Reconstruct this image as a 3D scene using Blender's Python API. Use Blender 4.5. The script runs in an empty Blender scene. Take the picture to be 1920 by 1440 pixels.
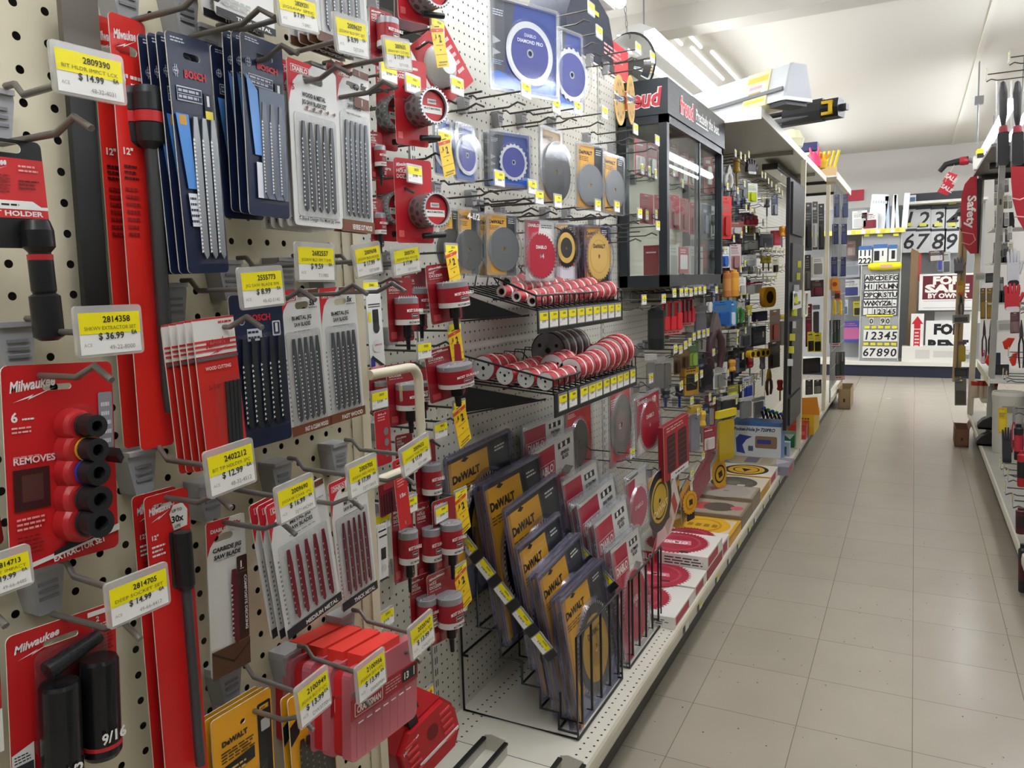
import bpy, math, random
from mathutils import Vector, Matrix
from mathutils.geometry import tessellate_polygon
random.seed(7)
SC = bpy.context.scene; COL = SC.collection
# ---------------------------------------------------------------- camera
FPX = 1451.55; CAMZ = 1.3185
def _axes(yaw, pitch, roll):
    cy, sy = math.cos(yaw), math.sin(yaw)
    f = Vector((sy*math.cos(pitch), cy*math.cos(pitch), math.sin(pitch)))
    r = Vector((cy, -sy, 0)); u = r.cross(f)
    cr, sr = math.cos(roll), math.sin(roll)
    return cr*r+sr*u, -sr*r+cr*u, f
CR, CU, CF = _axes(-0.479616, -0.1293, -0.0297145)
CO = Vector((0, 0, CAMZ))
cam = bpy.data.cameras.new('camera'); camo = bpy.data.objects.new('camera', cam); COL.objects.link(camo)
cam.sensor_fit = 'HORIZONTAL'; cam.sensor_width = 36.0; cam.lens = 36.0*FPX/1920; cam.clip_start = 0.02; cam.clip_end = 60
camo.matrix_world = Matrix(((CR.x, CU.x, -CF.x, 0), (CR.y, CU.y, -CF.y, 0), (CR.z, CU.z, -CF.z, CAMZ), (0, 0, 0, 1)))
SC.camera = camo
SC.view_settings.view_transform = 'Standard'; SC.view_settings.look = 'None'
SC.view_settings.exposure = 0.30; SC.view_settings.gamma = 1.0; SC.view_settings.use_curve_mapping = False
SC.cycles.max_bounces = 7; SC.cycles.diffuse_bounces = 4; SC.cycles.glossy_bounces = 3; SC.cycles.transmission_bounces = 3
SC.cycles.transparent_max_bounces = 14; SC.cycles.caustics_reflective = False; SC.cycles.caustics_refractive = False
W = bpy.data.worlds.new('world'); SC.world = W; W.use_nodes = True
W.node_tree.nodes['Background'].inputs[0].default_value = (0.9, 0.92, 1, 1); W.node_tree.nodes['Background'].inputs[1].default_value = 0.25
LAMP = 23.0                                                    # radiance of the fluorescent lenses
# ---------------------------------------------------------------- where a pixel of the photograph meets a plane of the place
def ray(x, y): return CF + CR*((x-960)/FPX) - CU*((y-720)/FPX)
def onX(x, y, X): d = ray(x, y); return CO + d*(X/d.x)
def onY(x, y, Y): d = ray(x, y); return CO + d*(Y/d.y)
def onZ(x, y, Z): d = ray(x, y); return CO + d*((Z-CAMZ)/d.z)
# ---------------------------------------------------------------- materials
def lin(h):
    h = h.lstrip('#'); c = [int(h[i:i+2], 16)/255 for i in (0, 2, 4)]
    return tuple(v/12.92 if v <= .04045 else ((v+.055)/1.055)**2.4 for v in c)+(1,)
MC = {}
def mat(h, rough=.45, metal=0., emit=0., bump=0., spec=.5):
    k = (h, rough, metal, emit, bump, spec)
    if k in MC: return MC[k]
    m = bpy.data.materials.new('paint_%s' % h.strip('#')); m.use_nodes = True
    n = m.node_tree.nodes; b = n['Principled BSDF']
    b.inputs['Base Color'].default_value = lin(h); b.inputs['Roughness'].default_value = rough; b.inputs['Metallic'].default_value = metal
    b.inputs['Specular IOR Level'].default_value = spec
    if emit: b.inputs['Emission Color'].default_value = lin(h); b.inputs['Emission Strength'].default_value = emit
    if rough > .2:                                             # slight unevenness of sheen
        t = n.new('ShaderNodeTexNoise'); t.inputs['Scale'].default_value = 14; r = n.new('ShaderNodeMapRange')
        r.inputs[3].default_value = rough-.06; r.inputs[4].default_value = rough+.08
        m.node_tree.links.new(t.outputs[0], r.inputs[0]); m.node_tree.links.new(r.outputs[0], b.inputs['Roughness'])
        if bump:
            u = n.new('ShaderNodeBump'); u.inputs['Strength'].default_value = bump; u.inputs['Distance'].default_value = .002
            m.node_tree.links.new(t.outputs[0], u.inputs['Height']); m.node_tree.links.new(u.outputs[0], b.inputs['Normal'])
    MC[k] = m; return m
def clear(name, tint=(1, 1, 1), base=.018, gain=.11, rough=.07, body=0., bodycol='#ffffff'):
    m = bpy.data.materials.new(name); m.use_nodes = True; nt = m.node_tree; n = nt.nodes; n.clear()
    o = n.new('ShaderNodeOutputMaterial'); mx = n.new('ShaderNodeMixShader'); tr = n.new('ShaderNodeBsdfTransparent'); gl = n.new('ShaderNodeBsdfGlossy')
    tr.inputs[0].default_value = (*tint, 1); gl.inputs['Roughness'].default_value = rough; gl.inputs[0].default_value = (.95, .95, .97, 1)
    lw = n.new('ShaderNodeLayerWeight'); lw.inputs[0].default_value = .35
    mr = n.new('ShaderNodeMapRange'); mr.inputs[3].default_value = base; mr.inputs[4].default_value = gain
    nt.links.new(lw.outputs['Facing'], mr.inputs[0]); nt.links.new(mr.outputs[0], mx.inputs[0])
    nt.links.new(tr.outputs[0], mx.inputs[1]); nt.links.new(gl.outputs[0], mx.inputs[2]); last = mx
    if body:
        m2 = n.new('ShaderNodeMixShader'); d = n.new('ShaderNodeBsdfDiffuse'); d.inputs[0].default_value = lin(bodycol); m2.inputs[0].default_value = body
        nt.links.new(mx.outputs[0], m2.inputs[1]); nt.links.new(d.outputs[0], m2.inputs[2]); last = m2
    nt.links.new(last.outputs[0], o.inputs[0]); return m
CLEAR = clear('clear_plastic'); CLEARV = clear('smoky_violet_plastic', (.93, .92, .98), .03, .34, .06, .03, '#8d86b8'); VIOLET = clear('violet_plastic_rim', (.80, .79, .88), .06, .34, .14, .14, '#6f6b88')
CLEARW = clear('frosted_plastic', (1, 1, 1), .05, .4, .15, .35, '#e8e6e0'); RIM = clear('clear_plastic_rim', (.95, .96, .97), .05, .32, .16, .10, '#d0d3d6'); CLEARR = clear('translucent_pink_plastic', (1, .75, .8), .05, .4, .15, .55, '#e0808c')
GLASS = clear('window_glass', (.95, .98, .97), .03, .16, .01)
def pegmat(name, h, pitch, rad, oy=0., oz=0., rough=.5):        # punched sheet: real see-through holes on a grid (object y, z)
    m = bpy.data.materials.new(name); m.use_nodes = True; nt = m.node_tree; n = nt.nodes; L = nt.links.new; b = n['Principled BSDF']; o = n['Material Output']
    b.inputs['Base Color'].default_value = lin(h); b.inputs['Roughness'].default_value = rough
    tc = n.new('ShaderNodeTexCoord'); sp = n.new('ShaderNodeSeparateXYZ'); L(tc.outputs['Object'], sp.inputs[0])
    def M(op, a, c=None):
        q = n.new('ShaderNodeMath'); q.operation = op
        for i, v in enumerate((a, c)):
            if v is None: continue
            if isinstance(v, (int, float)): q.inputs[i].default_value = v
            else: L(v, q.inputs[i])
        return q.outputs[0]
    d = []
    for ax, off in ((1, oy), (2, oz)):
        f = M('FRACT', M('ADD', M('DIVIDE', M('SUBTRACT', sp.outputs[ax], off), pitch), 100.5)); d.append(M('POWER', M('MULTIPLY', M('SUBTRACT', f, .5), pitch), 2))
    r = M('LESS_THAN', M('SQRT', M('ADD', d[0], d[1])), rad)
    tr = n.new('ShaderNodeBsdfTransparent'); mx = n.new('ShaderNodeMixShader'); L(r, mx.inputs[0]); L(b.outputs[0], mx.inputs[1]); L(tr.outputs[0], mx.inputs[2]); L(mx.outputs[0], o.inputs[0])
    return m
# ---------------------------------------------------------------- mesh builder: one builder = one mesh object
TXT = {}
def textmesh(s, bold=0., shear=0., space=1.):
    k = (s, bold, shear, space)
    if k in TXT: return TXT[k]
    c = bpy.data.curves.new('lettering', 'FONT'); c.body = s; c.size = 1; c.offset = bold; c.shear = shear; c.resolution_u = 2; c.space_character = space
    o = bpy.data.objects.new('lettering', c); COL.objects.link(o)
    me = bpy.data.meshes.new_from_object(o.evaluated_get(bpy.context.evaluated_depsgraph_get()))
    vs = [(v.co.x, v.co.y) for v in me.vertices]; fs = [tuple(p.vertices) for p in me.polygons]
    bpy.data.objects.remove(o); bpy.data.curves.remove(c); bpy.data.meshes.remove(me)
    if not vs: vs, fs = [(0, 0), (.01, 0), (0, .01)], [(0, 1, 2)]
    x0 = min(v[0] for v in vs); x1 = max(v[0] for v in vs)
    TXT[k] = ([((x-x0), y/.7) for x, y in vs], fs, (x1-x0)); return TXT[k]
def rrect(x0, z0, x1, z1, r=.004, n=3, corners=(1, 1, 1, 1)):   # counter-clockwise from lower left
    out = []; r = min(r, abs(x1-x0)/2.01, abs(z1-z0)/2.01)
    for i, (cx, cz, a) in enumerate(((x0+r, z0+r, 180), (x1-r, z0+r, 270), (x1-r, z1-r, 0), (x0+r, z1-r, 90))):
        if not corners[i]: out.append(((x0, z0), (x1, z0), (x1, z1), (x0, z1))[i]); continue
        for k in range(n+1):
            t = math.radians(a+90*k/n); out.append((cx+r*math.cos(t), cz+r*math.sin(t)))
    return out
def circ(cx, cz, r, n=24, rz=None, ph=0): rz = rz or r; return [(cx+r*math.cos(2*math.pi*k/n+ph), cz+rz*math.sin(2*math.pi*k/n+ph)) for k in range(n)]
def gear(cx, cz, r, teeth, d=.06):
    out = []
    for k in range(teeth):
        a = 2*math.pi*k/teeth; s = 2*math.pi/teeth
        for f, rr in ((0, r), (.35, r), (.5, r*(1-d)), (.95, r*(1-d*.7))): out.append((cx+rr*math.cos(a+f*s), cz+rr*math.sin(a+f*s)))
    return out
class MB:
    def __init__(s): s.v = []; s.f = []; s.m = []; s.sm = []; s.mats = []; s.T = Matrix()
    def mi(s, m):
        if isinstance(m, str): m = mat(m)
        if m not in s.mats: s.mats.append(m)
        return s.mats.index(m)
    def add(s, vs, fs, m, smooth=False):
        b = len(s.v); k = s.mi(m); T = s.T
        s.v += [tuple(T @ Vector(v)) for v in vs]
        for f in fs: s.f.append(tuple(b+i for i in f)); s.m.append(k); s.sm.append(smooth)
        return s
    def box(s, x0, x1, y0, y1, z0, z1, m):
        v = [(x, y, z) for x in (x0, x1) for y in (y0, y1) for z in (z0, z1)]
        return s.add(v, [(0, 1, 3, 2), (4, 6, 7, 5), (0, 4, 5, 1), (2, 3, 7, 6), (0, 2, 6, 4), (1, 5, 7, 3)], m)
    def prism(s, p, y0, y1, m, side=None, holes=(), back=None, smooth=False):   # outline in x,z pushed along y; y0 is the front
        loops = [p]+list(holes); flat = [q for l in loops for q in l]; n = len(flat)
        if holes: tri = [tuple(t) for t in tessellate_polygon([[Vector((x, z, 0)) for x, z in l] for l in loops])]
        else: tri = [tuple(range(n))]
        fr = [(x, y0, z) for x, z in flat]; bk = [(x, y1, z) for x, z in flat]
        s.add(fr, tri, m); s.add(bk, [t[::-1] for t in tri], back or side or m)
        sd = []; b = 0
        for l in loops:
            k = len(l); sd += [(b+i, b+(i+1) % k, n+b+(i+1) % k, n+b+i) for i in range(k)]; b += k
        return s.add(fr+bk, sd, side or m, smooth)
    def flat(s, p, y, m): return s.add([(x, y, z) for x, z in p], [tuple(range(len(p)))], m)
    def rect(s, x0, z0, x1, z1, y, m): return s.flat([(x0, z0), (x1, z0), (x1, z1), (x0, z1)], y, m)
    def text(s, t, x, z, h, y, m, bold=.0, w=None, al='l', shear=0., rot=0., space=1.):
        vs, fs, tw = textmesh(t, bold, shear, space); k = (w/tw) if w else h/.7
        if not w: w = tw*k
        ox = {'l': 0, 'c': -w/2, 'r': -w}[al]; c, q = math.cos(rot), math.sin(rot)
        return s.add([(x+(px*k+ox)*c-pz*h*q, y, z+(px*k+ox)*q+pz*h*c) for px, pz in vs], fs, m)
    def tube(s, pts, r, m, n=6, cap=True, closed=False):
        P = [Vector(p) for p in pts]; k = len(P); vs = []; up = None
        for i, p in enumerate(P):
            if closed: t = P[(i+1) % k]-P[i-1]
            else: t = P[min(i+1, k-1)]-P[max(i-1, 0)]
            t.normalize()
            if up is None or abs(up.dot(t)) > .999: up = Vector((0, 0, 1)) if abs(t.z) < .9 else Vector((1, 0, 0))
            a = t.cross(up).normalized(); b2 = a.cross(t).normalized(); up = b2
            rr = r[i] if isinstance(r, (list, tuple)) else r
            vs += [tuple(p+a*rr*math.cos(2*math.pi*j/n)+b2*rr*math.sin(2*math.pi*j/n)) for j in range(n)]
        fs = [(i*n+j, i*n+(j+1) % n, ((i+1) % k)*n+(j+1) % n, ((i+1) % k)*n+j) for i in range(k if closed else k-1) for j in range(n)]
        s.add(vs, fs, m, True)
        if cap and not closed: s.add(vs, [tuple(range(n))[::-1], tuple(range((k-1)*n, k*n))], m)
        return s
    def lathe(s, prof, m, n=16, axis='z', c=(0, 0, 0), smooth=True, mats=None, cap=True):   # prof: (radius, height)
        vs = []
        for r, h in prof:
            for j in range(n):
                a = 2*math.pi*j/n; u, w = r*math.cos(a), r*math.sin(a)
                vs.append({'z': (c[0]+u, c[1]+w, c[2]+h), 'x': (c[0]+h, c[1]+u, c[2]+w), 'y': (c[0]+u, c[1]+h, c[2]+w)}[axis])
        for i in range(len(prof)-1):
            s.add(vs[i*n:(i+2)*n], [(j, (j+1) % n, n+(j+1) % n, n+j) for j in range(n)], mats[i] if mats else m, smooth)
        for i, e in ((0, mats[0] if mats else m), (len(prof)-1, mats[-1] if mats else m)):
            if cap and prof[i][0] > 1e-5: s.add(vs[i*n:(i+1)*n], [tuple(range(n))[::(1 if i else -1)]], e)
        return s
    def build(s, name, parent=None, loc=None, M=None):
        me = bpy.data.meshes.new(name); me.from_pydata(s.v, [], s.f)
        for m in s.mats: me.materials.append(m)
        me.polygons.foreach_set('material_index', s.m); me.polygons.foreach_set('use_smooth', s.sm); me.update()
        o = bpy.data.objects.new(name, me); COL.objects.link(o)
        if parent: o.parent = parent
        if loc is not None: o.location = loc
        if M is not None: o.matrix_world = M
        return o
LABELS = {}
def tag(o, label, cat, group=None, kind=None):
    if label: o['label'] = label
    if cat: o['category'] = cat
    if group: o['group'] = group
    if kind: o['kind'] = kind
    return o
def thing(name, label, cat, M=None, group=None, loc=None):
    o = bpy.data.objects.new(name, None); COL.objects.link(o); o.empty_display_size = .02
    if M is not None: o.matrix_world = M
    if loc is not None: o.location = loc
    return tag(o, label, cat, group)
def struct(o): o['kind'] = 'structure'; return o
KIDS = {}
def dup(o, M=None, label=None, group=None, parent=None):           # a copy of a thing with copies of its parts and sub-parts
    c = o.copy(); COL.objects.link(c)
    if parent is not None: c.parent = parent
    if label: c['label'] = label
    if group: c['group'] = group
    if M is not None: c.matrix_world = M
    for ch in list(o.children): dup(ch, None, None, None, c)
    return c
def frame(p, yaw=0., roll=0., pitch=0., face=1):                   # local x = to the right for someone facing it, z up, -y out of the shelf; face 1: left run, -1: right run, 0: far wall
    base = {1: math.pi/2, -1: -math.pi/2, 0: 0.}[face]
    return Matrix.Translation(p) @ Matrix.Rotation(base-yaw, 4, 'Z') @ Matrix.Rotation(pitch, 4, 'X') @ Matrix.Rotation(-roll, 4, 'Y')
def quad(tl, tr, br, bl, X, yaw=0., Y=None):                       # pose, width and height of an upright card seen at four pixels, its middle in the plane X (or Y)
    cx = sum(p[0] for p in (tl, tr, br, bl))/4; cy = sum(p[1] for p in (tl, tr, br, bl))/4
    C = onX(cx, cy, X) if Y is None else onY(cx, cy, Y)
    nrm = (Vector((math.cos(yaw), -math.sin(yaw), 0)) if Y is None else Vector((0, -1, 0)))
    P = []
    for p in (tl, tr, br, bl):
        d = ray(*p); P.append(CO+d*((C-CO).dot(nrm)/d.dot(nrm)))
    u = (P[1]-P[0]+P[2]-P[3])/2; v = (P[0]-P[3]+P[1]-P[2])/2; w, h = u.length, v.length
    z = (v/h).normalized(); y = -nrm; x = y.cross(z).normalized()
    C = sum(P, Vector())/4
    M = Matrix(((x.x, y.x, z.x, C.x), (x.y, y.y, z.y, C.y), (x.z, y.z, z.z, C.z), (0, 0, 0, 1)))
    return M, w, h
# ================================================================ the setting
XB, XL, XK, ZD, XP = -1.046, -.645, -.70, .186, -.635               # left run: peg wall, deck lip, kick plate, deck height; plane of the sliding panel
XR, RB = .42, .83                                                    # right run: lip and peg wall
ZC, YF, FY = 2.95, 11.92, 10.85                                      # ceiling, far wall, face of the far wall unit
CREAM, WHITE, STEEL, DARK = mat('#d8cfb4', .42), mat('#d9d7cd', .45), mat('#8d8a84', .38, .7), mat('#2b2b28', .5)
BLACK = mat('#17181a', .38); WIRE = mat('#141416', .35); GREY = mat('#8e8f90', .45)
def floor_mat():
    m = bpy.data.materials.new('vinyl_floor_tiles'); m.use_nodes = True; nt = m.node_tree; n = nt.nodes; L = nt.links.new; b = n['Principled BSDF']
    tc = n.new('ShaderNodeTexCoord'); mp = n.new('ShaderNodeMapping'); L(tc.outputs['Object'], mp.inputs[0])
    mp.inputs['Location'].default_value = (-.0376/.3048+.0, -2.2641/.3048, 0); mp.inputs['Scale'].default_value = (1/.3048, 1/.3048, 1)
    br = n.new('ShaderNodeTexBrick'); br.offset = 0; br.squash = 1; L(mp.outputs[0], br.inputs[0])
    for k, v in (('Scale', 1), ('Mortar Size', .0048), ('Mortar Smooth', .3), ('Bias', -.1), ('Brick Width', 1), ('Row Height', 1)): br.inputs[k].default_value = v
    br.inputs['Color1'].default_value = lin('#b3a999'); br.inputs['Color2'].default_value = lin('#afa595'); br.inputs['Mortar'].default_value = lin('#827969')
    n1 = n.new('ShaderNodeTexNoise'); n1.inputs['Scale'].default_value = 3.5; n1.inputs['Detail'].default_value = 6; L(tc.outputs['Object'], n1.inputs[0])
    mx = n.new('ShaderNodeMix'); mx.data_type = 'RGBA'; mx.blend_type = 'MULTIPLY'; r1 = n.new('ShaderNodeMapRange'); r1.inputs[3].default_value = .0; r1.inputs[4].default_value = .22
    L(n1.outputs[0], r1.inputs[0]); L(r1.outputs[0], mx.inputs[0]); L(br.outputs[0], mx.inputs[6]); mx.inputs[7].default_value = lin('#8f8672')
    vo = n.new('ShaderNodeTexVoronoi'); vo.inputs['Scale'].default_value = 34; L(tc.outputs['Object'], vo.inputs[0])          # black and pale chips in the vinyl
    n2 = n.new('ShaderNodeTexNoise'); n2.inputs['Scale'].default_value = 90; L(tc.outputs['Object'], n2.inputs[0])
    ad = n.new('ShaderNodeMath'); ad.operation = 'MULTIPLY_ADD'; L(n2.outputs[0], ad.inputs[0]); ad.inputs[1].default_value = .10; L(vo.outputs['Distance'], ad.inputs[2])
    lt = n.new('ShaderNodeMath'); lt.operation = 'LESS_THAN'; L(ad.outputs[0], lt.inputs[0]); lt.inputs[1].default_value = .125
    sc = n.new('ShaderNodeSeparateColor'); L(vo.outputs['Color'], sc.inputs[0]); g = n.new('ShaderNodeMath'); g.operation = 'GREATER_THAN'; L(sc.outputs[0], g.inputs[0]); g.inputs[1].default_value = .70
    an = n.new('ShaderNodeMath'); an.operation = 'MULTIPLY'; L(lt.outputs[0], an.inputs[0]); L(g.outputs[0], an.inputs[1])
    m2 = n.new('ShaderNodeMix'); m2.data_type = 'RGBA'; L(an.outputs[0], m2.inputs[0]); L(mx.outputs[2], m2.inputs[6]); m2.inputs[7].default_value = lin('#3a342c')
    L(m2.outputs[2], b.inputs['Base Color'])
    r2 = n.new('ShaderNodeMapRange'); L(n1.outputs[0], r2.inputs[0]); r2.inputs[3].default_value = .20; r2.inputs[4].default_value = .30; L(r2.outputs[0], b.inputs['Roughness'])
    n3 = n.new('ShaderNodeTexNoise'); n3.inputs['Scale'].default_value = 9; L(tc.outputs['Object'], n3.inputs[0])
    bu = n.new('ShaderNodeBump'); bu.inputs['Strength'].default_value = .015; bu.inputs['Distance'].default_value = .001; L(n3.outputs[0], bu.inputs['Height']); L(bu.outputs[0], b.inputs['Normal'])
    b.inputs['Specular IOR Level'].default_value = .6
    return m
RX0, RX1, RY0 = -3.6, 3.0, -2.6
struct(MB().box(RX0, RX1, RY0, YF, -.05, 0, floor_mat()).build('floor'))
struct(MB().box(RX0, RX1, RY0, YF, ZC, ZC+.06, mat('#dcd8ce', .9, bump=.2)).build('ceiling'))
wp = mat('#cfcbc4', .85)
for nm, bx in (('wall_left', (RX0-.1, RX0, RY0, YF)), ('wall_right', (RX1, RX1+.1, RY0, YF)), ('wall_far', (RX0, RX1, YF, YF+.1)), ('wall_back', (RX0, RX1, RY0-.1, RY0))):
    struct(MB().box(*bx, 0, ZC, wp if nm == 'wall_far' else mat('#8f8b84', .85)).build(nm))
struct(MB().box(RX0, RX1, 4.86, 5.06, ZC-.13, ZC, mat('#c9c4ba', .85)).build('trim_1'))            # boxed beam across the ceiling
struct(MB().box(.365, .395, -2, YF, ZC-.012, ZC, mat('#e0dbcf', .8)).build('trim_2'))             # batten over a ceiling joint
# ---- fluorescent fixtures
LENS = mat('#f4f8ff', .5, emit=LAMP); HOUS = mat('#e9e9e6', .4)
def fixture(x, y0, y1, z, label):
    t = thing('fluorescent_fixture', label, 'ceiling light', loc=(x, (y0+y1)/2, z), group='suspended fluorescent fixtures'); h = (y1-y0)/2
    MB().prism([(-.045, -.03), (.045, -.03), (.05, .014), (.105, .022), (.03, .06), (-.03, .06), (-.105, .022), (-.05, .014)], -h, h, HOUS).build('housing', t)
    b = MB()
    for s in (-1, 1): b.prism(circ(s*.082, -.012, .026, 10), -h+.02, h-.02, LENS)
    b.build('tube_lens', t)
    for yy in (-h+.15, h-.15): MB().tube([(0, yy, .06), (0, yy, ZC-z)], .005, GREY, 5).build('hanger_rod', t)
for i, (x, y0, y1, z, l) in enumerate([
    (-1.33, 1.2, 3.62, 2.6, 'bright fluorescent fixture above the blue blade packs, its end cut by the top edge'),
    (-1.36, 4.15, 7.6, 2.6, 'long bright fluorescent strip rising behind the black glass case'),
    (-1.36, -1.6, .9, 2.6, 'fluorescent fixture over the left shelving beside the photographer'),
    (-1.36, 8.0, 10.8, 2.6, 'fluorescent fixture over the far end of the left shelving'),
    (.15, -1.9, .6, 2.6, 'unseen fluorescent fixture placed for steep light over the aisle beside the photographer'),  # out of view, set over the aisle for steeper light on the shelves
    (-.28, 1.1, 3.3, 2.6, 'unseen fluorescent fixture placed for steep light over the near end of the aisle'),  # also out of view, shifted towards the left shelves to steepen their light
    (.80, 3.8, 6.4, 2.6, 'fluorescent fixture over the middle of the right shelving'),
    (.70, 7.3, 10.2, 2.6, 'bright fluorescent strip behind the hanging hand tools at the right edge'),
    (-2.5, 8.2, 11.4, 2.6, 'unseen fluorescent fixture added to brighten the left end of the far cross aisle'), (1.95, 7.6, 11.4, 2.6, 'unseen fluorescent fixture added to brighten the right end of the far cross aisle'),  # both out of view, added to brighten the far floor and wall
    (2.3, 0, 7.2, 2.6, 'unseen long fluorescent strip added for ambient light over the next aisle to the right'),  # unseen row, put in for ambient light
    (-3.0, 0, 7.6, 2.6, 'unseen long fluorescent strip added for ambient light over the next aisle to the left')]): fixture(x, y0, y1, z, l)  # unseen row on the other side, also put in for ambient light
CEIL_GLOW = mat('#f4f6f4', .5, emit=.75)  # glowing bars imitate fixture light leaking onto the ceiling, not lamps
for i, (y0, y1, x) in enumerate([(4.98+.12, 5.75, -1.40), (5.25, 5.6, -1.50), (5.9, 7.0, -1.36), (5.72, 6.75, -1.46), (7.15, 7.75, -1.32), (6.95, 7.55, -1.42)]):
    tag(MB().prism(circ(x, ZC-.012, .012, 8), y0, y1, CEIL_GLOW).build('ceiling_glow_bar'), 'slim glowing bar standing in for light leaked onto the ceiling behind the beam', 'ceiling light', 'glow bars imitating leaked light on the ceiling')
# ---- left run of shelving
PEGB = pegmat('white_pegboard', '#d6d3c6', .0254, .0030); PEGC = pegmat('cream_pegboard', '#dcd3b6', .0254, .0034, .0118, -.0008)
def deckmat(xs):
    m = bpy.data.materials.new('perforated_deck'); m.use_nodes = True; nt = m.node_tree; n = nt.nodes; L = nt.links.new; b = n['Principled BSDF']; o = n['Material Output']
    b.inputs['Base Color'].default_value = lin('#dcd7c8'); b.inputs['Roughness'].default_value = .42
    sp = n.new('ShaderNodeSeparateXYZ'); tc = n.new('ShaderNodeTexCoord'); L(tc.outputs['Object'], sp.inputs[0])
    def M(op, a, c=None):
        q = n.new('ShaderNodeMath'); q.operation = op
        for i, v in enumerate((a, c)):
            if v is None: continue
            if isinstance(v, (int, float)): q.inputs[i].default_value = v
            else: L(v, q.inputs[i])
        return q.outputs[0]
    f = M('MULTIPLY', M('SUBTRACT', M('FRACT', M('ADD', M('DIVIDE', M('SUBTRACT', sp.outputs[1], 2.3372), .0254), 100.5)), .5), .0254); f2 = M('POWER', f, 2); dx = None
    for x in xs:
        a = M('ABSOLUTE', M('SUBTRACT', sp.outputs[0], x)); dx = a if dx is None else M('MINIMUM', dx, a)
    r = M('LESS_THAN', M('SQRT', M('ADD', f2, M('POWER', dx, 2))), .0031)
    tr = n.new('ShaderNodeBsdfTransparent'); mx = n.new('ShaderNodeMixShader'); L(r, mx.inputs[0]); L(b.outputs[0], mx.inputs[1]); L(tr.outputs[0], mx.inputs[2]); L(mx.outputs[0], o.inputs[0])
    return m
DECKL = deckmat((-.6615, -.6877, -1.005, -.979)); DECKM = mat('#dcd7c8', .42); LIP = mat('#cfc8b4', .4); KICK = mat('#4a4740', .5); LIPW = mat('#e6e2d2', .4)
SE = [-.91, .31, 1.53, 2.75, 3.97, 5.19, 6.41, 7.63]
SN = ['first', 'second', 'third', 'fourth', 'fifth', 'sixth', 'seventh']
SD = ['nearest the photographer, hidden by the cream panel', 'behind the cream sliding panel and the red hole saw packs', 'behind the blue blade packs and the black wire trays', 'behind the black glass display case', 'with crowded hand tools under the canopy shelf', 'beside the dark sliding panel with a pale handle', 'at the far end beyond the tall pale post']
for i in range(7):
    y0, y1 = SE[i], SE[i+1]; t = thing('shelving_section', 'cream shelving section '+SD[i], 'shelving', group='left shelving run', loc=(0, 0, 0))
    b = MB(); zt = 2.085
    b.add([(XB, y0+.026, ZD), (XB, y1-.002, ZD), (XB, y1-.002, zt), (XB, y0+.026, zt)], [(0, 1, 2, 3)], PEGB)
    b.box(XB-.022, XB-.018, y0+.001, y1-.001, 0, zt, mat('#55524a', .7)); b.build('peg_wall', t)
    b = MB(); b.box(XB-.017, XB+.004, y0+.001, y0+.025, 0, zt-.001, WHITE)
    for k in range(62):
        for s in (-.004, .004): b.add([(XB+.0045, y0+.013+s-.0017, .25+k*.03), (XB+.0045, y0+.013+s+.0017, .25+k*.03), (XB+.0045, y0+.013+s+.0017, .268+k*.03), (XB+.0045, y0+.013+s-.0017, .268+k*.03)], [(0, 1, 2, 3)], DARK)
    b.build('slotted_upright', t)
    b = MB(); b.add([(XB, y0+.001, ZD), (XL-.004, y0+.001, ZD), (XL-.004, y1-.001, ZD), (XB, y1-.001, ZD)], [(0, 1, 2, 3)], DECKL)
    b.box(XB, XL-.01, y0+.001, y1-.001, ZD-.03, ZD-.026, DARK); b.build('base_deck', t)
    b = MB(); b.prism([(XL-.0045, .1865), (XL, .181), (XL+.002, .170), (XL+.002, .150), (XL, .141), (XL-.012, .141), (XL-.012, .18)], y0+.0006, y1-.0006, LIP).build('price_rail', t)
    MB().box(XK-.012, XK, y0, y1, 0.001, .1415, KICK).build('kick_plate', t)
    b = MB().box(XB-.022, XB+.004, y0+.001, y1-.001, zt, zt+.008, WHITE); b.build('top_cap', t)
# ---- canopy shelf on the far sections
t = thing('canopy_shelf', 'long white overhead shelf above the crowded hand tools, its underside in shade', 'shelf', loc=(0, 0, 0))
b = MB()
for y0, y1 in ((3.90, 5.19), (5.195, 6.41), (6.415, 6.93)): b.box(XB+.006, -.672, y0, y1, 2.085, 2.1, mat('#d3cfc4', .4)); b.box(XB+.05, -.70, y0+.02, y0+.05, 2.06, 2.085, mat('#c4c0b4', .4))
b.build('shelf_plate', t); MB().box(-.672, -.664, 3.90, 6.93, 2.062, 2.106, mat('#e2dfd6', .35)).build('front_lip', t)
MB().box(XB+.006, -.664, 3.894, 3.8995, 2.05, 2.106, mat('#e2dfd6', .35)).build('end_plate', t)
t = thing('canopy_light_strip', 'dark channel with a lit end hanging under the canopy shelf near its far end', 'light', loc=(0, 0, 0))
MB().box(-.93, -.83, 5.5, 6.9, 2.02, 2.058, mat('#3b3a36', .5)).build('channel', t); MB().box(-.92, -.84, 5.52, 6.88, 2.016, 2.020, mat('#f6f4ea', .5)).build('diffuser', t)
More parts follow.
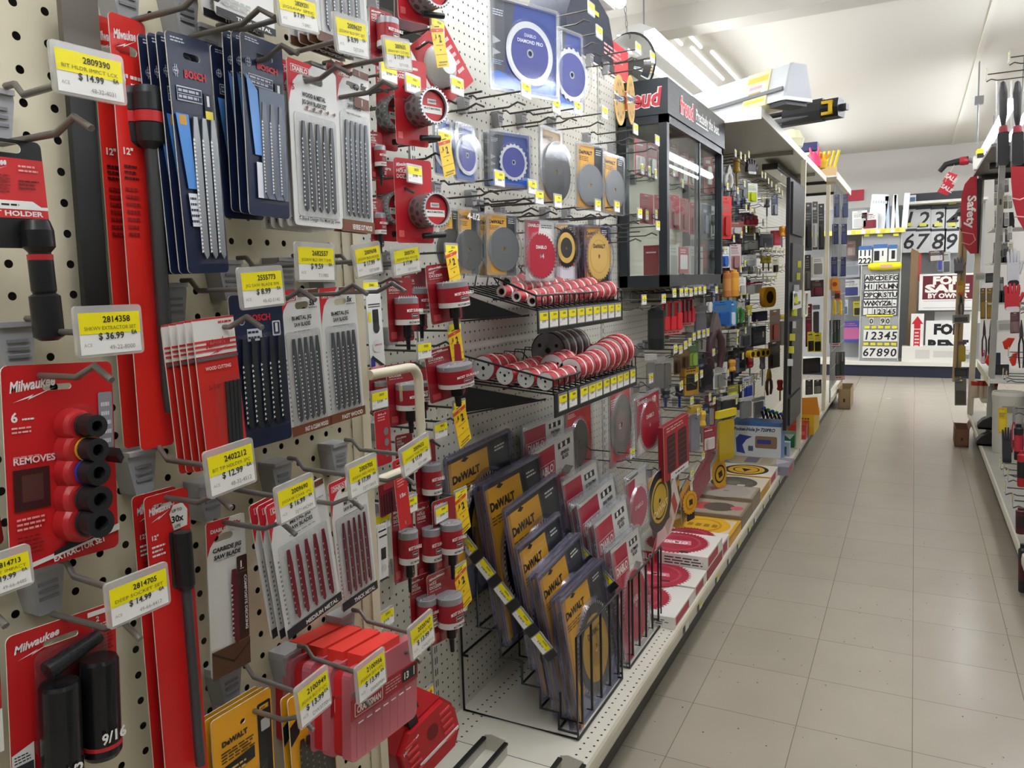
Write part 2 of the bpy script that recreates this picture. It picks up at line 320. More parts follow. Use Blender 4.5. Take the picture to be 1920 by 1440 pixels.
# ---- right run of shelving
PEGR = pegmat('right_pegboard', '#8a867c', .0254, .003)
RS = [0.3, 1.52, 2.74, 3.96, 5.18, 6.4, 7.2]
RD = ['beside the photographer, outside the right edge', 'just outside the right edge of the picture', 'behind the red handled tools at the lower right edge', 'behind the hanging work gloves at the right edge', 'behind the bright red cones', 'with the red aisle flag on its end post']
for i in range(6):
    y0, y1 = RS[i], RS[i+1]; t = thing('shelving_section', 'beige shelving section on the right '+RD[i], 'shelving', group='right shelving run', loc=(0, 0, 0)); zt = 1.98
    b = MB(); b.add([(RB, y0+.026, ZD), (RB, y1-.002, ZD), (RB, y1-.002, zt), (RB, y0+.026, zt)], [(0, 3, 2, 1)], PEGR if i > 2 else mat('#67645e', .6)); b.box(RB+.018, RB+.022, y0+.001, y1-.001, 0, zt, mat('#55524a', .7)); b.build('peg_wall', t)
    MB().box(RB-.004, RB+.017, y0+.001, y0+.025, 0, zt, WHITE).build('upright', t)
    b = MB(); b.box(XR+.004, RB, y0+.001, y1-.001, ZD-.012, ZD, mat('#a39f94', .45)); b.build('base_deck', t)
    MB().prism([(XR, .181), (XR+.0045, .1865), (XR+.012, .18), (XR+.012, .138), (XR, .138), (XR-.002, .16)], y0+.0006, y1-.0006, LIPW).build('price_rail', t)
    MB().box(XR+.045, XR+.057, y0, y1, .001, .139, KICK).build('kick_plate', t)
# ================================================================ packages: printed card, hang slot, blister, blades
SHADE = {}
rnd = random.Random(3)
def art(b, w, h, y, ops, y0=0):
    for k, o in enumerate(ops):
        yy = y-.0002-.00012*(k+y0); X = lambda u: (u-.5)*w; Z = lambda v: (.5-v)*h; c = o[0]
        if c == 'r': b.rect(X(o[1]), Z(o[4]), X(o[3]), Z(o[2]), yy, o[5])
        elif c == 'q': b.flat(rrect(X(o[1]), Z(o[4]), X(o[3]), Z(o[2]), .12*min(abs(o[3]-o[1])*w, abs(o[4]-o[2])*h)), yy, o[5])
        elif c == 't': d = o[6] if len(o) > 6 else {}; b.text(o[1], X(o[2]), Z(o[3]), o[4]*h, yy, o[5], d.get('b', .015), d['w']*w if 'w' in d else None, d.get('al', 'l'), d.get('s', 0), d.get('rot', 0))
        elif c == 'c': b.flat(circ(X(o[1]), Z(o[2]), o[3]*w, o[5] if len(o) > 5 else 24), yy, o[4])
        elif c == 'g': b.flat(gear(X(o[1]), Z(o[2]), o[3]*w, o[5], .07), yy, o[4])
        elif c == 'p': b.flat([(X(u), Z(v)) for u, v in o[1]], yy, o[2])
        elif c == 'l':                                          # rows of tiny print too small to read: short bars
            n = o[5]; dz = (Z(o[4])-Z(o[2]))/n
            for i in range(n):
                z = Z(o[2])+dz*(i+.5); x = X(o[1]); e = X(o[3])-rnd.random()*.25*(X(o[3])-X(o[1]))
                while x < e:
                    L = min(e-x, (.12+.16*rnd.random())*(X(o[3])-X(o[1]))); b.rect(x, z-abs(dz)*.22, x+L, z+abs(dz)*.22, yy, o[6]); x += L+abs(X(o[3])-X(o[1]))*.04
def logo(u, v, hv, col='#f6f2ee', w=.42, ul=True):                   # slanted script mark with its lightning underline
    o = [('t', 'Milwaukee', u, v, hv, col, {'b': .03, 's': .35, 'w': w, 'rot': .12})]
    if ul: o.append(('p', [(u+.05*w, v+hv*.95), (u+w*.5, v+hv*.25), (u+w*.44, v+hv*.5), (u+w*1.0, v-hv*.35), (u+w*.36, v+hv*.8), (u+w*.42, v+hv*.55)], col))
    return o
def cardmesh(w, h, base, ops, hole=(.5, .07, .5, .035), r=.004, th=.0012, back='#8f8a80', y0=0, hround=1):
    b = MB(); out = rrect(-w/2, -h/2, w/2, h/2, r); hs = []
    if hole:
        u, v, a, c = hole; hs = [rrect((u-a/2-.5)*w, (.5-v-c/2)*h, (u+a/2-.5)*w, (.5-v+c/2)*h, c*h*.5*hround)]
    b.prism(out, -th, 0, mat(base, .32), side='#e4e0d6', holes=hs, back=back); art(b, w, h, -th, ops, y0); return b
def pack(name, label, cat, q, X, base, ops, yaw=0., hole=(.5, .07, .5, .035), behind=(), gap=.0075, drift=(0, 0), extra=None, r=.004, group=None, M=None, wh=None, th=.0012, Y=None):
    if M is None: M, w, h = quad(*q, X, yaw, Y)
    else: w, h = wh
    t = thing(name, label, cat, M, group)
    cardmesh(w, h, base, ops, hole, r, th).build('card', t)
    if extra: extra(t, w, h)
    for k, l in enumerate(behind): dup(t, M @ Matrix.Translation((drift[0]*(k+1), gap*(k+1), drift[1]*(k+1))), l, group)
    return t, w, h, M
def blades(t, xs, z0, z1, bw, col='#7d8084', dot='#eef0f0', nd=14, sh=.22, y=-.0036, tip=True, body=None, slant=0., blister=True, bl=CLEAR):
    for x in xs:
        b = MB(); L = z1-z0; zz = z1-sh*L; m = mat(col, .35, .55)
        p = [(x-bw*.28, z1), (x-bw*.5, zz), (x-bw*.5, z0+bw*1.2), (x+bw*.1, z0), (x+bw*.5, z0+bw*.5), (x+bw*.5, zz), (x+bw*.28, z1)]
        p = [(a+slant*(z-z1), z) for a, z in p]
        b.prism(p, y-.0006, y+.0006, m)
        for k in range(nd):
            z = z0+bw+(zz-z0-bw)*k/max(1, nd-1); xx = x-bw*.5+slant*(z-z1)
            b.flat([(xx-bw*.16, z-bw*.22), (xx+bw*.2, z-bw*.05), (xx-bw*.1, z+bw*.22)], y-.0008, dot)
        b.build('saw_blade', t)
    if blister:
        b = MB()
        for x in xs:
            a = [(x-bw*.95+slant*(zz-z1), -.0016, zz) for zz in (z1+.004, z0-.004)]; c = [(x+bw*.95+slant*(zz-z1), -.0016, zz) for zz in (z1+.004, z0-.004)]
            q = [(x+dx*bw+slant*(zz-z1), -.0060, zz) for zz in (z1, z0) for dx in (-.6, .6)]
            b.add([a[0], c[0], a[1], c[1], *q], [(4, 5, 7, 6), (0, 4, 6, 2), (5, 1, 3, 7), (0, 1, 5, 4), (6, 7, 3, 2)], bl)
        b.build('blister', t)
def price_plate(parent, q=None, X=None, M=None, wh=None, num='', desc='', price='', code='', fine=True, name='price_plate'):
    w, h = wh; b = MB()
    b.prism(rrect(-w/2-.001, -h/2-.001, w/2+.001, h/2+.004, .003), -.001, .0018, CLEARW, side=CLEARW)
    ww, hh = w*.47, h*.47; o = b.build(name, parent); o.matrix_world = M; b = MB()
    b.rect(-ww, -hh, ww, hh, -.0013, '#f4f2ec'); b.rect(-ww, -hh*.02, ww, hh, -.0015, '#f6e60a')
    ink = '#3a3a20'
    if fine:
        b.text(num, .1*w, hh*.52, h*.14, -.0017, '#2b2b14', .02, al='c')
        if desc: b.text(desc, 0, hh*.16, h*.085, -.0017, '#7a7420', .0, w*.8, 'c')
        b.text(price, 0, -hh*.30, h*.15, -.0017, '#33332e', .02, al='c')
        b.text(code, .16*w, -hh*.82, h*.10, -.0017, '#8d8d88', .0, al='c'); b.text('ACE', -ww*.9, -hh*.62, h*.075, -.0017, '#a0a098', 0)
        b.text('EA', ww*.78, -hh*.12, h*.09, -.0017, '#44443c', .02, al='c')
    else:
        for z, s, cc in ((.5, .3, '#55531a'), (.14, .8, '#a29c1c'), (-.3, .5, '#55554e'), (-.8, .4, '#aaaaa4')): b.rect(-ww*s, hh*z-h*.045, ww*s, hh*z+h*.045, -.0017, cc)
    b.build('paper_label', o); return o
def wire_pts(x0, x1, z, chev=.045, rise=.009, y=0):                    # along local -y out of the panel
    return [(y, -x0, z), (y, -(x1-chev), z), (y, -(x1-chev*.45), z+rise), (y, -x1, z-.001)]
def hook(label, P, L, tagM=None, tagwh=(.051, .032), num='', desc='', price='', code='', rad=.0026, drop=.033, face=1, fine=True, mount=True, two=True, sale=None, group=None, col='#77736d', dz=0.0):
    """peg hook fixed at P on the panel, reaching L out of it; upper wire carries the price plate, lower wire carries the goods"""
    t = thing('peg_hook', label, 'peg hook', frame(P, face=face), group); wm = mat(col, .35, .45)
    if mount:
        b = MB(); b.prism([(-.014, .006), (-.0145, .0), (-.009, -.032), (.009, -.032), (.0145, 0), (.014, .006)], -.022, 0, '#a3a3a4')
        for k in range(3): b.box(-.008, .008, -.0235, -.022, -.008-.006*k, -.0055-.006*k, '#7f7f82')
        b.box(-.014, .014, -.025, 0, .004, .008, '#aeaeaf'); b.build('mount', t)
    if two: MB().tube([(.008, -.024, .010), (.008, -.036, .010), (.006, -.048, 0), (0, -L+.004, 0)], rad, wm, 6).build('tag_wire', t)
    MB().tube(wire_pts(.024 if mount else 0, L, -drop, min(.045, L*.3), .009), rad, wm, 6).build('goods_wire', t)
    if tagM is not None or num or not fine:
        Mw = tagM if tagM is not None else frame(P, face=face) @ Matrix.Translation((0, -L-.003, dz))
        o = price_plate(None, M=Mw, wh=tagwh, num=num, desc=desc, price=price, code=code, fine=fine)
        o.parent = t; o.matrix_parent_inverse = t.matrix_world.inverted(); 
    if sale: sale(t)
    return t
def near_hook(label, q, num, desc, price, code, X=-.505):
    M, w, h = quad(*q, X); C = M.to_translation()
    return hook(label, Vector((XP, C.y, C.z)), X-XP, M @ Matrix.Translation((0, -.003, 0)), (w, h), num, desc, price, code)
# ================================================================ the cream sliding pegboard panel at the left, and what hangs on it
t = thing('sliding_pegboard_panel', 'cream sliding pegboard panel with a tubular pull handle, filling the left of the picture', 'display panel', loc=(0, 0, 0))
b = MB(); b.add([(XP, -.42, .25), (XP, .772, .25), (XP, .772, 2.02), (XP, -.42, 2.02)], [(0, 1, 2, 3)], PEGC); b.box(XP-.022, XP-.018, -.42, .775, .25, 2.02, mat('#5a564a', .7)); b.build('pegboard', t)
b = MB().box(XP-.024, XP+.0015, .772, .806, .22, 2.03, CREAM); b.box(XP-.024, XP+.004, .790, .806, .22, 2.03, CREAM); b.build('edge_stile', t)
MB().box(XP-.024, XP+.003, -.42, .806, 2.02, 2.05, CREAM).build('top_rail', t); MB().box(XP-.024, XP+.003, -.42, .806, .22, .25, CREAM).build('bottom_rail', t)
hy, z0, z1 = .918, 1.062, 1.205; r = .022
pts = [(XP+.0065, .806, z1), (XP+.0065, hy-r, z1)]+[(XP+.0065, hy-r+r*math.sin(a*math.pi/8), z1-r+r*math.cos(a*math.pi/8)) for a in range(1, 5)]+[(XP+.0065, hy-r+r*math.cos(a*math.pi/8), z0+r-r*math.sin(a*math.pi/8)) for a in range(0, 5)]+[(XP+.0065, .806, z0)]
MB().tube(pts, .0068, CREAM, 10).build('pull_handle', t)
# tracks the panels slide in
def track(y0, y1, x, label):
    t = thing('panel_track', label, 'track', loc=(0, 0, ZD), group='steel tracks on the deck')
    b = MB(); b.box(x-.03, x+.03, y0, y1, 0.0005, .003, '#d7d3c6'); b.box(x-.032, x-.028, y0, y1, .003, .03, '#bdbab0'); b.box(x+.028, x+.032, y0, y1, .003, .03, '#bdbab0'); b.build('channel', t)
    for s in (-.03, .03): MB().box(x+s-.005, x+s+.005, y0, y1, .03, .036, '#161614').build('rubber_strip', t)
    MB().prism([(x-.03, .003), (x+.02, .003), (x+.028, .04), (x-.01, .046), (x-.03, .04)], y1, y1+.002, '#c9c5b8').build('end_stop', t)
for (a, c, lab) in (((865, 1440), (925, 1372), 'steel track with black strips on the deck below the red tool case'), ((1045, 1440), (1068, 1408), 'steel track with black strips at the front edge of the deck')):
    P = onZ(*c, ZD+.035); track(P.y-.9, min(P.y, 1.525), P.x+.02, lab)
W_, K_ = '#f1eee6', '#191a1c'; RED = '#d8201c'; DRED = '#b01c20'
# ---- hooks
near_hook('grey peg hook with price tag 2809390 over the left edge packs', [(87, 83), (223, 120), (229, 195), (100, 175)], '2809390', 'BIT HLDR IMPCT LCK', '$ 14.99', '48-32-4031')
near_hook('grey peg hook with price tag 2814358 holding the red six piece extractor set', [(133, 583), (256, 583), (262, 660), (142, 668)], '2814358', 'SHKWV EXTRACTOR SET', '$ 36.99', '49-22-8000')
near_hook('grey peg hook with price tag 2402212 above the single blade pack', [(377, 851), (467, 833), (475, 908), (388, 925)], '2402212', 'BIT TIP HOLDER 3PC', '$ 12.99', '48-32-4512')
near_hook('grey peg hook with price tag 2555773 holding the red wood cutting blade packs', [(440, 508), (523, 508), (528, 572), (450, 578)], '2555773', 'JIG SAW BLADE 5PK', '$ 8.99', '48-42-5140')
near_hook('grey peg hook with price tag 2682557 beneath the white blade packs', [(549, 463), (620, 463), (623, 527), (553, 527)], '2682557', 'JIGSAW BLD 5PK T-SHK', '$ 9.59', 'T119B5')
near_hook('grey peg hook with price tag 2009698 at the right edge stile', [(655, 463), (707, 463), (712, 516), (665, 516)], '2009698', 'JIGSAW BLD WOOD', '$ 17.99', 'DJT101BF')
near_hook('grey peg hook with price tag 2005754 just past the stile of the cream panel', [(730, 466), (779, 466), (785, 513), (735, 513)], '2005754', 'JIGSAW BLD WOOD', '$ 17.99', 'DJT101AO')
near_hook('grey peg hook with price tag 2009690 above the medium metal blade pack', [(511, 915), (580, 898), (588, 955), (518, 978)], '2009690', 'JIGSAW CARB 1PC', '$ 16.99', 'DJT144CHM')
near_hook('grey peg hook with price tag 2005705 over the thick metal blade pack', [(645, 872), (700, 860), (705, 915), (652, 930)], '2005705', 'JIGSAW MED METAL', '$ 17.99', 'DJT118AF5')
near_hook('grey peg hook with price tag 2009652 in front of the pull handle', [(745, 840), (798, 823), (805, 868), (752, 888)], '2009652', 'JIGSAW THK METAL', '$ 17.99', 'DJT118BF')
near_hook('grey peg hook with price tag 2814705 above the red two socket set', [(193, 1100), (306, 1065), (313, 1130), (200, 1175)], '2814705', 'DEEP SOCKET SET', '$ 14.99', '49-66-4417')
near_hook('grey peg hook whose price tag ending in 13 is cut by the left edge', [(-62, 1062), (48, 1030), (56, 1092), (-52, 1128)], '2814713', 'SKT SET IMPACT', '$ 19.99', '49-66-4485')
near_hook('grey peg hook with price tag 2100949 over the yellow blade packs', [(549, 1290), (608, 1258), (617, 1325), (558, 1358)], '2100949', 'JIGSAW BLD ST 6PC', '$ 13.99', 'DW3770H')
near_hook('grey peg hook with price tag 2100956 on the clear red blade cases', [(662, 1248), (715, 1226), (720, 1285), (667, 1312)], '2100956', 'JIGSAW SET 13PC', '$ 13.99', 'DW3770H')
near_hook('grey peg hook with price tag 2020747 right of the clear red blade cases', [(762, 1175), (805, 1152), (811, 1208), (768, 1230)], '2020747', 'JIGSAW BLD SET', '$ 13.99', 'CMAJ5T13')
near_hook('grey peg hook with price tag 28231 at the top edge of the picture', [(512, -8), (585, 2), (592, 62), (520, 50)], '2829231', 'JIGSAW SPEC', '$ 7.99', 'T-SPEC')
near_hook('grey peg hook with price tag 2009637 over the white wood and metal pack', [(620, 32), (680, 45), (686, 108), (628, 100)], '2009637', 'JIGSAW BLD 5PC SET', '$ 8.99', 'DJT5SW')
near_hook('grey peg hook with price tag 2009635 by the red hole saw cups', [(713, 72), (762, 84), (768, 134), (720, 128)], '2009635', 'JIGSAW REV CUT WD', '$ 17.99', 'DJT101BR')
for (x, y), l in (((515, 30), 'grey peg hook holding the front navy three blade pack, its tag above the picture'), ((408, -4), 'grey peg hook holding the long red extension packs, its tag above the picture')):
    p = onX(x, y, -.505); hook(l, Vector((XP, p.y, p.z+.033)), .13, None, num='2829200' if x > 450 else '2829118', price='$ 9.99', code='T-SPEC', desc='JIGSAW')
# ---- the long red extension packs with a dark shaft
def ext(top, n12=True):
    def f(t, w, h):
        b = MB(); x = .2*w if top else .06*w; z1 = .5*h-(.155 if top else .165)*h; L = (.76 if top else 1.0)*h
        b.lathe([(.0, 0), (.0115, 0), (.0125, -.006), (.0125, -.020), (.0118, -.021), (.0118, -.030), (.0125, -.031), (.0115, -.046), (.006, -.052)], mat('#2d2e2f', .35, .3), 14, c=(x, -.012, z1), mats=None)
        b.lathe([(.0127, -.021), (.0127, -.030)], mat('#c3262a', .4), 14, c=(x, -.012, z1)); b.build('bit_holder', t)
        MB().tube([(x, -.012, z1-.05), (x, -.012, z1-L+.02), (x, -.012, z1-L)], [.0062, .0062, .0045], mat('#4a4c4d', .4, .5), 6).build('hex_shaft', t)
    return f
exo = logo(.1, .055, .02, w=.62)+[('r', .08, .155, .9, .157, '#e8413a'), ('t', '1/4"', .12, .15, .02, W_, {'b': .03, 'w': .28}), ('l', .46, .125, .9, .16, 2, W_),
     ('t', '12"', .12, .31, .015, W_, {'b': .03}), ('l', .1, .33, .5, .37, 3, '#4a1010'), ('l', .1, .38, .5, .5, 7, '#8f1512')]
pack('drill_bit_extension_pack', 'front long bright red card with a dark hex extension shaft', 'tool pack', [(197, 12), (273, 52), (322, 830), (266, 848)], -.60, '#e02a22', exo, hole=(.42, .075, .6, .022), extra=ext(True),
     behind=['second long red extension card, showing darker behind the bright front one'], gap=.018, drift=(-.003, .001))
ex2 = logo(.08, .06, .022, w=.5)+[('t', '12"', .1, .135, .014, W_, {'b': .03}), ('l', .08, .15, .4, .19, 3, W_), ('p', [(.52, .07), (.62, .045), (.84, .045), (.95, .07), (.92, .12), (.6, .125)], W_), ('t', '30x', .56, .1, .02, K_, {'b': .04}), ('t', 'UP TO', .58, .068, .009, K_), ('t', 'LIFE', .62, .117, .009, K_), ('l', .12, .2, .3, .28, 5, '#7d1210'), ('l', .6, .17, .95, .3, 6, '#7d1210')]
def ext2(t, w, h):
    x = .16*w; z1 = .5*h-.125*h; b = MB(); b.lathe([(0, 0), (.0078, -.001), (.0082, -.004), (.0082, -.05), (.0065, -.054)], mat('#242526', .3, .3), 14, c=(x, -.009, z1)); b.build('socket', t)
    MB().tube([(x, -.009, z1-.05), (x+.001, -.009, -h/2+.03)], .0045, mat('#4c4d50', .4, .4), 6).build('hex_shaft', t)
pack('drill_bit_extension_pack', 'tall red card with a 30x badge and black socket above the bottom edge', 'tool pack', [(265, 938), (352, 908), (388, 1490), (318, 1500)], -.587, '#d3211f', ex2, hole=(.42, .037, .5, .016), extra=ext2, behind=['second red 30x card close behind the front one'], gap=.013, drift=(-.002, 0))
# ---- black bar pack and impact bit holder at the left edge
def bith(t, w, h):
    MB().lathe([(0, 0), (.009, -.001), (.011, -.008), (.011, -.02), (.0075, -.024), (.0075, -.028), (.0085, -.03), (.0085, -.052), (.0075, -.054), (.0105, -.056), (.0105, -.086), (.006, -.089)], mat('#1d1e20', .32, .2), 14, c=(.02*w+.011, -.006, -.36*h+.01), mats=None).build('bit_holder', t)
    MB().lathe([(.0086, 0), (.0086, -.004)], mat('#b8232a', .4), 14, c=(.02*w+.011, -.006, -.36*h-.0155)).build('red_ring', t)
pack('bit_holder_pack', 'black and red bit holder pack cut off by the left edge', 'tool pack', [(-60, 262), (72, 258), (92, 452), (-30, 480)], -.58, '#1c1b1b', [('r', .0, .17, 1, .72, '#cf2526'), ('t', 'BIT HOLDER', .12, .70, .045, W_, {'b': .03, 'w': .8}), ('p', [(0, .56), (.78, .56), (.9, .61), (1, .61), (1, .64), (0, .64)], W_), ('l', .1, .58, .62, .62, 1, K_)]+logo(.05, .27, .06, w=.42)+[('l', .62, .22, .92, .3, 2, '#f0a09a'), ('l', .1, .32, .5, .5, 6, '#7c1414'), ('l', .6, .36, .9, .46, 3, '#5a0f0f')], hole=(.52, .08, .36, .09), extra=bith)
t = thing('pry_bar', 'flat black bar hanging behind the left price tag on the cream panel', 'bar', *[quad((114, 20), (152, 20), (187, 590), (166, 595), -.62)[0]])
w_, h_ = quad((114, 20), (152, 20), (187, 590), (166, 595), -.62)[1:]; MB().prism(rrect(-.011, -h_/2, .011, h_/2, .004), -.006, 0, mat('#181716', .4)).build('bar', t)
MB().prism(rrect(-.016, h_/2-.05, .016, h_/2+.02, .006), -.012, -.006, mat('#6b6459', .5)).build('sleeve', t)
# ---- six piece extractor set
def extset(t, w, h):
    for k, (v, r, ring) in enumerate(((.31, .0088, '#303133'), (.43, .0092, '#e0a520'), (.545, .0100, '#2a3fae'), (.68, .0108, '#303133'), (.80, .0116, '#303133'))):
        z = (.5-v)*h; x = (.6-.5)*w; b = MB(); a = mat('#2b2c2e', .35, .2)
        b.lathe([(r*1.05, 0), (r*1.05, -.016), (r*.95, -.0165), (r, -.018), (r, -.031), (r*.5, -.0312), (r*.5, -.020), (0, -.020)], a, 16, 'y', (x, 0, z)); b.lathe([(r*1.07, -.0165), (r*1.07, -.0185)], mat(ring, .4), 16, 'y', (x, 0, z))
        b.build('extractor_socket', t)
        MB().lathe([(r*1.5, -.0014), (r*1.42, -.012), (r*1.2, -.0155), (r*1.0, -.016)], mat('#b8262a', .3), 18, 'y', (x-.003, 0, z)).build('red_cup', t)
    b = MB(); b.prism(rrect(-.14*w, -.41*h, .36*w, .29*h, .016), -.003, -.0018, CLEAR, side=CLEAR); b.build('blister', t)
    MB().prism([(.36*w, .01*h), (.40*w, .05*h), (.44*w, .0), (.41*w, -.03*h)], -.02, -.002, mat('#3a3b3d', .3, .3)).build('hex_adapter', t)
EXT = logo(.06, .13, .05, w=.4)+[('t', '6', .06, .27, .045, W_, {'b': .03}), ('l', .15, .25, .26, .27, 1, W_), ('l', .06, .29, .27, .33, 2, '#f3b0a8'), ('t', 'REMOVES', .06, .475, .033, '#f3d6d2', {'b': .03, 'w': .36}), ('l', .06, .43, .3, .45, 1, '#e88a84'), ('r', .05, .5, .36, .7, '#3c1414'), ('r', .12, .53, .3, .66, '#55302a'),
     ('q', .84, .16, .98, .46, '#8d8c92'), ('l', .865, .2, .965, .44, 5, '#d8d6da'), ('l', .06, .73, .3, .8, 3, '#f0a7a0'), ('l', .06, .82, .3, .92, 5, '#7d1512'),
     ('p', [(.0, .975), (.34, .945), (1, .87), (1, .905), (.0, 1)], '#eceae4'), ('p', [(.36, .935), (.62, .885), (.9, .87), (.9, .9), (.36, .955)], '#15151a'), ('t', 'EXTRACTOR SET', .36, .985, .03, W_, {'b': .03, 'w': .5, 'rot': .14})]
pack('socket_extractor_set', 'red six piece extractor set card with five dark sockets in a column', 'tool pack', [(0, 692), (206, 672), (222, 1025), (18, 1078)], -.59, '#c81f22', EXT, hole=(.47, .115, .26, .03), extra=extset, r=.005)
# ---- deep socket set
def sockets(t, w, h):
    for k, (x, z, L, lab) in enumerate(((-.17*w, .14*h, .088, '1/2'), (.2*w, .2*h, .083, '9/16'))):
        b = MB(); b.lathe([(.006, 0), (.0135, 0), (.0148, -.003), (.0148, -L+.012), (.0152, -L+.010), (.0152, -L+.004), (.013, -L)], mat('#1b1c1e', .22, .2), 20, c=(x, -.017, z)); b.lathe([(.0155, -L+.0125), (.0155, -L+.0095)], mat('#c22b30', .4), 20, c=(x, -.017, z))
        b.text(lab, x, z-L+.017, .0085, -.0333, W_, .03, al='c'); b.build('deep_socket', t)
    MB().tube([(-.24*w, -.012, .22*h), (.25*w, -.012, .33*h)], [.008, .0055], mat('#27282a', .28, .3), 10).build('hex_adapter', t)
    MB().prism(rrect(-.32*w, -.36*h, .36*w, .36*h, .008), -.008, -.0015, clear('socket_blister', (.85, .85, .87), .08, .5, .08, .12, '#777777'), side=CLEAR).build('blister', t)
SOC = logo(.06, .13, .05, w=.4)+[('q', .72, .02, .98, .055, W_), ('t', '2', .8, .10, .035, W_, {'b': .03}), ('l', .76, .115, .98, .15, 2, W_), ('l', .82, .2, .97, .33, 5, '#7d1512'), ('q', .86, .5, .99, .56, '#e8dada'), ('p', [(0, .78), (.19, .74), (.19, .985), (0, 1)], '#e9e7e2'), ('l', .02, .79, .17, .85, 3, '#26262a'), ('r', .02, .86, .18, .95, '#3a3b3e'),
     ('p', [(.0, 1), (.2, .97), (1, .86), (1, .93), (.6, 1)], '#17171a'), ('t', 'DRIVE', .5, .975, .028, W_, {'b': .03, 'w': .26, 'rot': .12}), ('l', .84, .64, .98, .7, 2, '#801414')]
pack('socket_set_pack', 'red card with black 1/2 and 9/16 deep sockets at the lower left', 'tool pack', [(8, 1192), (214, 1130), (222, 1388), (22, 1470)], -.60, '#c42022', SOC, hole=(.47, .13, .32, .04), extra=sockets, r=.005)
pack('socket_set_pack', 'dark red card showing as a sliver at the left edge by the extractor set', 'tool pack', [(-160, 880), (-20, 862), (8, 1030), (-130, 1050)], -.60, '#7d1616', [('l', .1, .3, .9, .8, 6, '#a83030')], hole=(.5, .1, .3, .04))
pack('socket_set_pack', 'white and red pack corner at the left edge under the 13 tag', 'tool pack', [(-150, 1170), (-8, 1150), (4, 1425), (-130, 1450)], -.60, '#c62a28', [('r', 0, .7, 1, 1, W_), ('l', .1, .3, .9, .6, 6, '#7d1512')], hole=(.5, .1, .3, .04))
# ---- navy jig saw blade packs
NV, BLU = '#16223f', '#4f8fd8'
def bosch(txt='BOSCH', wide=False):
    return [('l', .1, .015, .45, .04, 2, '#c9d2e0'), ('c', .15, .155, .07, '#9aa3b5', 20), ('c', .15, .155, .055, NV, 20), ('r', .1, .152, .2, .158, '#c6ccd8'), ('r', .125, .13, .14, .18, '#c6ccd8'), ('r', .165, .13, .18, .18, '#c6ccd8'),
            ('t', txt, .34, .175, .03, '#d6232b', {'b': .035, 'w': .5}), ('r', .12, .215, .7, .275, '#d6dae2'), ('r', .13, .22, .69, .244, '#1b2745'), ('r', .13, .247, .69, .27, '#1b2745'), ('l', .15, .22, .68, .27, 2, '#c3c8d4'),
            ('r', .74, .225, .92, .30, '#0d1220'), ('r', .80, .235, .86, .28, '#e9ecf0'), ('r', .74, .30, .92, .335, '#e6d23c')]
B1 = bosch()+[('p', [(.03, .33), (.32, .33), (.36, .64), (.16, .64)], BLU), ('q', .1, .335, .26, .375, '#d19a35'), ('p', [(.14, .66), (.34, .66), (.38, .8), (.18, .8)], '#e8ebf0'), ('l', .17, .67, .36, .79, 5, '#2a3350')]
def bl3(t, w, h): blades(t, [-.02*w+.21*w*k-.02*w for k in range(3)], -.44*h, .165*h, .007, '#9da1a4', '#f4f6f6', 30, .16, slant=.018)
pack('jigsaw_blade_pack', 'front navy pack of three long jig saw blades beside the red extension card', 'blade pack', [(304, 40), (391, 94), (426, 503), (354, 521)], -.565, NV, B1, hole=(.56, .085, .4, .03), extra=bl3, gap=.0085, drift=(-.0022, 0),
     behind=['second navy three blade pack from the front, left of the price tag wires', 'third navy three blade pack, mostly behind two others', 'rearmost navy three blade pack next to the dark shaft'], group='navy three blade packs')
def bl1(t, w, h): blades(t, [.22*w], -.40*h, .2*h, .009, '#44474b', '#5d6064', 6, .3)
pack('jigsaw_blade_pack', 'navy pack with one dark blade, half hidden between two navy stacks', 'blade pack', [(392, 86), (470, 104), (492, 405), (421, 418)], -.585, NV, bosch('BO')+[('p', [(.04, .3), (.3, .3), (.4, .72), (.2, .72)], BLU), ('r', .16, .75, .34, .92, '#dfe3ea')], hole=(.5, .08, .4, .03), extra=bl1)
def bl3b(t, w, h): blades(t, [-.08*w, .12*w, .33*w], -.40*h, .14*h, .0065, '#6b6f74', '#eef0f0', 22, .2)
pack('jigsaw_blade_pack', 'front navy and light blue pack with three blades left of the white packs', 'blade pack', [(448, 58), (527, 88), (541, 402), (467, 412)], -.555, NV, bosch()+[('p', [(.05, .22), (.3, .3), (.36, .66), (.18, .66)], '#6da3e6'), ('r', .2, .7, .36, .9, '#e6e9ee'), ('r', .33, .28, .95, .9, '#6f7c92')], hole=(.55, .1, .4, .03), extra=bl3b, gap=.010, drift=(-.001, .002),
     behind=['second navy pack tucked behind the navy and light blue front pack', 'third navy pack behind the navy and light blue front pack'], group='navy blade packs beside the white packs')
def bl5(t, w, h): blades(t, [(-.32+.17*k)*w for k in range(5)], -.37*h, .22*h, .0075, '#33373c', '#f2f4f4', 12, .3)
pack('jigsaw_blade_pack', 'navy pack of five dark blades behind the red wood cutting packs', 'blade pack', [(424, 548), (527, 556), (545, 822), (452, 845)], -.585, NV, [('c', .2, .165, .06, '#b4bccb', 20), ('c', .2, .165, .045, NV, 20), ('t', 'BOSCH', .32, .17, .04, '#d6232b', {'b': .035, 'w': .42}), ('r', .28, .22, .55, .3, '#d6dae2'), ('l', .29, .225, .54, .295, 2, '#1b2745'), ('q', .76, .18, .92, .28, '#d6dae2'), ('q', .78, .19, .9, .27, NV), ('r', .815, .195, .865, .255, W_)], hole=(.5, .06, .3, .035), extra=bl5)
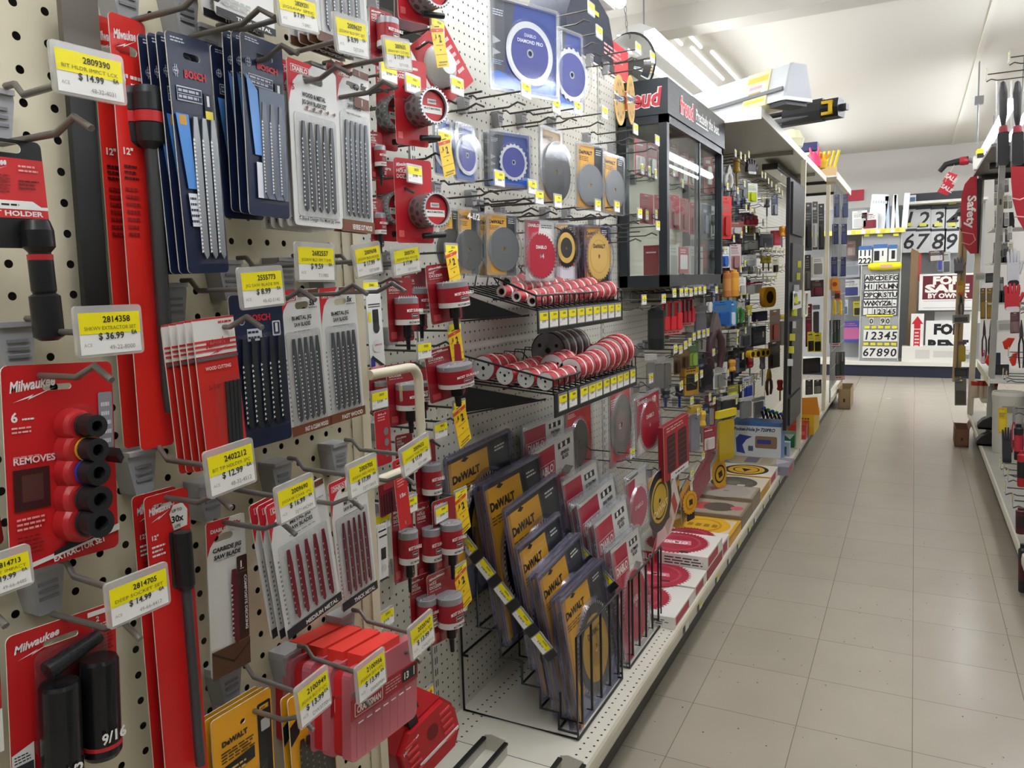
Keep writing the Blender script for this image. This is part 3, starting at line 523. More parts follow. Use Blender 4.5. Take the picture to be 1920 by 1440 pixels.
# ---- red wood cutting packs
WC = [('r', 0, 0, 1, .245, W_), ('r', 0, .0, 1, .012, '#c93030'), ('l', .6, .02, .95, .05, 1, '#d04040')]+[('r', 0, .145+.03*k, 1, .158+.03*k, '#d8312c') for k in range(3)]+logo(.25, .2, .05, '#c8242a', .6)+[('r', 0, .255, 1, .275, '#5f6064'), ('t', 'WOOD CUTTING', .17, .34, .022, '#f3d8cf', {'b': .03, 'w': .62}), ('t', '5-1/8"', .2, .47, .03, '#9c1914', {'b': .02})]
def wcb(t, w, h):
    for k in range(4): MB().prism([(.02*w+.09*k*w, -.44*h), (.10*w+.09*k*w, -.44*h), (.18*w+.1*k*w, .06*h), (.11*w+.1*k*w, .065*h)], -.003, -.0016, mat('#333436', .4, .4)).build('saw_blade', t)
    MB().prism(rrect(-.2*w, -.47*h, .48*w, .1*h, .004), -.005, -.0018, CLEAR, side=CLEAR).build('pouch', t)
pack('jigsaw_blade_pack', 'front red and white wood cutting blade pouch over price tag 2402212', 'blade pack', [(359, 598), (433, 592), (466, 858), (388, 884)], -.553, '#cf2b22', WC, hole=(.5, .085, .11, .035), extra=wcb, gap=.0075, drift=(-.0018, -.001),
     behind=['second red wood cutting pouch, seen as a red edge', 'third red wood cutting pouch, seen as a red edge', 'fourth red wood cutting pouch, seen as a red edge', 'rearmost red wood cutting pouch, leftmost of the five red edges'], group='red wood cutting pouches')
# ---- white jig saw blade packs with a red corner
def dia(lines, band=None, bandtxt='', extra=(), five=True):
    o = [('p', [(0, .02), (.02, 0), (.5, 0), (.36, .06), (.2, .085), (.1, .13), (.04, .2), (0, .27)], '#d2232f'), ('r', .06, .03, .42, .075, '#f1d9d4'), ('r', .07, .034, .41, .071, '#d2232f'), ('t', 'DIABLO', .09, .067, .028, W_, {'b': .04, 'w': .3})]
    if five: o += [('t', '5x', .72, .115, .038, K_, {'b': .04, 's': .2}), ('l', .7, .125, .95, .137, 1, '#55555a'), ('r', .52, .005, .98, .045, '#6b3a22'), ('r', .68, .008, .71, .04, '#caa58c')]
    for i, s in enumerate(lines): o.append(('t', s, .5, .205+.045*i, .026, K_, {'b': .035, 'w': min(.5, .04*len(s)), 'al': 'c'}))
    o.append(('l', .28, .215+.045*len(lines)-.03, .74, .232+.045*len(lines)-.03, 1, '#9a9a96'))
    if band: o += [('r', 0, .93, 1, 1, band), ('t', bandtxt, .32, .985, .03, W_, {'b': .03, 'w': .6})]
    return o+list(extra)
DV = [('l', .02, .45, .05, .9, 14, '#6a6a68')]
def d5(dark='#8a8d90', dot='#ffffff', x0=-.27, dx=.145, z0=-.41, z1=.17, nd=16, bw=.0062, sl=.0, sh=.2): return lambda t, w, h: (blades(t, [(x0+dx*k)*w for k in range(5)], z0*h, z1*h, bw, dark, dot, nd, sh, slant=sl), MB().prism(rrect(-.42*w, (z0-.03)*h, .44*w, (z1+.05)*h, .004), -.0019, -.0015, mat('#c9c9c6', .25), side='#c9c9c6').build('blister_plate', t))
pack('jigsaw_blade_pack', 'front white wood and metal pack with five assorted blades and a red corner', 'blade pack', [(536, 112), (627, 134), (641, 424), (552, 428)], -.565, '#e6e5e0', dia(['WOOD & METAL', 'JIG SAW BLADE SET'], None, five=False, extra=[('t', '5', .06, .185, .035, '#c03030', {'b': .03}), ('t', 'T-Shank Design Fits Most Jig Saws', .5, .965, .02, K_, {'b': .02, 'w': .86, 'al': 'c', 's': .2})]+[('p', [(.3+.14*k, .27), (.36+.14*k, .255), (.37+.14*k, .27), (.335+.14*k, .285)], '#7d5a48') for k in range(5)]), hole=(.5, .09, .42, .05), extra=d5('#55585c', z1=.14, sl=.01), gap=.0075, drift=(-.0035, -.0008),
     behind=['second white wood and metal pack, its edge low on the left', 'third white wood and metal pack, its edge low on the left', 'fourth white wood and metal pack, its edge low on the left', 'rearmost white wood and metal pack of the stack'], group='white wood and metal packs')
pack('jigsaw_blade_pack', 'white reverse cut wood pack with five blades and a brown foot at the panel edge', 'blade pack', [(627, 134), (688, 120), (698, 434), (640, 437)], -.585, '#e6e5e0', dia(['BI-METAL JIG', 'SAW BLADES'], '#7a4526', 'REVERSE CUT WOOD', extra=[('r', .5, .17, .95, .235, '#6b3a22'), ('r', .72, .18, .74, .22, W_)]), hole=(.5, .11, .4, .04), extra=d5('#6f7276'), gap=.009, drift=(-.003, -.0005), behind=['brown footed white pack just behind the reverse cut wood pack'])
pack('jigsaw_blade_pack', 'white fast and clean wood pack with five blades and a brown foot', 'blade pack', [(519, 546), (594, 540), (619, 795), (545, 822)], -.60, '#e6e5e0', dia(['BI-METAL JIG', 'SAW BLADES'], '#7a4526', 'FAST & CLEAN WOOD', extra=DV), hole=(.55, .11, .34, .05), extra=d5('#5f6266'))
pack('jigsaw_blade_pack', 'white fast wood pack with five blades and a brown foot at the panel edge', 'blade pack', [(595, 540), (664, 536), (682, 775), (618, 797)], -.60, '#e6e5e0', dia(['BI-METAL JIG', 'SAW BLADES'], '#7a4526', 'FAST WOOD', extra=DV), hole=(.55, .11, .34, .05), extra=d5('#5f6266'))
RB5 = lambda n: d5('#8c2231', '#c8c2c2', z0=-.40, z1=.13, nd=n, bw=.006, x0=-.29, dx=.155, sl=.0)
pack('jigsaw_blade_pack', 'front white medium metal pack with five red blades and a black foot', 'blade pack', [(500, 938), (600, 905), (643, 1120), (532, 1203)], -.567, '#e6e5e0', dia(['METAL JIG', 'SAW BLADES'], '#26282b', 'MEDIUM METAL', extra=[('l', .03, .4, .06, .9, 14, '#6a6a68')]), hole=(.5, .09, .4, .04), extra=RB5(9), gap=.008, drift=(-.003, .0005),
     behind=['second white medium metal pack, seen as a pale edge', 'rearmost white medium metal pack, seen as a pale edge'], group='white medium metal packs')
pack('jigsaw_blade_pack', 'white thick metal pack with five thin red blades under price tag 2005705', 'blade pack', [(614, 905), (682, 880), (706, 1100), (640, 1150)], -.60, '#e6e5e0', dia(['METAL JIG', 'SAW BLADES'], '#26282b', 'THICK METAL', extra=DV), hole=(.5, .1, .4, .04), extra=d5('#7f3b44', '#c8c2c2', z0=-.40, z1=.17, nd=6, bw=.005))
def carb(t, w, h): blades(t, [.12*w], -.33*h, .16*h, .008, '#7b2b35', '#d8c8c8', 12, .2)
pack('jigsaw_blade_pack', 'white single carbide jig saw blade pack with a brown composite decking strip', 'blade pack', [(383, 985), (458, 957), (465, 1235), (398, 1282)], -.60, '#e3e1da', [('p', [(0, .02), (.02, 0), (.6, 0), (.45, .07), (.25, .1), (.08, .16), (0, .22)], '#d2232f'), ('t', 'DIABLO', .1, .075, .022, W_, {'b': .04, 'w': .42}), ('p', [(.62, .0), (.98, .0), (.98, .08), (.62, .08)], '#eae6dc'), ('t', '50x', .68, .06, .028, '#c03038', {'b': .04}),
     ('t', 'CARBIDE JIG', .5, .20, .026, K_, {'b': .035, 's': .15, 'w': .74, 'al': 'c'}), ('t', 'SAW BLADE', .5, .245, .026, K_, {'b': .035, 's': .15, 'w': .7, 'al': 'c'}), ('l', .2, .25, .8, .262, 1, '#9a9a96'), ('q', .72, .27, 1.0, .82, '#43291b'), ('t', '1', .82, .345, .04, W_, {'b': .04}), ('l', .8, .35, .92, .36, 1, W_),
     ('r', .74, .375, .98, .377, '#8f7768'), ('r', 0, .82, 1, 1, '#5b3c28'), ('r', 0, .82, 1, .825, '#8a6a50'), ('p', [(0, .82), (.55, .93), (1, .85), (1, .86), (.55, .945), (0, .835)], '#2c1c12')], hole=(.42, .115, .5, .05), extra=carb)
o = bpy.data.objects[[k.name for k in bpy.data.objects if k.get('label', '').startswith('white single carbide')][0]]
q_ = quad((383, 985), (458, 957), (465, 1235), (398, 1282), -.60); b = MB(); b.text('COMPOSITE DECKING', .37*q_[1], .10*q_[2], .0032, -.0042, W_, .03, .36*q_[2], 'l', 0, -math.pi/2); b.build('lettering', o)
# ---- packs cut by the top edge
pack('jigsaw_blade_pack', 'front pack with grey blades and brown foot cut off by the top edge', 'blade pack', [(578, -160), (676, -140), (690, 100), (596, 84)], -.56, '#dddcd6', dia(['BI-METAL'], '#5d3a24', 'WOOD', extra=[]), hole=(.5, .09, .4, .04), extra=d5('#77797c', x0=-.3), gap=.009, drift=(-.004, -.001), behind=['second brown footed pack at the top edge', 'third brown footed pack at the top edge', 'rearmost brown footed pack at the top edge'], group='brown footed packs at the top edge')
pack('jigsaw_blade_pack', 'front white pack with a black foot at the top edge of the picture', 'blade pack', [(395, -170), (498, -150), (516, 62), (400, 36)], -.575, '#e6e5e0', dia(['METAL'], '#1d1e20', 'THIN METAL', extra=[('l', .1, .8, .6, .9, 2, '#b9b9b4')]), hole=(.5, .09, .4, .04), gap=.012, drift=(-.004, 0), behind=['rear white pack with a black foot at the top edge'])
# ---- yellow blade packs and the clear red cases
YE = '#eda81c'
DW = [('q', .74, .07, .98, 1, '#17181a'), ('q', .78, .09, .94, .12, '#e8b030'), ('t', 'HCS', .80, .115, .014, K_, {'b': .03}), ('t', '6', .83, .165, .025, W_, {'b': .03}), ('q', .79, .18, .95, .26, '#b9b9b4'), ('t', 'DeWALT', .14, .2, .033, '#2a2420', {'b': .05, 'w': .42}), ('l', .12, .23, .68, .31, 4, '#33291a'), ('p', [(.12, .33), (.66, .31), (.66, .39), (.42, .40), (.4, .45), (.12, .46)], '#17181a'), ('l', .15, .35, .6, .44, 3, '#e3ba62')]
def dwb(t, w, h): blades(t, [(-.2+.12*k)*w for k in range(5)], -.42*h, .02*h, .008, '#2c2a26', '#5b5348', 10, .1, slant=.1)
pack('jigsaw_blade_pack', 'front yellow six piece blade pack at the bottom edge of the picture', 'blade pack', [(394, 1350), (505, 1290), (520, 1560), (410, 1640)], -.585, YE, DW, hole=(.5, .115, .09, .03), extra=dwb, gap=.007, drift=(-.002, 0), behind=['second yellow six piece blade pack', 'third yellow six piece blade pack'], group='yellow six piece blade packs')
pack('jigsaw_blade_pack', 'yellow pack of five dark blades left of the clear red cases', 'blade pack', [(538, 1310), (618, 1260), (634, 1500), (555, 1570)], -.585, YE, DW[:4]+[('p', [(0, .2), (.2, .16), (.2, .28), (0, .34)], '#17181a')], hole=(.5, .1, .09, .03), extra=lambda t, w, h: blades(t, [(-.28+.13*k)*w for k in range(5)], -.45*h, .17*h, .008, '#33302b', '#6b6558', 12, .1), gap=.008, drift=(-.002, 0), behind=['second yellow pack, close behind the five blade pack'])
def case(t, w, h, front=True):
    MB().prism(rrect(-w/2+.004, -h/2, w/2, h/2-.012, .008), -.0, .014, mat('#c8242a', .3), smooth=True).build('red_back', t)
    b = MB(); b.prism(rrect(-w/2, -h/2, w/2, h/2-.006, .008), -.013, -.001, CLEARR, side=CLEARR)
    for k in range(7): b.box((-.42+.12*k)*w, (-.412+.12*k)*w, -.0135, -.004, -.47*h, -.02*h, CLEARR); b.box((-.40+.12*k)*w, (-.33+.12*k)*w, -.0138, -.0132, -.12*h, -.11*h, '#efe3e3')
    b.build('clear_lid', t)
    b = MB(); b.box(-w/2, w/2, -.0142, -.0134, -.05*h, .16*h, '#a81f26'); art(b, w, h, -.0142, [('q', .04, .375, .44, .525, '#ead9d6'), ('q', .05, .382, .43, .518, '#a81f26'), ('t', 'CRAFTSMAN', .07, .495, .07, W_, {'b': .03, 'w': .34}), ('l', .48, .37, .72, .5, 4, '#d99a9a'), ('r', .74, .36, .97, .5, '#1c1718'), ('t', '13', .77, .47, .075, W_, {'b': .03}), ('r', .92, .38, .935, .48, W_)]); b.build('printed_band', t)
    b = MB(); b.box(-.3*w, .25*w, -.01, .012, h/2-.012, h/2+.004, '#e23a30'); b.build('hang_tab', t)
M, w, h = quad((640, 1246), (764, 1180), (766, 1345), (640, 1420), -.540)
t = thing('blade_case', 'front clear and red thirteen piece blade case with a red printed band', 'blade case', M, 'clear red blade cases'); case(t, w, h)
for k, l in enumerate(('second clear and red blade case, behind the front one', 'third clear and red blade case, behind two others', 'rearmost clear and red blade case on its hook')): dup(t, M @ Matrix.Translation((-.002*(k+1), .0265*(k+1), 0)), l)
# ================================================================ the bay of hole saws behind the cream panel, and the bay of circular saw blades
def at(x, y, X): return onX(x, y, X)
def peg(px, label, num='', price='$ 9.99', code='', X=-.87, q=None, fine=True, sale=None, rad=.0026, group=None, wh=(.051, .031), drop=.033, L=None, xb=XB, dz=0.):
    if q: M, w, h = quad(*q, X); C = M.to_translation()
    else: C = at(*px, X); M = None; w, h = wh
    C = C-Vector((0, 0, dz))
    return hook(label, Vector((xb, C.y, C.z)), X-xb, M, (w, h), num, '', price, code, rad=rad, drop=drop, fine=fine, sale=sale, group=group, col='#55524d')
def strip(q, X=-.862, txt='2'):
    def f(t):
        M, w, h = quad(*q, X); b = MB(); b.prism(rrect(-w/2, -h/2, w/2, h/2, .001), -.0004, 0, '#f2c714', side='#d8b010')
        b.rect(-w/2, h*.44, w/2, h*.5, -.0006, '#f5e23a'); b.rect(-w/2, h*.34, w/2, h*.42, -.0006, '#d8461c'); b.text('SAVE', 0, h*.365, h*.03, -.0008, '#f6e6c0', .02, al='c'); b.rect(-w*.2, h*.455, w*.2, h*.48, -.0007, '#3a3410')
        b.text('$', -w*.2, h*.2, h*.085, -.0008, '#1d1a10', .04, al='c'); b.text(txt, w*.12, h*.1, h*.17, -.0008, '#1d1a10', .045, al='c'); b.text('SAVE', -w*.44, h*.15, h*.04, -.0008, '#d8461c', .02, w*.2)
        b.rect(-w*.3, h*.02, w*.3, h*.04, -.0008, '#a08410'); b.rect(-w*.06, -h*.1, w*.06, -h*.06, -.0008, '#806c14'); b.rect(-w*.47, -h*.2, w*.47, -h*.19, -.0008, '#6a5a10'); b.rect(-w*.3, -h*.4, w*.4, -h*.36, -.0008, '#8a7514'); b.rect(-w*.4, -h*.46, w*.3, -h*.43, -.0008, '#8a7514')
        o = b.build('sale_strip'); o.parent = t; o.matrix_parent_inverse = t.matrix_world.inverted(); o.matrix_world = M; o['label'] = 'yellow and red dollar sale strip'
    return f
S_ = [((726, 137), 'left of the pair of tags under the grey cup', '31801', 0), ((772, 160), 'right of the pair of tags under the grey cup', '31811', 0), ((855, 163), 'alone on the pegboard left of the big blue pack', '31821', 0), ((775, 328), 'over the lower toothed cup pack', '20352', 0), ((793, 658), 'left of the large most durable pack', '20362', 0),
      ((824, 807), 'above the rear yellow rack packs', '20412', 0), ((766, 948), 'over the middle cup packs behind the panel', '20421', 0), ((826, 963), 'over the right cup pack beside the rack', '20441', 0), ((709, 750), 'seen through the pull handle, at its left', '20371', 0), ((763, 734), 'seen through the pull handle, at its right', '20381', 0), ((714, 978), 'against the panel edge below the pull handle', '20431', 0), ((721, 1160), 'against the panel edge near the bottom', '20451', 0),
      ((690, 545), 'against the panel edge above the white recip blade pack', '20461', 0), ((748, 497), 'half behind the tag 2005754', '20471', 0)]
for p, l, n, _ in S_: peg(p, 'thin hook and price tag '+l, n, X=-.87, wh=(.05, .031))
for k, (q, l, tx) in enumerate([([(805, 45), (830, 50), (842, 130), (820, 122)], 'beside the tilted red card at the top', '2'), ([(819, 256), (843, 262), (855, 333), (833, 328)], 'left of the small blue packs', '2'), ([(833, 469), (855, 469), (866, 541), (846, 538)], 'left of the upper black tray', '2'),
    ([(838, 617), (862, 616), (872, 685), (850, 688)], 'between the two black trays', '2'), ([(847, 765), (871, 758), (884, 828), (862, 836)], 'under the lower black tray', '2'), ([(851, 931), (872, 924), (883, 993), (863, 1001)], 'at the top of the yellow blade rack', '2'), ([(849, 1073), (873, 1063), (885, 1132), (864, 1142)], 'lowest, left of the yellow blade rack', '2'), ([(787, 1317), (808, 1288), (828, 1346), (810, 1370)], 'in front of the red tool case', '5')]):
    C = quad(*q, -.862)[0].to_translation(); top = Vector(at((q[0][0]+q[1][0])/2, (q[0][1]+q[1][1])/2, -.87))
    hook('hook with a yellow %s dollar strip ' % ('two' if tx == '2' else 'five')+l, Vector((XB, top.y, top.z-.004)), .176, None, (.05, .03), '20'+str(500+k*13), '', '$ 19.99', '', col='#55524d', sale=strip(q, -.862, tx))
MR = '#a51f2b'
def cup(t, w, h, zc, hc, rw=.36, dark='#1b1b1d', txt='MOST DURABLE', arbor=True, cx=0.):
    r = rw*w; x = cx*w; z1 = zc+hc/2; z0 = zc-hc/2; y = -r*.75-.002
    b0 = MB().lathe([(r*.9, z1), (r, z1-.001), (r, z0+hc*.76)], mat('#a2a3a7', .35, .4), 18, c=(x, y, 0)); sc_ = b0.build('saw_cup', t)
    b = MB(); b.prism([(x-r+2*r*k/16, z1+(.004 if k % 2 else 0)) for k in range(17)]+[(x+r, z1-.006), (x-r, z1-.006)], y-r*.2, y-r*.16, mat('#b9babd', .35, .3)); b.build('teeth', sc_)
    b = MB(); b.lathe([(r*1.02, z0+hc*.78), (r*1.02, z0+hc*.2)], mat(MR, .35), 18, c=(x, y, 0)); b.lathe([(r*1.02, z0+hc*.2), (r*1.02, z0)], mat('#e6e2dc', .35), 18, c=(x, y, 0))
    f = y-r*1.025; b.text(txt, x, z0+hc*.48, hc*.105, f, W_, .035, r*1.7, 'c'); b.rect(x-r*.35, z0+hc*.26, x+r*.35, z0+hc*.41, f, '#e8d8d4'); b.rect(x-r*.33, z0+hc*.27, x+r*.33, z0+hc*.40, f-.0003, '#2a1a1c'); b.text('WARRANTY', x, z0+hc*.30, hc*.06, f-.0006, W_, .02, r*.6, 'c'); b.text('MULTI-MATERIAL', x, z0+hc*.06, hc*.07, f, K_, .03, r*1.3, 'c'); b.build('printed_band', sc_)
    if arbor: MB().lathe([(r*.35, z0), (r*.35, z0-hc*.45), (r*.2, z0-hc*.5), (r*.16, z0-hc*.95)], mat(dark, .4, .2), 10, c=(x, y, 0)).build('arbor', t)
def clam(q, X, label, yaw=.25, band=(.52, .42), group=None, behind=(), extra_txt=True, M=None, wh=None):
    if M is None: M, w, h = quad(*q, X, yaw)
    else: w, h = wh
    t = thing('hole_saw_pack', label, 'hole saw pack', M, group)
    ops = logo(.08, .09, .035, w=.4)+[('t', 'HOLE', .08, .15, .035, W_, {'b': .03}), ('t', 'DOZER', .08, .205, .04, W_, {'b': .03, 'w': .42}), ('l', .08, .22, .6, .25, 1, '#e8b8b4'), ('q', .08, .84, .3, .95, '#d84a4e'), ('q', .62, .83, .95, .95, '#1c1718'), ('t', '30%', .66, .93, .05, W_, {'b': .02, 'w': .26})]
    cardmesh(w, h, MR, ops, (.5, .06, .3, .025), .006, back='#7d7a74').build('card', t)
    cup(t, w, h, (.5-band[0])*h, band[1]*h)
    b = MB(); b.prism(rrect(-w*.5-.004, -h*.5-.004, w*.5+.004, h*.5+.004, .01), -.004, -.0025, CLEAR, side=CLEAR); b.build('blister', t)
    for k, l in enumerate(behind): dup(t, M @ Matrix.Translation((-.004, .045*(k+1), .0)), l, group)
    return t
clam([(797, 497), (855, 492), (868, 600), (808, 607)], -.88, 'upper right red hole saw pack beside the two dollar strip')
clam([(722, 522), (772, 520), (776, 640), (730, 640)], -.90, 'red hole saw pack left of two, under tag 2005754')
clam([(752, 505), (798, 505), (800, 618), (758, 620)], -.96, 'red hole saw pack half hidden behind its front neighbour under tag 2005754')
clam([(794, 655), (862, 648), (873, 742), (806, 752)], -.87, 'large red most durable hole saw pack below the sale strip between the trays')
clam([(722, 683), (778, 680), (783, 792), (730, 798)], -.89, 'red hole saw pack seen through the pull handle')
clam([(690, 690), (722, 688), (726, 770), (694, 775)], -.93, 'red hole saw pack at the panel edge, left of the handle')
clam([(766, 690), (800, 688), (803, 770), (770, 775)], -.97, 'dark red hole saw pack behind the vertical bar of the handle')
clam([(733, 950), (772, 945), (778, 1085), (738, 1092)], -.88, 'left red hole saw pack of the row under the red fifteen pack')
clam([(778, 945), (815, 938), (820, 1080), (782, 1088)], -.90, 'middle red hole saw pack of the row left of the black rack band')
clam([(809, 940), (852, 930), (858, 1060), (815, 1070)], -.87, 'right red hole saw pack of the row left of the black rack band')
clam([(767, 1082), (806, 1075), (812, 1195), (772, 1204)], -.90, 'left red hole saw pack of the lowest pair')
clam([(799, 1078), (850, 1062), (858, 1192), (808, 1206)], -.87, 'front right red hole saw pack of the lowest pair')
clam([(776, 830), (815, 822), (820, 955), (782, 960)], -.91, 'red hole saw pack just right of the lower end of the handle')
clam([(740, 815), (772, 812), (776, 905), (744, 910)], -.93, 'red hole saw pack framed by the lower half of the handle')
clam([(692, 250), (715, 245), (720, 335), (697, 340)], -.93, 'narrow red pack at the panel edge under the white pack')
clam([(692, 375), (716, 372), (720, 462), (696, 466)], -.93, 'narrow red pack at the panel edge below the toothed cups')
# flat red cards, recip blade cards and narrow packs along the panel edge
pack('recip_blade_pack', 'white and black recip saw blade card at the panel edge above the handle', 'blade pack', [(684, 540), (711, 538), (722, 688), (694, 692)], -.80, '#e6e5e1', [('r', .1, .2, .9, .215, K_), ('r', .1, .23, .9, .24, K_), ('r', .35, .27, .75, .5, K_), ('c', .55, .5, .22, '#2e2e30'), ('r', .05, .3, .25, .42, '#e8d81a'), ('c', .5, .72, .28, '#dddbd6'), ('t', 'LENOX', .35, .72, .022, '#b8323a', {'b': .03, 'w': .5}), ('r', .02, .86, .3, .97, '#3a2f8c'), ('p', [(.15, .83), (.95, .98), (.8, 1), (.05, .86)], K_), ('r', 0, .975, .9, 1, '#dd8888')])
pack('recip_blade_pack', 'white and black recip saw blade card at the panel edge below the handle', 'blade pack', [(706, 985), (724, 980), (728, 1085), (710, 1092)], -.80, '#e6e5e1', [('r', .1, .1, .9, .13, K_), ('r', .15, .2, .95, .23, K_), ('r', .3, .42, .8, .62, K_), ('c', .55, .78, .25, '#c9c7c2'), ('r', .05, .95, .9, .99, '#2a2a2c')])
pack('tool_pack', 'narrow bright red pack marked 15x behind the lower bar of the handle', 'tool pack', [(735, 862), (756, 858), (772, 985), (748, 992)], -.84, '#cc2428', [('t', '15x', .3, .55, .05, W_, {'b': .04, 'w': .5}), ('l', .2, .2, .8, .4, 5, '#f0a8a4'), ('t', '1', .5, .95, .05, W_)])
pack('tool_pack', 'dark red pack of thin blades seen under the handle beside the panel edge', 'tool pack', [(707, 895), (737, 890), (742, 960), (712, 968)], -.86, '#8f2430', [('r', .1+.16*k, .45, .18+.16*k, .98, '#2d2224') for k in range(5)]+[('q', .3, .1, .9, .35, '#c23a40')])
pack('tool_pack', 'long red pack with round knockouts standing behind the handle at the panel edge', 'tool pack', [(701, 770), (728, 768), (735, 870), (706, 872)], -.86, '#b4202a', [('l', .2, .05, .8, .2, 3, '#e8a0a0'), ('c', .7, .4, .16, '#77777a'), ('c', .7, .6, .16, '#77777a'), ('c', .7, .8, .16, '#77777a')])
# big toothed cups in clear shells with red cards
def bigcup(q, X, label, ring, yaw=.35, body='#8d8e92', ops=None, holes=True, w_h=None):
    """red card, and a cup whose toothed mouth points out of the card"""
    M, w, h = quad(*q, X, yaw); t = thing('hole_saw_pack', label, 'hole saw pack', M)
    cardmesh(w, h, '#c3222c', ops or logo(.06, .1, .04, w=.3)+[('t', 'HOLE', .06, .17, .04, W_, {'b': .03}), ('t', 'DOZER', .06, .235, .045, W_, {'b': .03, 'w': .34}), ('q', .06, .85, .2, .93, '#e86a68')], (.6, .1, .3, .03), .006, back='#7d7a74').build('card', t)
    (cx, cz, r, L) = ring; x, z, r = (cx-.5)*w, (.5-cz)*h, r*h; b = MB(); mm = mat(body, .35, .5)
    b.lathe([(r*.96, -.002), (r, -.004), (r, -L)], mm, 26, 'y', (x, 0, z), cap=False); b.lathe([(r*.96, -L), (r*.96, -.004)], mat('#6b6b70', .4, .4), 26, 'y', (x, 0, z), cap=False)
    if holes:
        for a in range(150, 290, 28):
            for yy, rr in ((-.3*L, .20), (-.62*L, .15)):
                aa = math.radians(a+(14 if yy < -.5*L else 0)); c = Vector((x+r*1.004*math.cos(aa), yy, z+r*1.004*math.sin(aa))); tx = Vector((-math.sin(aa), 0, math.cos(aa)))
                b.add([tuple(c+tx*rr*r*math.cos(k*math.pi/6)+Vector((0, rr*r*math.sin(k*math.pi/6), 0))) for k in range(12)], [tuple(range(12))], '#4a494c')
    b.build('saw_cup', t)
    b = MB(); g = gear(x, z, r*1.06, 30, .09); b.prism(g, -L-.003, -L+.003, mat('#c8c9cc', .3, .5), holes=[circ(x, z, r*.9, 26)]); b.build('toothed_rim', t)
    b = MB(); b.prism(circ(x, z, r*.86, 24), -L*.9, -L*.88, mat('#c0222b', .35)); b.rect(x-r*.7, z-r*.42, x+r*.7, z-r*.02, -L*.9-.0004, W_); b.rect(x-r*.35, z+r*.12, x+r*.3, z+r*.4, -L*.9-.0004, '#e8dcda'); b.text('WARRANTY', x, z+r*.2, r*.12, -L*.9-.0008, K_, .02, r*.55, 'c'); b.text('MULTI-MATERIAL', x, z-.2*r, r*.11, -L*.9-.0008, K_, .02, r*1.2, 'c'); b.build('insert_card', t)
    b = MB(); b.lathe([(r*1.22, -.003), (r*1.15, -L*1.02), (r*1.02, -L*1.12), (r*.95, -L*1.12)], CLEAR, 26, 'y', (x, 0, z), cap=False); b.build('blister', t)
    MB().tube([(x-.1*w, -.02, -.42*h), (x+.45*w, -.025, -.40*h)], .006, mat('#1d1d1f', .35), 8).build('pilot_bit', t)
    return t, M
bigcup([(736, 292), (808, 305), (812, 450), (745, 462)], -.885, 'red card with a grey toothed hole saw cup, below the upper one', (.66, .62, .20, .055))
bigcup([(736, 105), (798, 118), (802, 268), (744, 280)], -.885, 'red card with a grey toothed hole saw cup, above the lower one', (.68, .58, .20, .055))
bigcup([(740, -120), (806, -112), (812, 40), (748, 46)], -.885, 'toothed grey hole saw cup pack cut off by the top edge', (.62, .68, .21, .055))
for q, l in (([(703, 300), (742, 303), (745, 450), (708, 455)], 'rear red card and grey cup behind the lower toothed cup pack'), ([(703, 115), (742, 120), (745, 280), (708, 285)], 'rear dark red card and grey cup behind the upper toothed cup pack')):
    bigcup(q, -.95, l, (.6, .6, .2, .04))
M, w, h = quad((740, -40), (800, -40), (800, 60), (740, 60), -.93, .3)
t = thing('tool_case', 'dark red and black case at the top edge behind the panel', 'tool case', M); cardmesh(w, h, '#5d1620', [('r', .1, .5, .9, .56, '#231216')], None, .008).build('lid', t); MB().box(-w/2, w/2, 0, .05, -h/2, h/2, '#1f1d1f').build('body', t)
# tilted red card with a white dish shaped cup
M, w, h = quad((832, 35), (853, 95), (826, 205), (806, 150), -.90, .1)
t = thing('hole_saw_pack', 'tilted red diamond shaped card with a white dish beside a sale strip', 'hole saw pack', frame(M.to_translation(), .3, math.radians(38)))
cardmesh(.115, .14, '#c0222c', [('l', .75, .2, .93, .8, 5, '#f2c9c6')], (.3, .1, .2, .04), .004).build('card', t); MB().lathe([(.0, -.03), (.02, -.03), (.042, -.006), (.044, -.001)], mat('#e9ecec', .25), 22, 'y', (-.01, 0, 0)).build('white_dish', t)
M, w, h = quad((692, 18), (735, 20), (738, 125), (696, 128), -.90, .2); clam(None, 0, 'white topped red hole saw pack at the top left of the bay', band=(.45, .5), M=M, wh=(w, h))
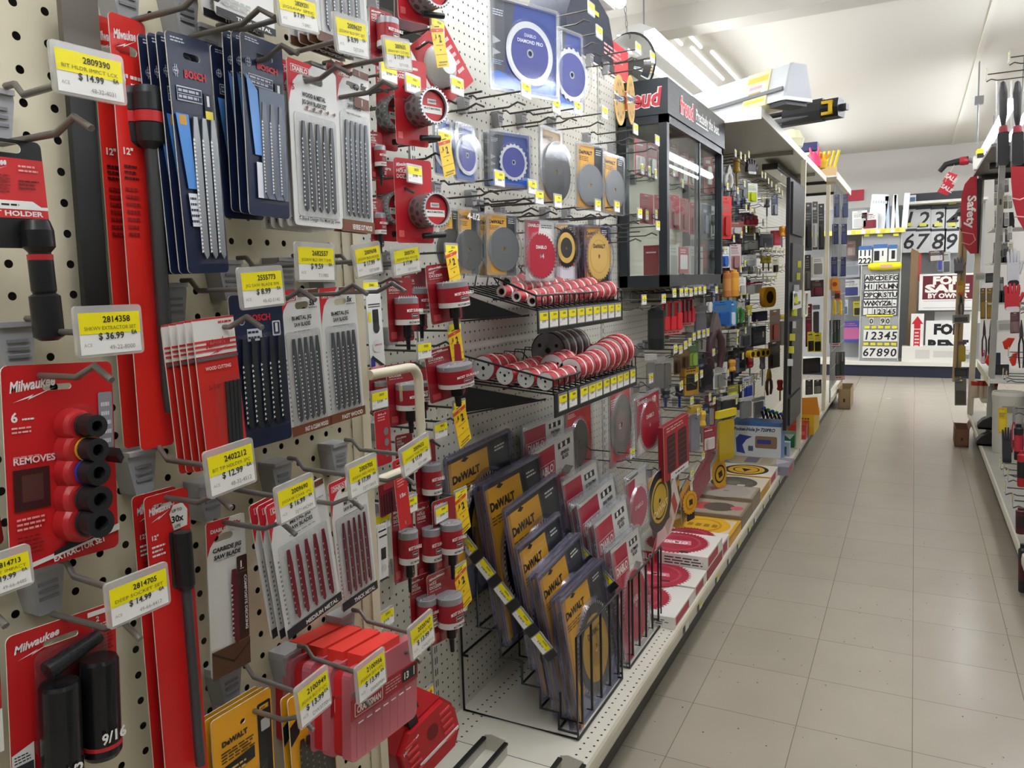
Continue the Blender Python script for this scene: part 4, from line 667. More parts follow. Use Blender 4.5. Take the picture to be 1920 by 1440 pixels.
# ---------------------------------------------------------------- circular saw blades on the pegboard
def blade_pack(q, X, label, card, disc, yaw=.3, ops=(), teeth=0, inner=None, group=None, shell=True, behind=(), gap=.021, depth=.014, hole=None, txt=None, body=CLEAR, name='saw_blade_pack', M=None, wh=None, drift=(0, 0), rim='#c9cacc'):
    """clamshell: printed card, round blade (disc: centre u, v, radius as a share of the height), clear shell"""
    if M is None: M, w, h = quad(*q, X, yaw)
    else: w, h = wh
    t = thing(name, label, 'saw blade pack', M, group)
    cardmesh(w*.94, h*.94, card, list(ops), hole, .004, back='#6f6d68').build('card', t)
    if disc:
        u, v, r, col = disc[:4]; x, z, r = (u-.5)*w, (.5-v)*h, r*h; b = MB(); dm = mat(col, .3, .35 if len(disc) < 5 else 0)
        p = gear(x, z, r, teeth, .07) if teeth else circ(x, z, r, 40)
        b.prism(p, -.005, -.0035, dm, side=rim, holes=[circ(x, z, r*.09, 10)])
        for k, (rr, c) in enumerate(inner or ()): b.prism(circ(x, z, r*rr, 32), -.0052-.0003*k, -.0051-.0003*k, mat(c, .4), holes=[circ(x, z, r*.09, 10)])
        for s, dx, dz, hh, c in txt or (): b.text(s, x+dx*r, z+dz*r, hh*r, -.0066, c, .03, al='c')
        b.build('saw_blade', t)
    if shell:
        b = MB(); rim_ = VIOLET if body is CLEARV else RIM; b.flat(rrect(-w/2, -h/2, w/2, h/2, .012), -.003, CLEAR); a = rrect(-w/2, -h/2, w/2, h/2, .012); c2 = rrect(-w/2+.007, -h/2+.007, w/2-.007, h/2-.007, .010)
        n = len(a); b.add([(p[0], .003, p[1]) for p in a]+[(p[0], -depth, p[1]) for p in c2], [(i, (i+1) % n, n+(i+1) % n, n+i) for i in range(n)], rim_)
        b.prism(a, -.0045, .003, rim_, side=rim_, holes=[rrect(-w/2+.012, -h/2+.012, w/2-.012, h/2-.012, .008)])
        if disc: b.lathe([(r*1.1, -.004), (r*1.04, -depth)], rim_, 32, 'y', (x, 0, z), cap=False); b.flat(circ(x, z, r*1.04, 32), -depth, CLEAR)
        b.build('clear_shell', t)
    for k, l in enumerate(behind): dup(t, M @ Matrix.Translation((drift[0]*(k+1), gap*(k+1), drift[1]*(k+1))), l, group)
    return t, M
DP = [('r', 0, 0, .2, 1, '#4d4f56'), ('p', [(.2, 0), (.36, 0), (.3, .35), (.2, .5)], '#3c414c'), ('l', .03, .12, .2, .2, 3, '#b8c0d0'), ('p', [(.02, .42), (.14, .47), (.02, .52)], '#a9abb0'), ('p', [(.02, .56), (.14, .6), (.02, .64)], '#a9abb0'), ('l', .02, .68, .18, .74, 3, '#9fb0cc'), ('p', [(0, .83), (.1, .8), (.25, .85), (.5, .86), (1, .8), (1, 1), (0, 1)], '#1c63c4'), ('l', .8, .8, .97, .86, 3, '#c8d4ea')]
def dpack(q, X, label, yaw, big=True, behind=(), group=None): return blade_pack(q, X, label, '#1d3a86', (.56, .54, .34 if big else .33, '#c6c7cb'), yaw, DP, 0 if big else 22, ((.80, '#39408a'), (.14, '#9fa0a6')), group, True, behind, .024, .018, txt=[('DIAMOND PRO', 0, .30, .11, '#d0d4ea'), ('DIABLO', 0, .5, .10, '#b9c0e0')] if big else None)
dpack([(914, -8), (1046, 16), (1047, 184), (918, 176)], -.885, 'big blue diamond blade pack, foremost at the top of the pegboard', .42)
dpack([(1043, 48), (1091, 66), (1091, 214), (1042, 208)], -.90, 'blue diamond blade pack just right of the big front one', .30, False)
dpack([(914, 243), (994, 250), (995, 355), (917, 352)], -.89, 'small blue diamond blade pack below the big blue one', .40, False, ['small blue diamond blade pack tucked behind the front small one'])
dpack([(850, 228), (887, 236), (890, 345), (852, 338)], -.885, 'small blue diamond blade pack right of the two dollar strip', .05, True)
dpack([(812, 215), (842, 222), (846, 330), (815, 330)], -.90, 'clear blue blade pack half hidden by the two dollar strip', .05, True)
YA = '#d79b2c'
def dwp(q, X, label, yaw=.3, disc=(.5, .62, .3, '#8f9193'), behind=(), brand=True, group=None, teeth=0, inner=None, card='#dda024', blk=True, gap=.021, txt=None, body=CLEAR, extra=(), rim='#c9cacc', drift=(0, 0)):
    ops = ([('r', .66, 0, 1, 1, '#232426'), ('l', .72, .04, .95, .14, 3, '#d8d8d6')] if blk else [])+([('t', 'DeWALT', .08, .15, .055, '#221d18', {'b': .05, 'w': .5})] if brand else [])+[('l', .08, .18, .5, .26, 3, '#5b430f')]+list(extra)
    return blade_pack(q, X, label, card, disc, yaw, ops, teeth, inner, group, True, behind, gap, body=body, txt=txt, rim=rim, drift=drift)
dwp([(1010, 238), (1052, 240), (1052, 388), (1012, 385)], -.92, 'amber blade pack with a large black disc in a clear shell', .1, (.72, .55, .38, '#191a1b'), blk=False, card='#9d7a34', brand=True)
dwp([(1078, 262), (1132, 276), (1130, 398), (1080, 392)], -.88, 'yellow pack with a grey blade right of the amber black disc pack', .3, (.5, .62, .31, '#7f8285'))
dwp([(1128, 285), (1170, 294), (1169, 405), (1128, 400)], -.89, 'yellow and grey blade pack left of the black glass case', .15, (.55, .58, .33, '#6f7275'))
dwp([(856, 388), (896, 390), (897, 518), (858, 516)], -.885, 'yellow four and a half inch disc pack left of the full yellow pack', .2, (.5, .62, .30, '#5c5c5a'), txt=[('4-1/2', .3, 1.5, .3, W_)])
dwp([(824, 390), (858, 390), (862, 518), (828, 518)], -.90, 'yellow disc pack mostly behind the hole saw packs, above the sale strip', .2, (.5, .62, .32, '#4f4d48'))
dwp([(908, 398), (970, 400), (968, 520), (912, 520)], -.885, 'yellow pack with a grey disc above the upper black tray', .3, (.55, .56, .34, '#6d6f70'), behind=['rear yellow disc pack, a sliver left of the front one'], gap=.03)
DI = lambda: [('p', [(0, 0), (.5, 0), (.42, .35), (.3, .6), (0, .8)], '#c4263a'), ('t', 'DIABLO', .1, .1, .05, W_, {'b': .04, 'w': .38}), ('l', .55, .05, .95, .12, 2, '#55555a')]
blade_pack([(981, 410), (1040, 412), (1040, 530), (984, 530)], -.885, 'white and red pack with a red toothed disc above the upper tray', '#e4e0d8', (.5, .58, .36, '#b02438', 1), .3, DI(), 36, None, txt=[('DIABLO', 0, .32, .14, W_), ('4', .1, -.1, .2, '#e8c0c4')], rim='#d8b0b4')
dwp([(1040, 416), (1076, 418), (1078, 530), (1043, 530)], -.90, 'small yellow pack with a black and gold disc over a red foot', .2, (.5, .42, .34, '#1d1b18'), teeth=30, inner=((.75, '#c9a24a'), (.5, '#1d1b18')), extra=[('r', 0, .66, 1, .74, '#c02a3a'), ('r', 0, .74, 1, 1, '#cfd0d6')])
dwp([(1092, 420), (1142, 424), (1141, 535), (1096, 535)], -.88, 'front violet edged pack with a gold toothed disc above the trays', .2, (.55, .52, .4, '#caa455', 1), teeth=36, inner=((.7, '#b98f3c'), (.66, '#caa455')), behind=['second violet edged gold disc pack', 'third violet edged gold disc pack', 'rearmost violet edged gold disc pack'], gap=.021, body=CLEARV, group='violet edged gold disc packs', txt=[('DeWALT', 0, .35, .16, '#4a3710')])
for k, (x, l) in enumerate(((1161, 'left thin gold disc card hanging beside the black glass case'), (1182, 'right thin gold disc card hanging beside the black glass case'))):
    P = at(x, 188, -.86); t = thing('saw_blade_pack', l, 'saw blade pack', frame(P, -.12 if k else -.05)); b = MB(); b.prism(circ(0, 0, .062, 40, .078), -.003, 0, mat('#c39a3a', .4)); b.flat(circ(0, 0, .05, 30, .065), -.0032, '#b58a2c'); b.flat([(-.06, -.012), (.06, .0), (.06, .022), (-.06, .008)], -.0034, '#1c2440')
    for a in range(0, 360, 40): b.flat(circ(.04*math.cos(math.radians(a)), .052*math.sin(math.radians(a)), .006, 8), -.0036, '#5d471a')
    b.build('card', t); MB().lathe([(.004, -.02), (.066, -.002)], CLEAR, 30, 'y').build('blister', t)
G2 = [((984, 170), 'under the big blue blade pack', 0), ((1041, 200), 'under the right edge of the big blue pack', 0), ((1081, 203), 'under the second blue pack', 0), ((1132, 212), 'on the seam right of the blue packs', 0), ((934, 336), 'on the small blue pack', 0), ((996, 352), 'left of the pair under the amber pack', 0), ((1009, 371), 'right of the pair under the amber pack', 0), ((1044, 378), 'right of the amber black disc pack', 0),
      ((1119, 386), 'on the yellow and grey pack, left one', 0), ((1155, 388), 'on the yellow and grey pack, right one', 0), ((1190, 243), 'before the top left corner of the glass case', 0), ((1231, 264), 'in front of the glass case, upper right one', 0), ((1198, 401), 'in front of the glass case, lower left one', 0), ((1232, 424), 'in front of the glass case, lower right one', 0), ((1107, 18), 'at the top edge beside the ceiling light', 0), ((1122, 62), 'below the top edge beside the dark bag', 0), ((1195, 92), 'over the domed mirror, left one', 0), ((1222, 108), 'over the domed mirror, right one', 0)]
for p, l, _ in G2: peg(p, 'long hook with a price tag '+l, '2'+str(3000+p[0]), X=-.86, wh=(.05, .032), fine=True)
for p, q, l in (((805, 5), 0, 'short peg hook without a tag at the top of the pegboard'), ((780, 190), 0, 'bare peg hook under the tilted red card')):
    C = at(*p, -.9); hook(l, Vector((XB, C.y, C.z+.033)), .15, None, two=False, col='#55524d')
for (x, y), l in (((1003, 405), 'bare long hook over the yellow disc packs'), ((1052, 432), 'bare long hook above the black and gold disc'), ((1145, 425), 'bare long hook over the violet edged packs'), ((905, 200), 'bare long hook left of the big blue pack'), ((1200, 452), 'bare long hook before the lower part of the glass case')):
    C = at(x, y, -.87); hook(l, Vector((XB, C.y, C.z+.033)), .18, None, two=True, col='#55524d')
# ================================================================ black wire trays with hole saw cups
def tray(label, y0, y1, zb, zf, xf, tags, lipz, tagname):
    t = thing('wire_tray', label, 'wire tray', loc=(0, 0, 0), group='black wire trays'); b = MB(); r = .0028; n = 18
    zz = lambda x: zb+(zf-zb)*(x-XB)/(xf-XB)
    for k in range(n+1):
        y = y0+(y1-y0)*k/n; b.tube([(XB+.002, y, zz(XB)), (xf, y, zf)], r*.8, WIRE, 5); b.tube([(xf, y, zf), (xf, y, zf+lipz)], r*.7, WIRE, 5)
    b.build('wire_floor', t); b = MB()
    for x, dz in ((xf, 0), (xf, lipz), (XB+.01, 0), ((XB+xf)/2, -.004)): b.tube([(x, y0, zz(x)+dz), (x, y1, zz(x)+dz)], r, WIRE, 6)
    for y in (y0, y1): b.tube([(XB+.004, y, zb+.07), (xf, y, zf+lipz)], r, WIRE, 6); b.tube([(XB+.004, y, zb+.07), (XB+.004, y, zb-.09), (xf-.02, y, zf-.012)], r, WIRE, 6)
    b.build('frame', t)
    b = MB()
    for k in range(9):                                            # bent loops standing up at the back
        y = y0+.05+(y1-y0-.1)*k/8; b.tube([(XB+.01, y-.02, zb), (XB+.012, y, zb+.055), (XB+.05, y+.035, zb+.05), (XB+.10, y+.045, zz(XB+.1)+.004)], r*.7, WIRE, 5)
    b.build('back_loops', t)
    MB().box(xf+.001, xf+.004, y0, y1, zf-.058, zf+.002, BLACK).build('label_band', t)
    b = MB(); q = [(XB+.004, zb-.085), (xf-.03, zf-.016), (XB+.004, zb-.012)]; b.add([(x, y0+.004, z) for x, z in q]+[(x, y0+.007, z) for x, z in q], [(0, 1, 2), (5, 4, 3), (0, 3, 4, 1), (1, 4, 5, 2), (2, 5, 3, 0)], BLACK); b.build('side_plate', t)
    for k, (ya, yb) in enumerate(tags):
        M = frame(Vector((xf+.0045, (ya+yb)/2, zf-.026))); o = price_plate(t, M=M, wh=(yb-ya, .04), num='203%02d' % (k+3), desc='', price='$ 9.97', code='', fine=True, name='shelf_label')
    return t, zz
def spool(P, r, L, label, group, n=3, red='#b5202c', cap='#b9bab8', dirt=0):
    t = thing('hole_saw', label, 'hole saw', Matrix.Translation(P), group); w = '#e8e2dc'
    b = MB(); b.lathe([(r*.97, 0), (r, .001), (r, L*.16)], red, 20, 'y', cap=False); b.lathe([(r*1.005, L*.16), (r*1.005, L*.62)], red, 20, 'y', cap=False); b.lathe([(r*1.006, L*.62), (r*1.006, L*.78)], w, 20, 'y', cap=False); b.lathe([(r, L*.78), (r, L)], red, 20, 'y', cap=False)
    a0 = .9
    for k in range(4):
        a = a0+k*1.55; p = [(a-.28, .2), (a+.28, .2), (a+.28, .56), (a-.28, .56)]; b.add([(r*1.012*math.cos(x), y*L, r*1.012*math.sin(x)) for x, y in p], [(0, 1, 2, 3)], w if k % 2 else '#1f1a1b')
    b.build('cup', t)
    b = MB(); hs = [circ(0, 0, r*.17, 12)]+[circ(.55*r*math.cos(2.1*k+.5), .55*r*math.sin(2.1*k+.5), r*.11, 8) for k in range(n)]
    if n: b.prism(circ(0, 0, r*.93, 24), -.0012, .002, mat(cap, .4), holes=hs); b.prism(circ(0, 0, r*.9, 20), .006, .007, DARK)
    else: b.prism(circ(0, 0, r*.98, 20), -.001, .004, mat('#d8d2ca', .35), holes=[circ(0, 0, r*.62, 16)]); b.prism(circ(0, 0, r*.62, 16), .02, .021, DARK)
    b.build('cap', t); MB().prism(circ(0, 0, r*.98, 20), L-.002, L-.001, DARK).build('base', t) if n else None; return t
ORD = ['first', 'second', 'third', 'fourth', 'fifth', 'sixth', 'seventh', 'eighth', 'ninth', 'tenth', 'eleventh', 'twelfth', 'thirteenth', 'fourteenth', 'fifteenth', 'sixteenth']
LANE = ['front lane', 'second lane', 'third lane', 'back lane']
t1, zz1 = tray('upper black wire tray of small red hole saws', 1.70, 2.318, 1.315, 1.252, -.812, [(1.705+.06*k, 1.757+.06*k) for k in range(10)], .035, '')
def lane(zz, x, y, spec, where, cap='#b9bab8'):
    for k, (r, L, n) in enumerate(spec): spool(Vector((x, y, zz(x)+.003+r)), r, L, 'red wrapped hole saw, %s from its open end, %s of the %s tray' % (ORD[k], where[0], where[1]), 'hole saws in the %s tray' % where[1], n, cap=cap); y += L+.004
lane(zz1, -.832, 1.72, [(.0135, .05, 0), (.014, .05, 0), (.015, .048, 0), (.016, .048, 0), (.0175, .046, 0), (.019, .045, 0), (.021, .044, 3), (.0225, .044, 3), (.024, .042, 3), (.026, .042, 3), (.028, .042, 3)], (LANE[0], 'upper'))
lane(zz1, -.875, 1.72, [(.0135, .05, 0), (.014, .05, 0), (.016, .048, 0), (.018, .048, 0), (.0205, .046, 0), (.023, .045, 3), (.0245, .044, 3), (.026, .044, 3), (.028, .042, 3), (.029, .042, 3)], (LANE[1], 'upper'))
lane(zz1, -.922, 1.73, [(.014, .05, 0), (.018, .05, 0), (.0205, .048, 0), (.022, .048, 0), (.0235, .046, 3), (.025, .045, 3), (.027, .044, 3), (.029, .044, 3)], (LANE[2], 'upper'))
lane(zz1, -.975, 1.86, [(.0205, .048, 0), (.0225, .048, 0), (.025, .046, 3), (.0275, .045, 3), (.030, .044, 3), (.032, .044, 3)], (LANE[3], 'upper'))
t2, zz2 = tray('lower black wire tray of large red hole saws with white caps', 1.70, 2.33, 1.072, 1.047, -.772, [(1.72, 1.772), (1.785, 1.837), (1.86, 1.912), (1.918, 1.968), (1.97, 2.02), (2.03, 2.08), (2.088, 2.138), (2.145, 2.195), (2.2, 2.25), (2.262, 2.312)], .035, '')
lane(zz2, -.800, 1.715, [(.0235, .05, 3), (.0235, .048, 3), (.0245, .048, 3), (.0335, .045, 3), (.034, .045, 3), (.036, .045, 3), (.037, .044, 3), (.044, .044, 3), (.046, .044, 3), (.050, .044, 3), (.052, .044, 3)], (LANE[0], 'lower'), '#d2d3d0')
lane(zz2, -.853, 1.715, [(.0245, .05, 3), (.025, .048, 3), (.026, .048, 3), (.0365, .045, 3), (.038, .045, 3)], (LANE[1], 'lower'), '#d2d3d0')
lane(zz2, -.912, 1.715, [(.0255, .05, 3), (.026, .048, 3), (.027, .048, 3), (.028, .045, 3)], (LANE[2], 'lower'), '#d2d3d0')
lane(zz2, -.985, 1.735, [(.0335, .05, 3), (.03, .045, 3), (.03, .045, 3)], (LANE[3], 'lower'), '#d2d3d0')
for k in range(4): spool(Vector((-.935, 2.03+.05*k, zz2(-.935)+.06)), .055, .045, 'large dark wrapped hole saw, %s in the back row of the lower tray' % ORD[k], 'large dark hole saws in the lower tray', 3, '#4b1c24', '#77787a')
# ================================================================ stepped wire racks of circular saw blades on the deck
def rack(label, y0, y1, steps, xf, strips, gband):
    t = thing('blade_rack', label, 'wire rack', loc=(0, 0, 0), group='black wire blade racks'); r = .0034
    for y in (y0, y1):
        b = MB()
        pl = [(XB+.012, y, .66), (XB+.012, y, ZD+.004), (xf, y, ZD+.004), (xf, y, .455)]
        b.tube(pl, r, WIRE, 6); b.tube([(XB+.012, y, .345), (XB+.03, y, .345)], r, WIRE, 6)
        st = []; x = xf
        for (xa, z) in steps: st += [(x, y+.006, z), (xa, y+.006, z)]; x = xa
        st.append((x, y+.006, .70)); b.tube(st, r, WIRE, 6); b.build('side_frame', t)
    b = MB()
    for x, z in ((xf, .455), (xf, ZD+.004)): b.tube([(x, y0, z), (x, y1, z)], r, WIRE, 6)
    for z in (.345, .66): MB().tube([(XB+.012, y0, z), (XB+.012, y1, z)], r, WIRE, 6).build('back_wire', t)
    for k in range(5): y = y0+.03+(y1-y0-.06)*k/4; b.tube([(xf, y, .455), (xf, y, ZD+.03), (xf-.06, y, ZD+.03), (xf-.06, y, ZD+.1)], r, WIRE, 6)
    for xa, z in steps: MB().tube([(xa, y0+.006, z), (xa, y1+.006, z)], r, WIRE, 6).build('step_wire', t)
    b.build('cross_wires', t)
    a, c = strips; d = (Vector(c)-Vector(a)); L = d.length; M = Matrix.Translation((Vector(a)+Vector(c))/2) @ Matrix(((d.x/L, 0, -d.z/L, 0), (0, 1, 0, 0), (d.z/L, 0, d.x/L, 0), (0, 0, 0, 1)))
    bb = MB(); bb.box(-L/2, L/2, -.002, 0, -.019, .019, mat('#232325', .4)); o = bb.build('label_band', t, M=M); o.matrix_world = M
    for k in range(gband):
        m2 = M @ Matrix.Translation((-L/2+.045+(L-.09)*k/(max(1, gband-1)), -.0035, 0)); price_plate(t, M=m2, wh=(.05, .032), num='2330%d' % k, price='$ 89.99', fine=True, name='shelf_label')
    return t
ST = [(-.76, .20), (-.81, .245), (-.86, .30), (-.92, .36), (-.985, .43)]
rack('black stepped wire rack of yellow carded saw blades on the deck', 1.655, 1.985, ST, -.705, ((-1.03, 1.648, .688), (-.765, 1.648, .395)), 5)
rack('black stepped wire rack of red and white saw blades on the deck', 2.05, 2.37, ST, -.705, ((-1.03, 2.044, .70), (-.745, 2.044, .425)), 4)
def edgepack(tl, tr, X, hh, f, pitch=-.13, **k):
    a, c = at(*tl, X), at(*tr, X); w = abs(c.y-a.y); pitch = pitch if X > -.97 else -.02; C = Vector((X-math.sin(pitch)*hh/2, (a.y+c.y)/2, (a.z+c.z)/2-hh/2)); roll = math.atan2(a.z-c.z, w)
    return f(None, X, M=frame(C, 0, roll, pitch), wh=(w, hh), **k)
def dwbig(q, X, label, M, wh, dark=True, disc='#4b4b4c', group=None, behind=()):
    ops = [('p', [(.0, .03), (.62, .03), (.66, .5), (.6, 1), (0, 1)], '#dba026'), ('r', .66, 0, 1, 1, '#2b2d31'), ('l', .74, .05, .93, .10, 2, '#d9d9d8'), ('p', [(.2, .045), (.26, .025), (.32, .045), (.26, .06)], '#2a1d08'), ('t', 'DeWALT', .06, .175, .052, '#241c12', {'b': .055, 'w': .42}), ('l', .06, .21, .42, .27, 3, '#5a410d'), ('r', .16, .62, .98, .72, '#3a3c44'), ('t', '3x LIFE', .3, .74, .07, '#e3e3df', {'b': .04, 'w': .6}), ('r', .1, .78, .98, 1, '#767a92'), ('c', .5, .9, .18, '#9aa0b8')]
    return blade_pack(q, X, label, '#3b3d42', (.56, .56, .335, disc), 0, ops, 60, ((.72, '#b9923c'), (.4, '#a8823a')), group, True, behind, .0205, .016, txt=[('DeWALT', 0, .3, .13, '#4a3912')], body=CLEARV, M=M, wh=wh)
DWQ = [((1046, 1115), (1128, 1045), -.765, .37, 'frontmost yellow and black blade pack of the left wire rack'), ((1006, 1055), (1090, 1006), -.815, .40, 'second yellow blade pack from the front of the left wire rack'), ((967, 1009), (1051, 963), -.865, .42, 'third yellow blade pack from the front of the left wire rack'), ((944, 936), (1045, 893), -.905, .44, 'fourth, taller yellow blade pack from the front of the left rack'), ((900, 900), (1010, 851), -.965, .44, 'fifth yellow blade pack from the front of the left rack'), ((834, 847), (957, 809), -1.012, .40, 'rearmost yellow blade pack, against the pegboard above the left rack')]
for k, (a, c, X, hh, l) in enumerate(DWQ): edgepack(a, c, X, hh, dwbig, label=l, group='yellow carded saw blades in the left rack', disc=['#4d4d4e', '#35353a', '#2d2d30', '#515255', '#1d1d1f', '#222224'][k], behind=[l.replace('yellow', 'backing yellow', 1).replace('frontmost', 'spare, next behind the frontmost')] if k in (0, 1, 4) else ())
def dibig(q, X, label, M, wh, group=None, behind=(), t2='FINISH'):
    ops = [('p', [(0, .03), (.52, .03), (.52, .30), (.48, .5), (.3, 1), (0, 1)], '#b3203a'), ('r', .06, .16, .5, .26, '#e6d8d4'), ('r', .07, .165, .49, .255, '#b3203a'), ('t', 'DIABLO', .09, .245, .065, W_, {'b': .04, 'w': .38}), ('r', .60, .05, .9, .10, '#2a2a2c'), ('c', .68, .075, .03, W_, 10), ('c', .8, .075, .03, W_, 10), ('t', t2, .76, .16, .03, K_, {'b': .03, 'al': 'c'}), ('t', 'BLADE', .76, .20, .03, K_, {'b': .03, 'al': 'c'}), ('p', [(.6, .3), (.75, .26), (.95, .32), (.8, .36)], '#8a8279'), ('c', .08, .45, .04, '#e0c0c4', 12), ('l', .06, .5, .3, .58, 3, '#e0a8b0'), ('r', .6, .7, 1, 1, '#dedad2'), ('l', .62, .74, .95, .95, 6, '#8d8a86')]
    return blade_pack(q, X, label, '#dfdcd4', (.55, .60, .30, '#a62238', 1), 0, ops, 60, ((.5, '#b5475a'),), group, True, behind, .0205, .014, txt=[('DIABLO', 0, .1, .16, '#ead0d0')], body=CLEAR, M=M, wh=wh, rim='#d8b8bc')
DIQ = [((1141, 1030), (1196, 978), -.765, .37, 'frontmost red and white blade pack of the right wire rack', 'ULTIMATE'), ((1110, 971), (1174, 928), -.815, .40, 'second red and white blade pack from the front of the right rack', 'GENERAL'), ((1079, 930), (1152, 891), -.865, .42, 'third red and white blade pack from the front of the right rack', 'FINE FINISH'), ((1049, 895), (1118, 857), -.915, .42, 'fourth red and white blade pack from the front of the right rack', 'ULTRA FINE'), ((994, 833), (1078, 805), -.985, .40, 'fifth red and white blade pack of the right rack, with its red disc showing', 'GENERAL'), ((976, 801), (1058, 767), -1.014, .34, 'rearmost red and white blade pack, under the lower black tray', 'FINE FINISH')]
for k, (a, c, X, hh, l, tx) in enumerate(DIQ): edgepack(a, c, X, hh, dibig, label=l, group='red and white saw blades in the right rack', t2=tx, behind=['spare blade pack tucked behind the '+l.replace('red and white blade pack from the front of the right rack', 'red and white one of the right rack').replace('frontmost red and white blade pack of the right wire rack', 'frontmost red and white one of the right rack')] if k in (0, 1, 2) else ())
blade_pack([(1056, 766), (1108, 756), (1110, 880), (1060, 890)], -1.02, 'red card with a bare grey blade on the pegboard behind the right rack', '#c22a2c', (.5, .55, .36, '#77706a'), 0, [('l', .1, .05, .4, .12, 3, W_)], 40)
blade_pack([(1140, 728), (1181, 722), (1182, 862), (1144, 872)], -.90, 'tall red card with a grey oval blade hanging left of the red disc pack', '#c4282c', (.52, .5, .40, '#84807d'), 0, [('l', .06, .1, .3, .25, 5, W_)], 0, ((.55, '#8e7f7d'),), txt=[('12', -.2, -.1, .16, W_)])
blade_pack([(1188, 738), (1236, 733), (1238, 842), (1194, 850)], -.87, 'white and dark red pack with a crimson toothed disc', '#e2ded6', (.54, .55, .41, '#a51f33', 1), .1, [('p', [(0, 0), (1, 0), (1, .4), (.2, .55), (0, .75)], '#b0283c'), ('t', 'DIABLO', .08, .12, .06, W_, {'b': .03, 'w': .4}), ('t', '60', .7, .2, .12, W_, {'b': .03})], 44, None, txt=[('DIABLO', 0, .3, .15, W_)], rim='#d8b8bc')
M, w, h = quad((1243, 800), (1290, 778), (1292, 872), (1246, 905), -.80, .1)
t = thing('blade_case', 'dark red box with two windows of blades standing left of the jig boxes', 'tool pack', M); cardmesh(w, h, '#a81e28', [('q', .12, .2, .45, .88, '#3a1a1c'), ('q', .55, .2, .9, .88, '#3a1a1c')]+[('r', .14, .24+.1*k, .43, .27+.1*k, '#6a3236') for k in range(6)]+[('r', .57, .24+.1*k, .88, .27+.1*k, '#6a3236') for k in range(6)]+[('l', .1, .03, .9, .13, 2, '#f0c0bc')], None, .004).build('front', t); MB().box(-w/2, w/2, 0, .022, -h/2, h/2, '#8c1a24').build('box', t); b = MB(); art(b, w, h, -.0025, [('q', .22, .9, .95, 1.02, '#e6e2de'), ('l', .4, .93, .9, .99, 1, '#44444a')]); b.build('badge', t)
# pink disc, black disc and small yellow items above the flat boxes
blade_pack([(1168, 890), (1212, 872), (1216, 985), (1178, 1010)], -.82, 'pale pink disc pack standing right of the red and white rack', '#d8d4ce', (.52, .6, .33, '#b5566a', 1), .1, [('p', [(0, .1), (.45, .1), (.4, .5), (0, .7)], '#b8384c'), ('r', .1, .02, .6, .07, '#3c5a44')], 40, txt=[('DIABLO', 0, 0, .18, '#e8c8cc')], rim='#d8b8bc')
blade_pack([(1212, 890), (1246, 878), (1258, 985), (1222, 1000)], -.83, 'black disc with a yellow centre standing behind the white boxes', '#2a2a2a', (.5, .5, .48, '#1c1c1e'), .1, [('r', 0, 0, .4, .12, '#e09a2a')], 0, ((.72, '#c8a22c'), (.62, '#2a281e'), (.55, '#c8a22c')), shell=False, txt=[('DeWALT', 0, -.35, .2, '#e8d8a0')])
# ================================================================ boxes lying on the deck
def flatbox(y0, y1, h, label, col, art_, x0=-.955, x1=-.655, z=ZD+.001, group='saw blade boxes lying on the deck', front=None, side=None, cat='saw blade box', rim=None):
    w = x1-x0; d = y1-y0; t = thing('blade_box', label, cat, Matrix.Translation(((x0+x1)/2, (y0+y1)/2, z)), group)
    MB().box(-w/2, w/2, -d/2, d/2, 0, h, col).build('box', t)
    b = MB(); b.T = Matrix.Translation((0, 0, h)) @ Matrix.Rotation(-math.pi/2, 4, 'X')     # art drawn on x, depth y -> top face
    art(b, w, d, 0, art_)
    b.T = Matrix.Translation((0, -d/2, h/2)); art(b, w, h, 0, front or [('l', .5, .2, .95, .6, 2, '#6a6a68')])
    b.T = Matrix.Translation((w/2, 0, h/2)) @ Matrix.Rotation(math.pi/2, 4, 'Z'); art(b, d, h, 0, side or [('r', .06, .15, .7, .85, '#b0263a')]); b.build('print', t); return t
WB = '#e4e0d8'
def dtop(r=.40, u=.46, v=.5, col='#a9203a', n=48): return [('g', u, v, r, col, n), ('c', u, v, r*.74, '#b9475a', 36), ('c', u, v, r*.66, col, 36), ('p', [(u-.2, v-.08), (u+.16, v-.12), (u+.2, v+.06), (u-.16, v+.1)], '#d38b98'), ('t', 'DIABLO', u-.16, v+.05, .1, W_, {'b': .03, 'w': .3}), ('c', u, v, .03, '#5a1420', 12), ('q', u+.12, .86, u+.24, .93, '#2a2a2a')]
DF = [('r', 0, .1, .36, .95, '#a9203a'), ('t', 'DIABLO', .04, .72, .45, W_, {'b': .04, 'w': .26}), ('l', .45, .2, .95, .85, 3, '#3a3a3c')]
flatbox(2.352, 2.612, .040, 'nearest white saw blade box with a half hidden dark red disc', WB, dtop(.42, .42, .55), front=[('l', .45, .25, .95, .75, 3, '#3a3a3c')])
flatbox(2.618, 2.795, .044, 'white box with a dark red disc against the two stacked boxes', WB, dtop(.44, .44, .6))
flatbox(2.802, 3.058, .040, 'lower box of the white and red stack on the deck', '#8f1c2c', [], front=[('r', 0, 0, 1, 1, '#8f1c2c')], side=[('r', 0, 0, 1, 1, '#9a2030')])
flatbox(2.802, 3.058, .050, 'upper box of the white and red stack, red brand block on its front', WB, dtop(.42, .5, .5), z=ZD+.042, front=DF)
flatbox(3.064, 3.19, .062, 'white box with a red disc just behind the stacked boxes', WB, dtop(.36, .5, .6))
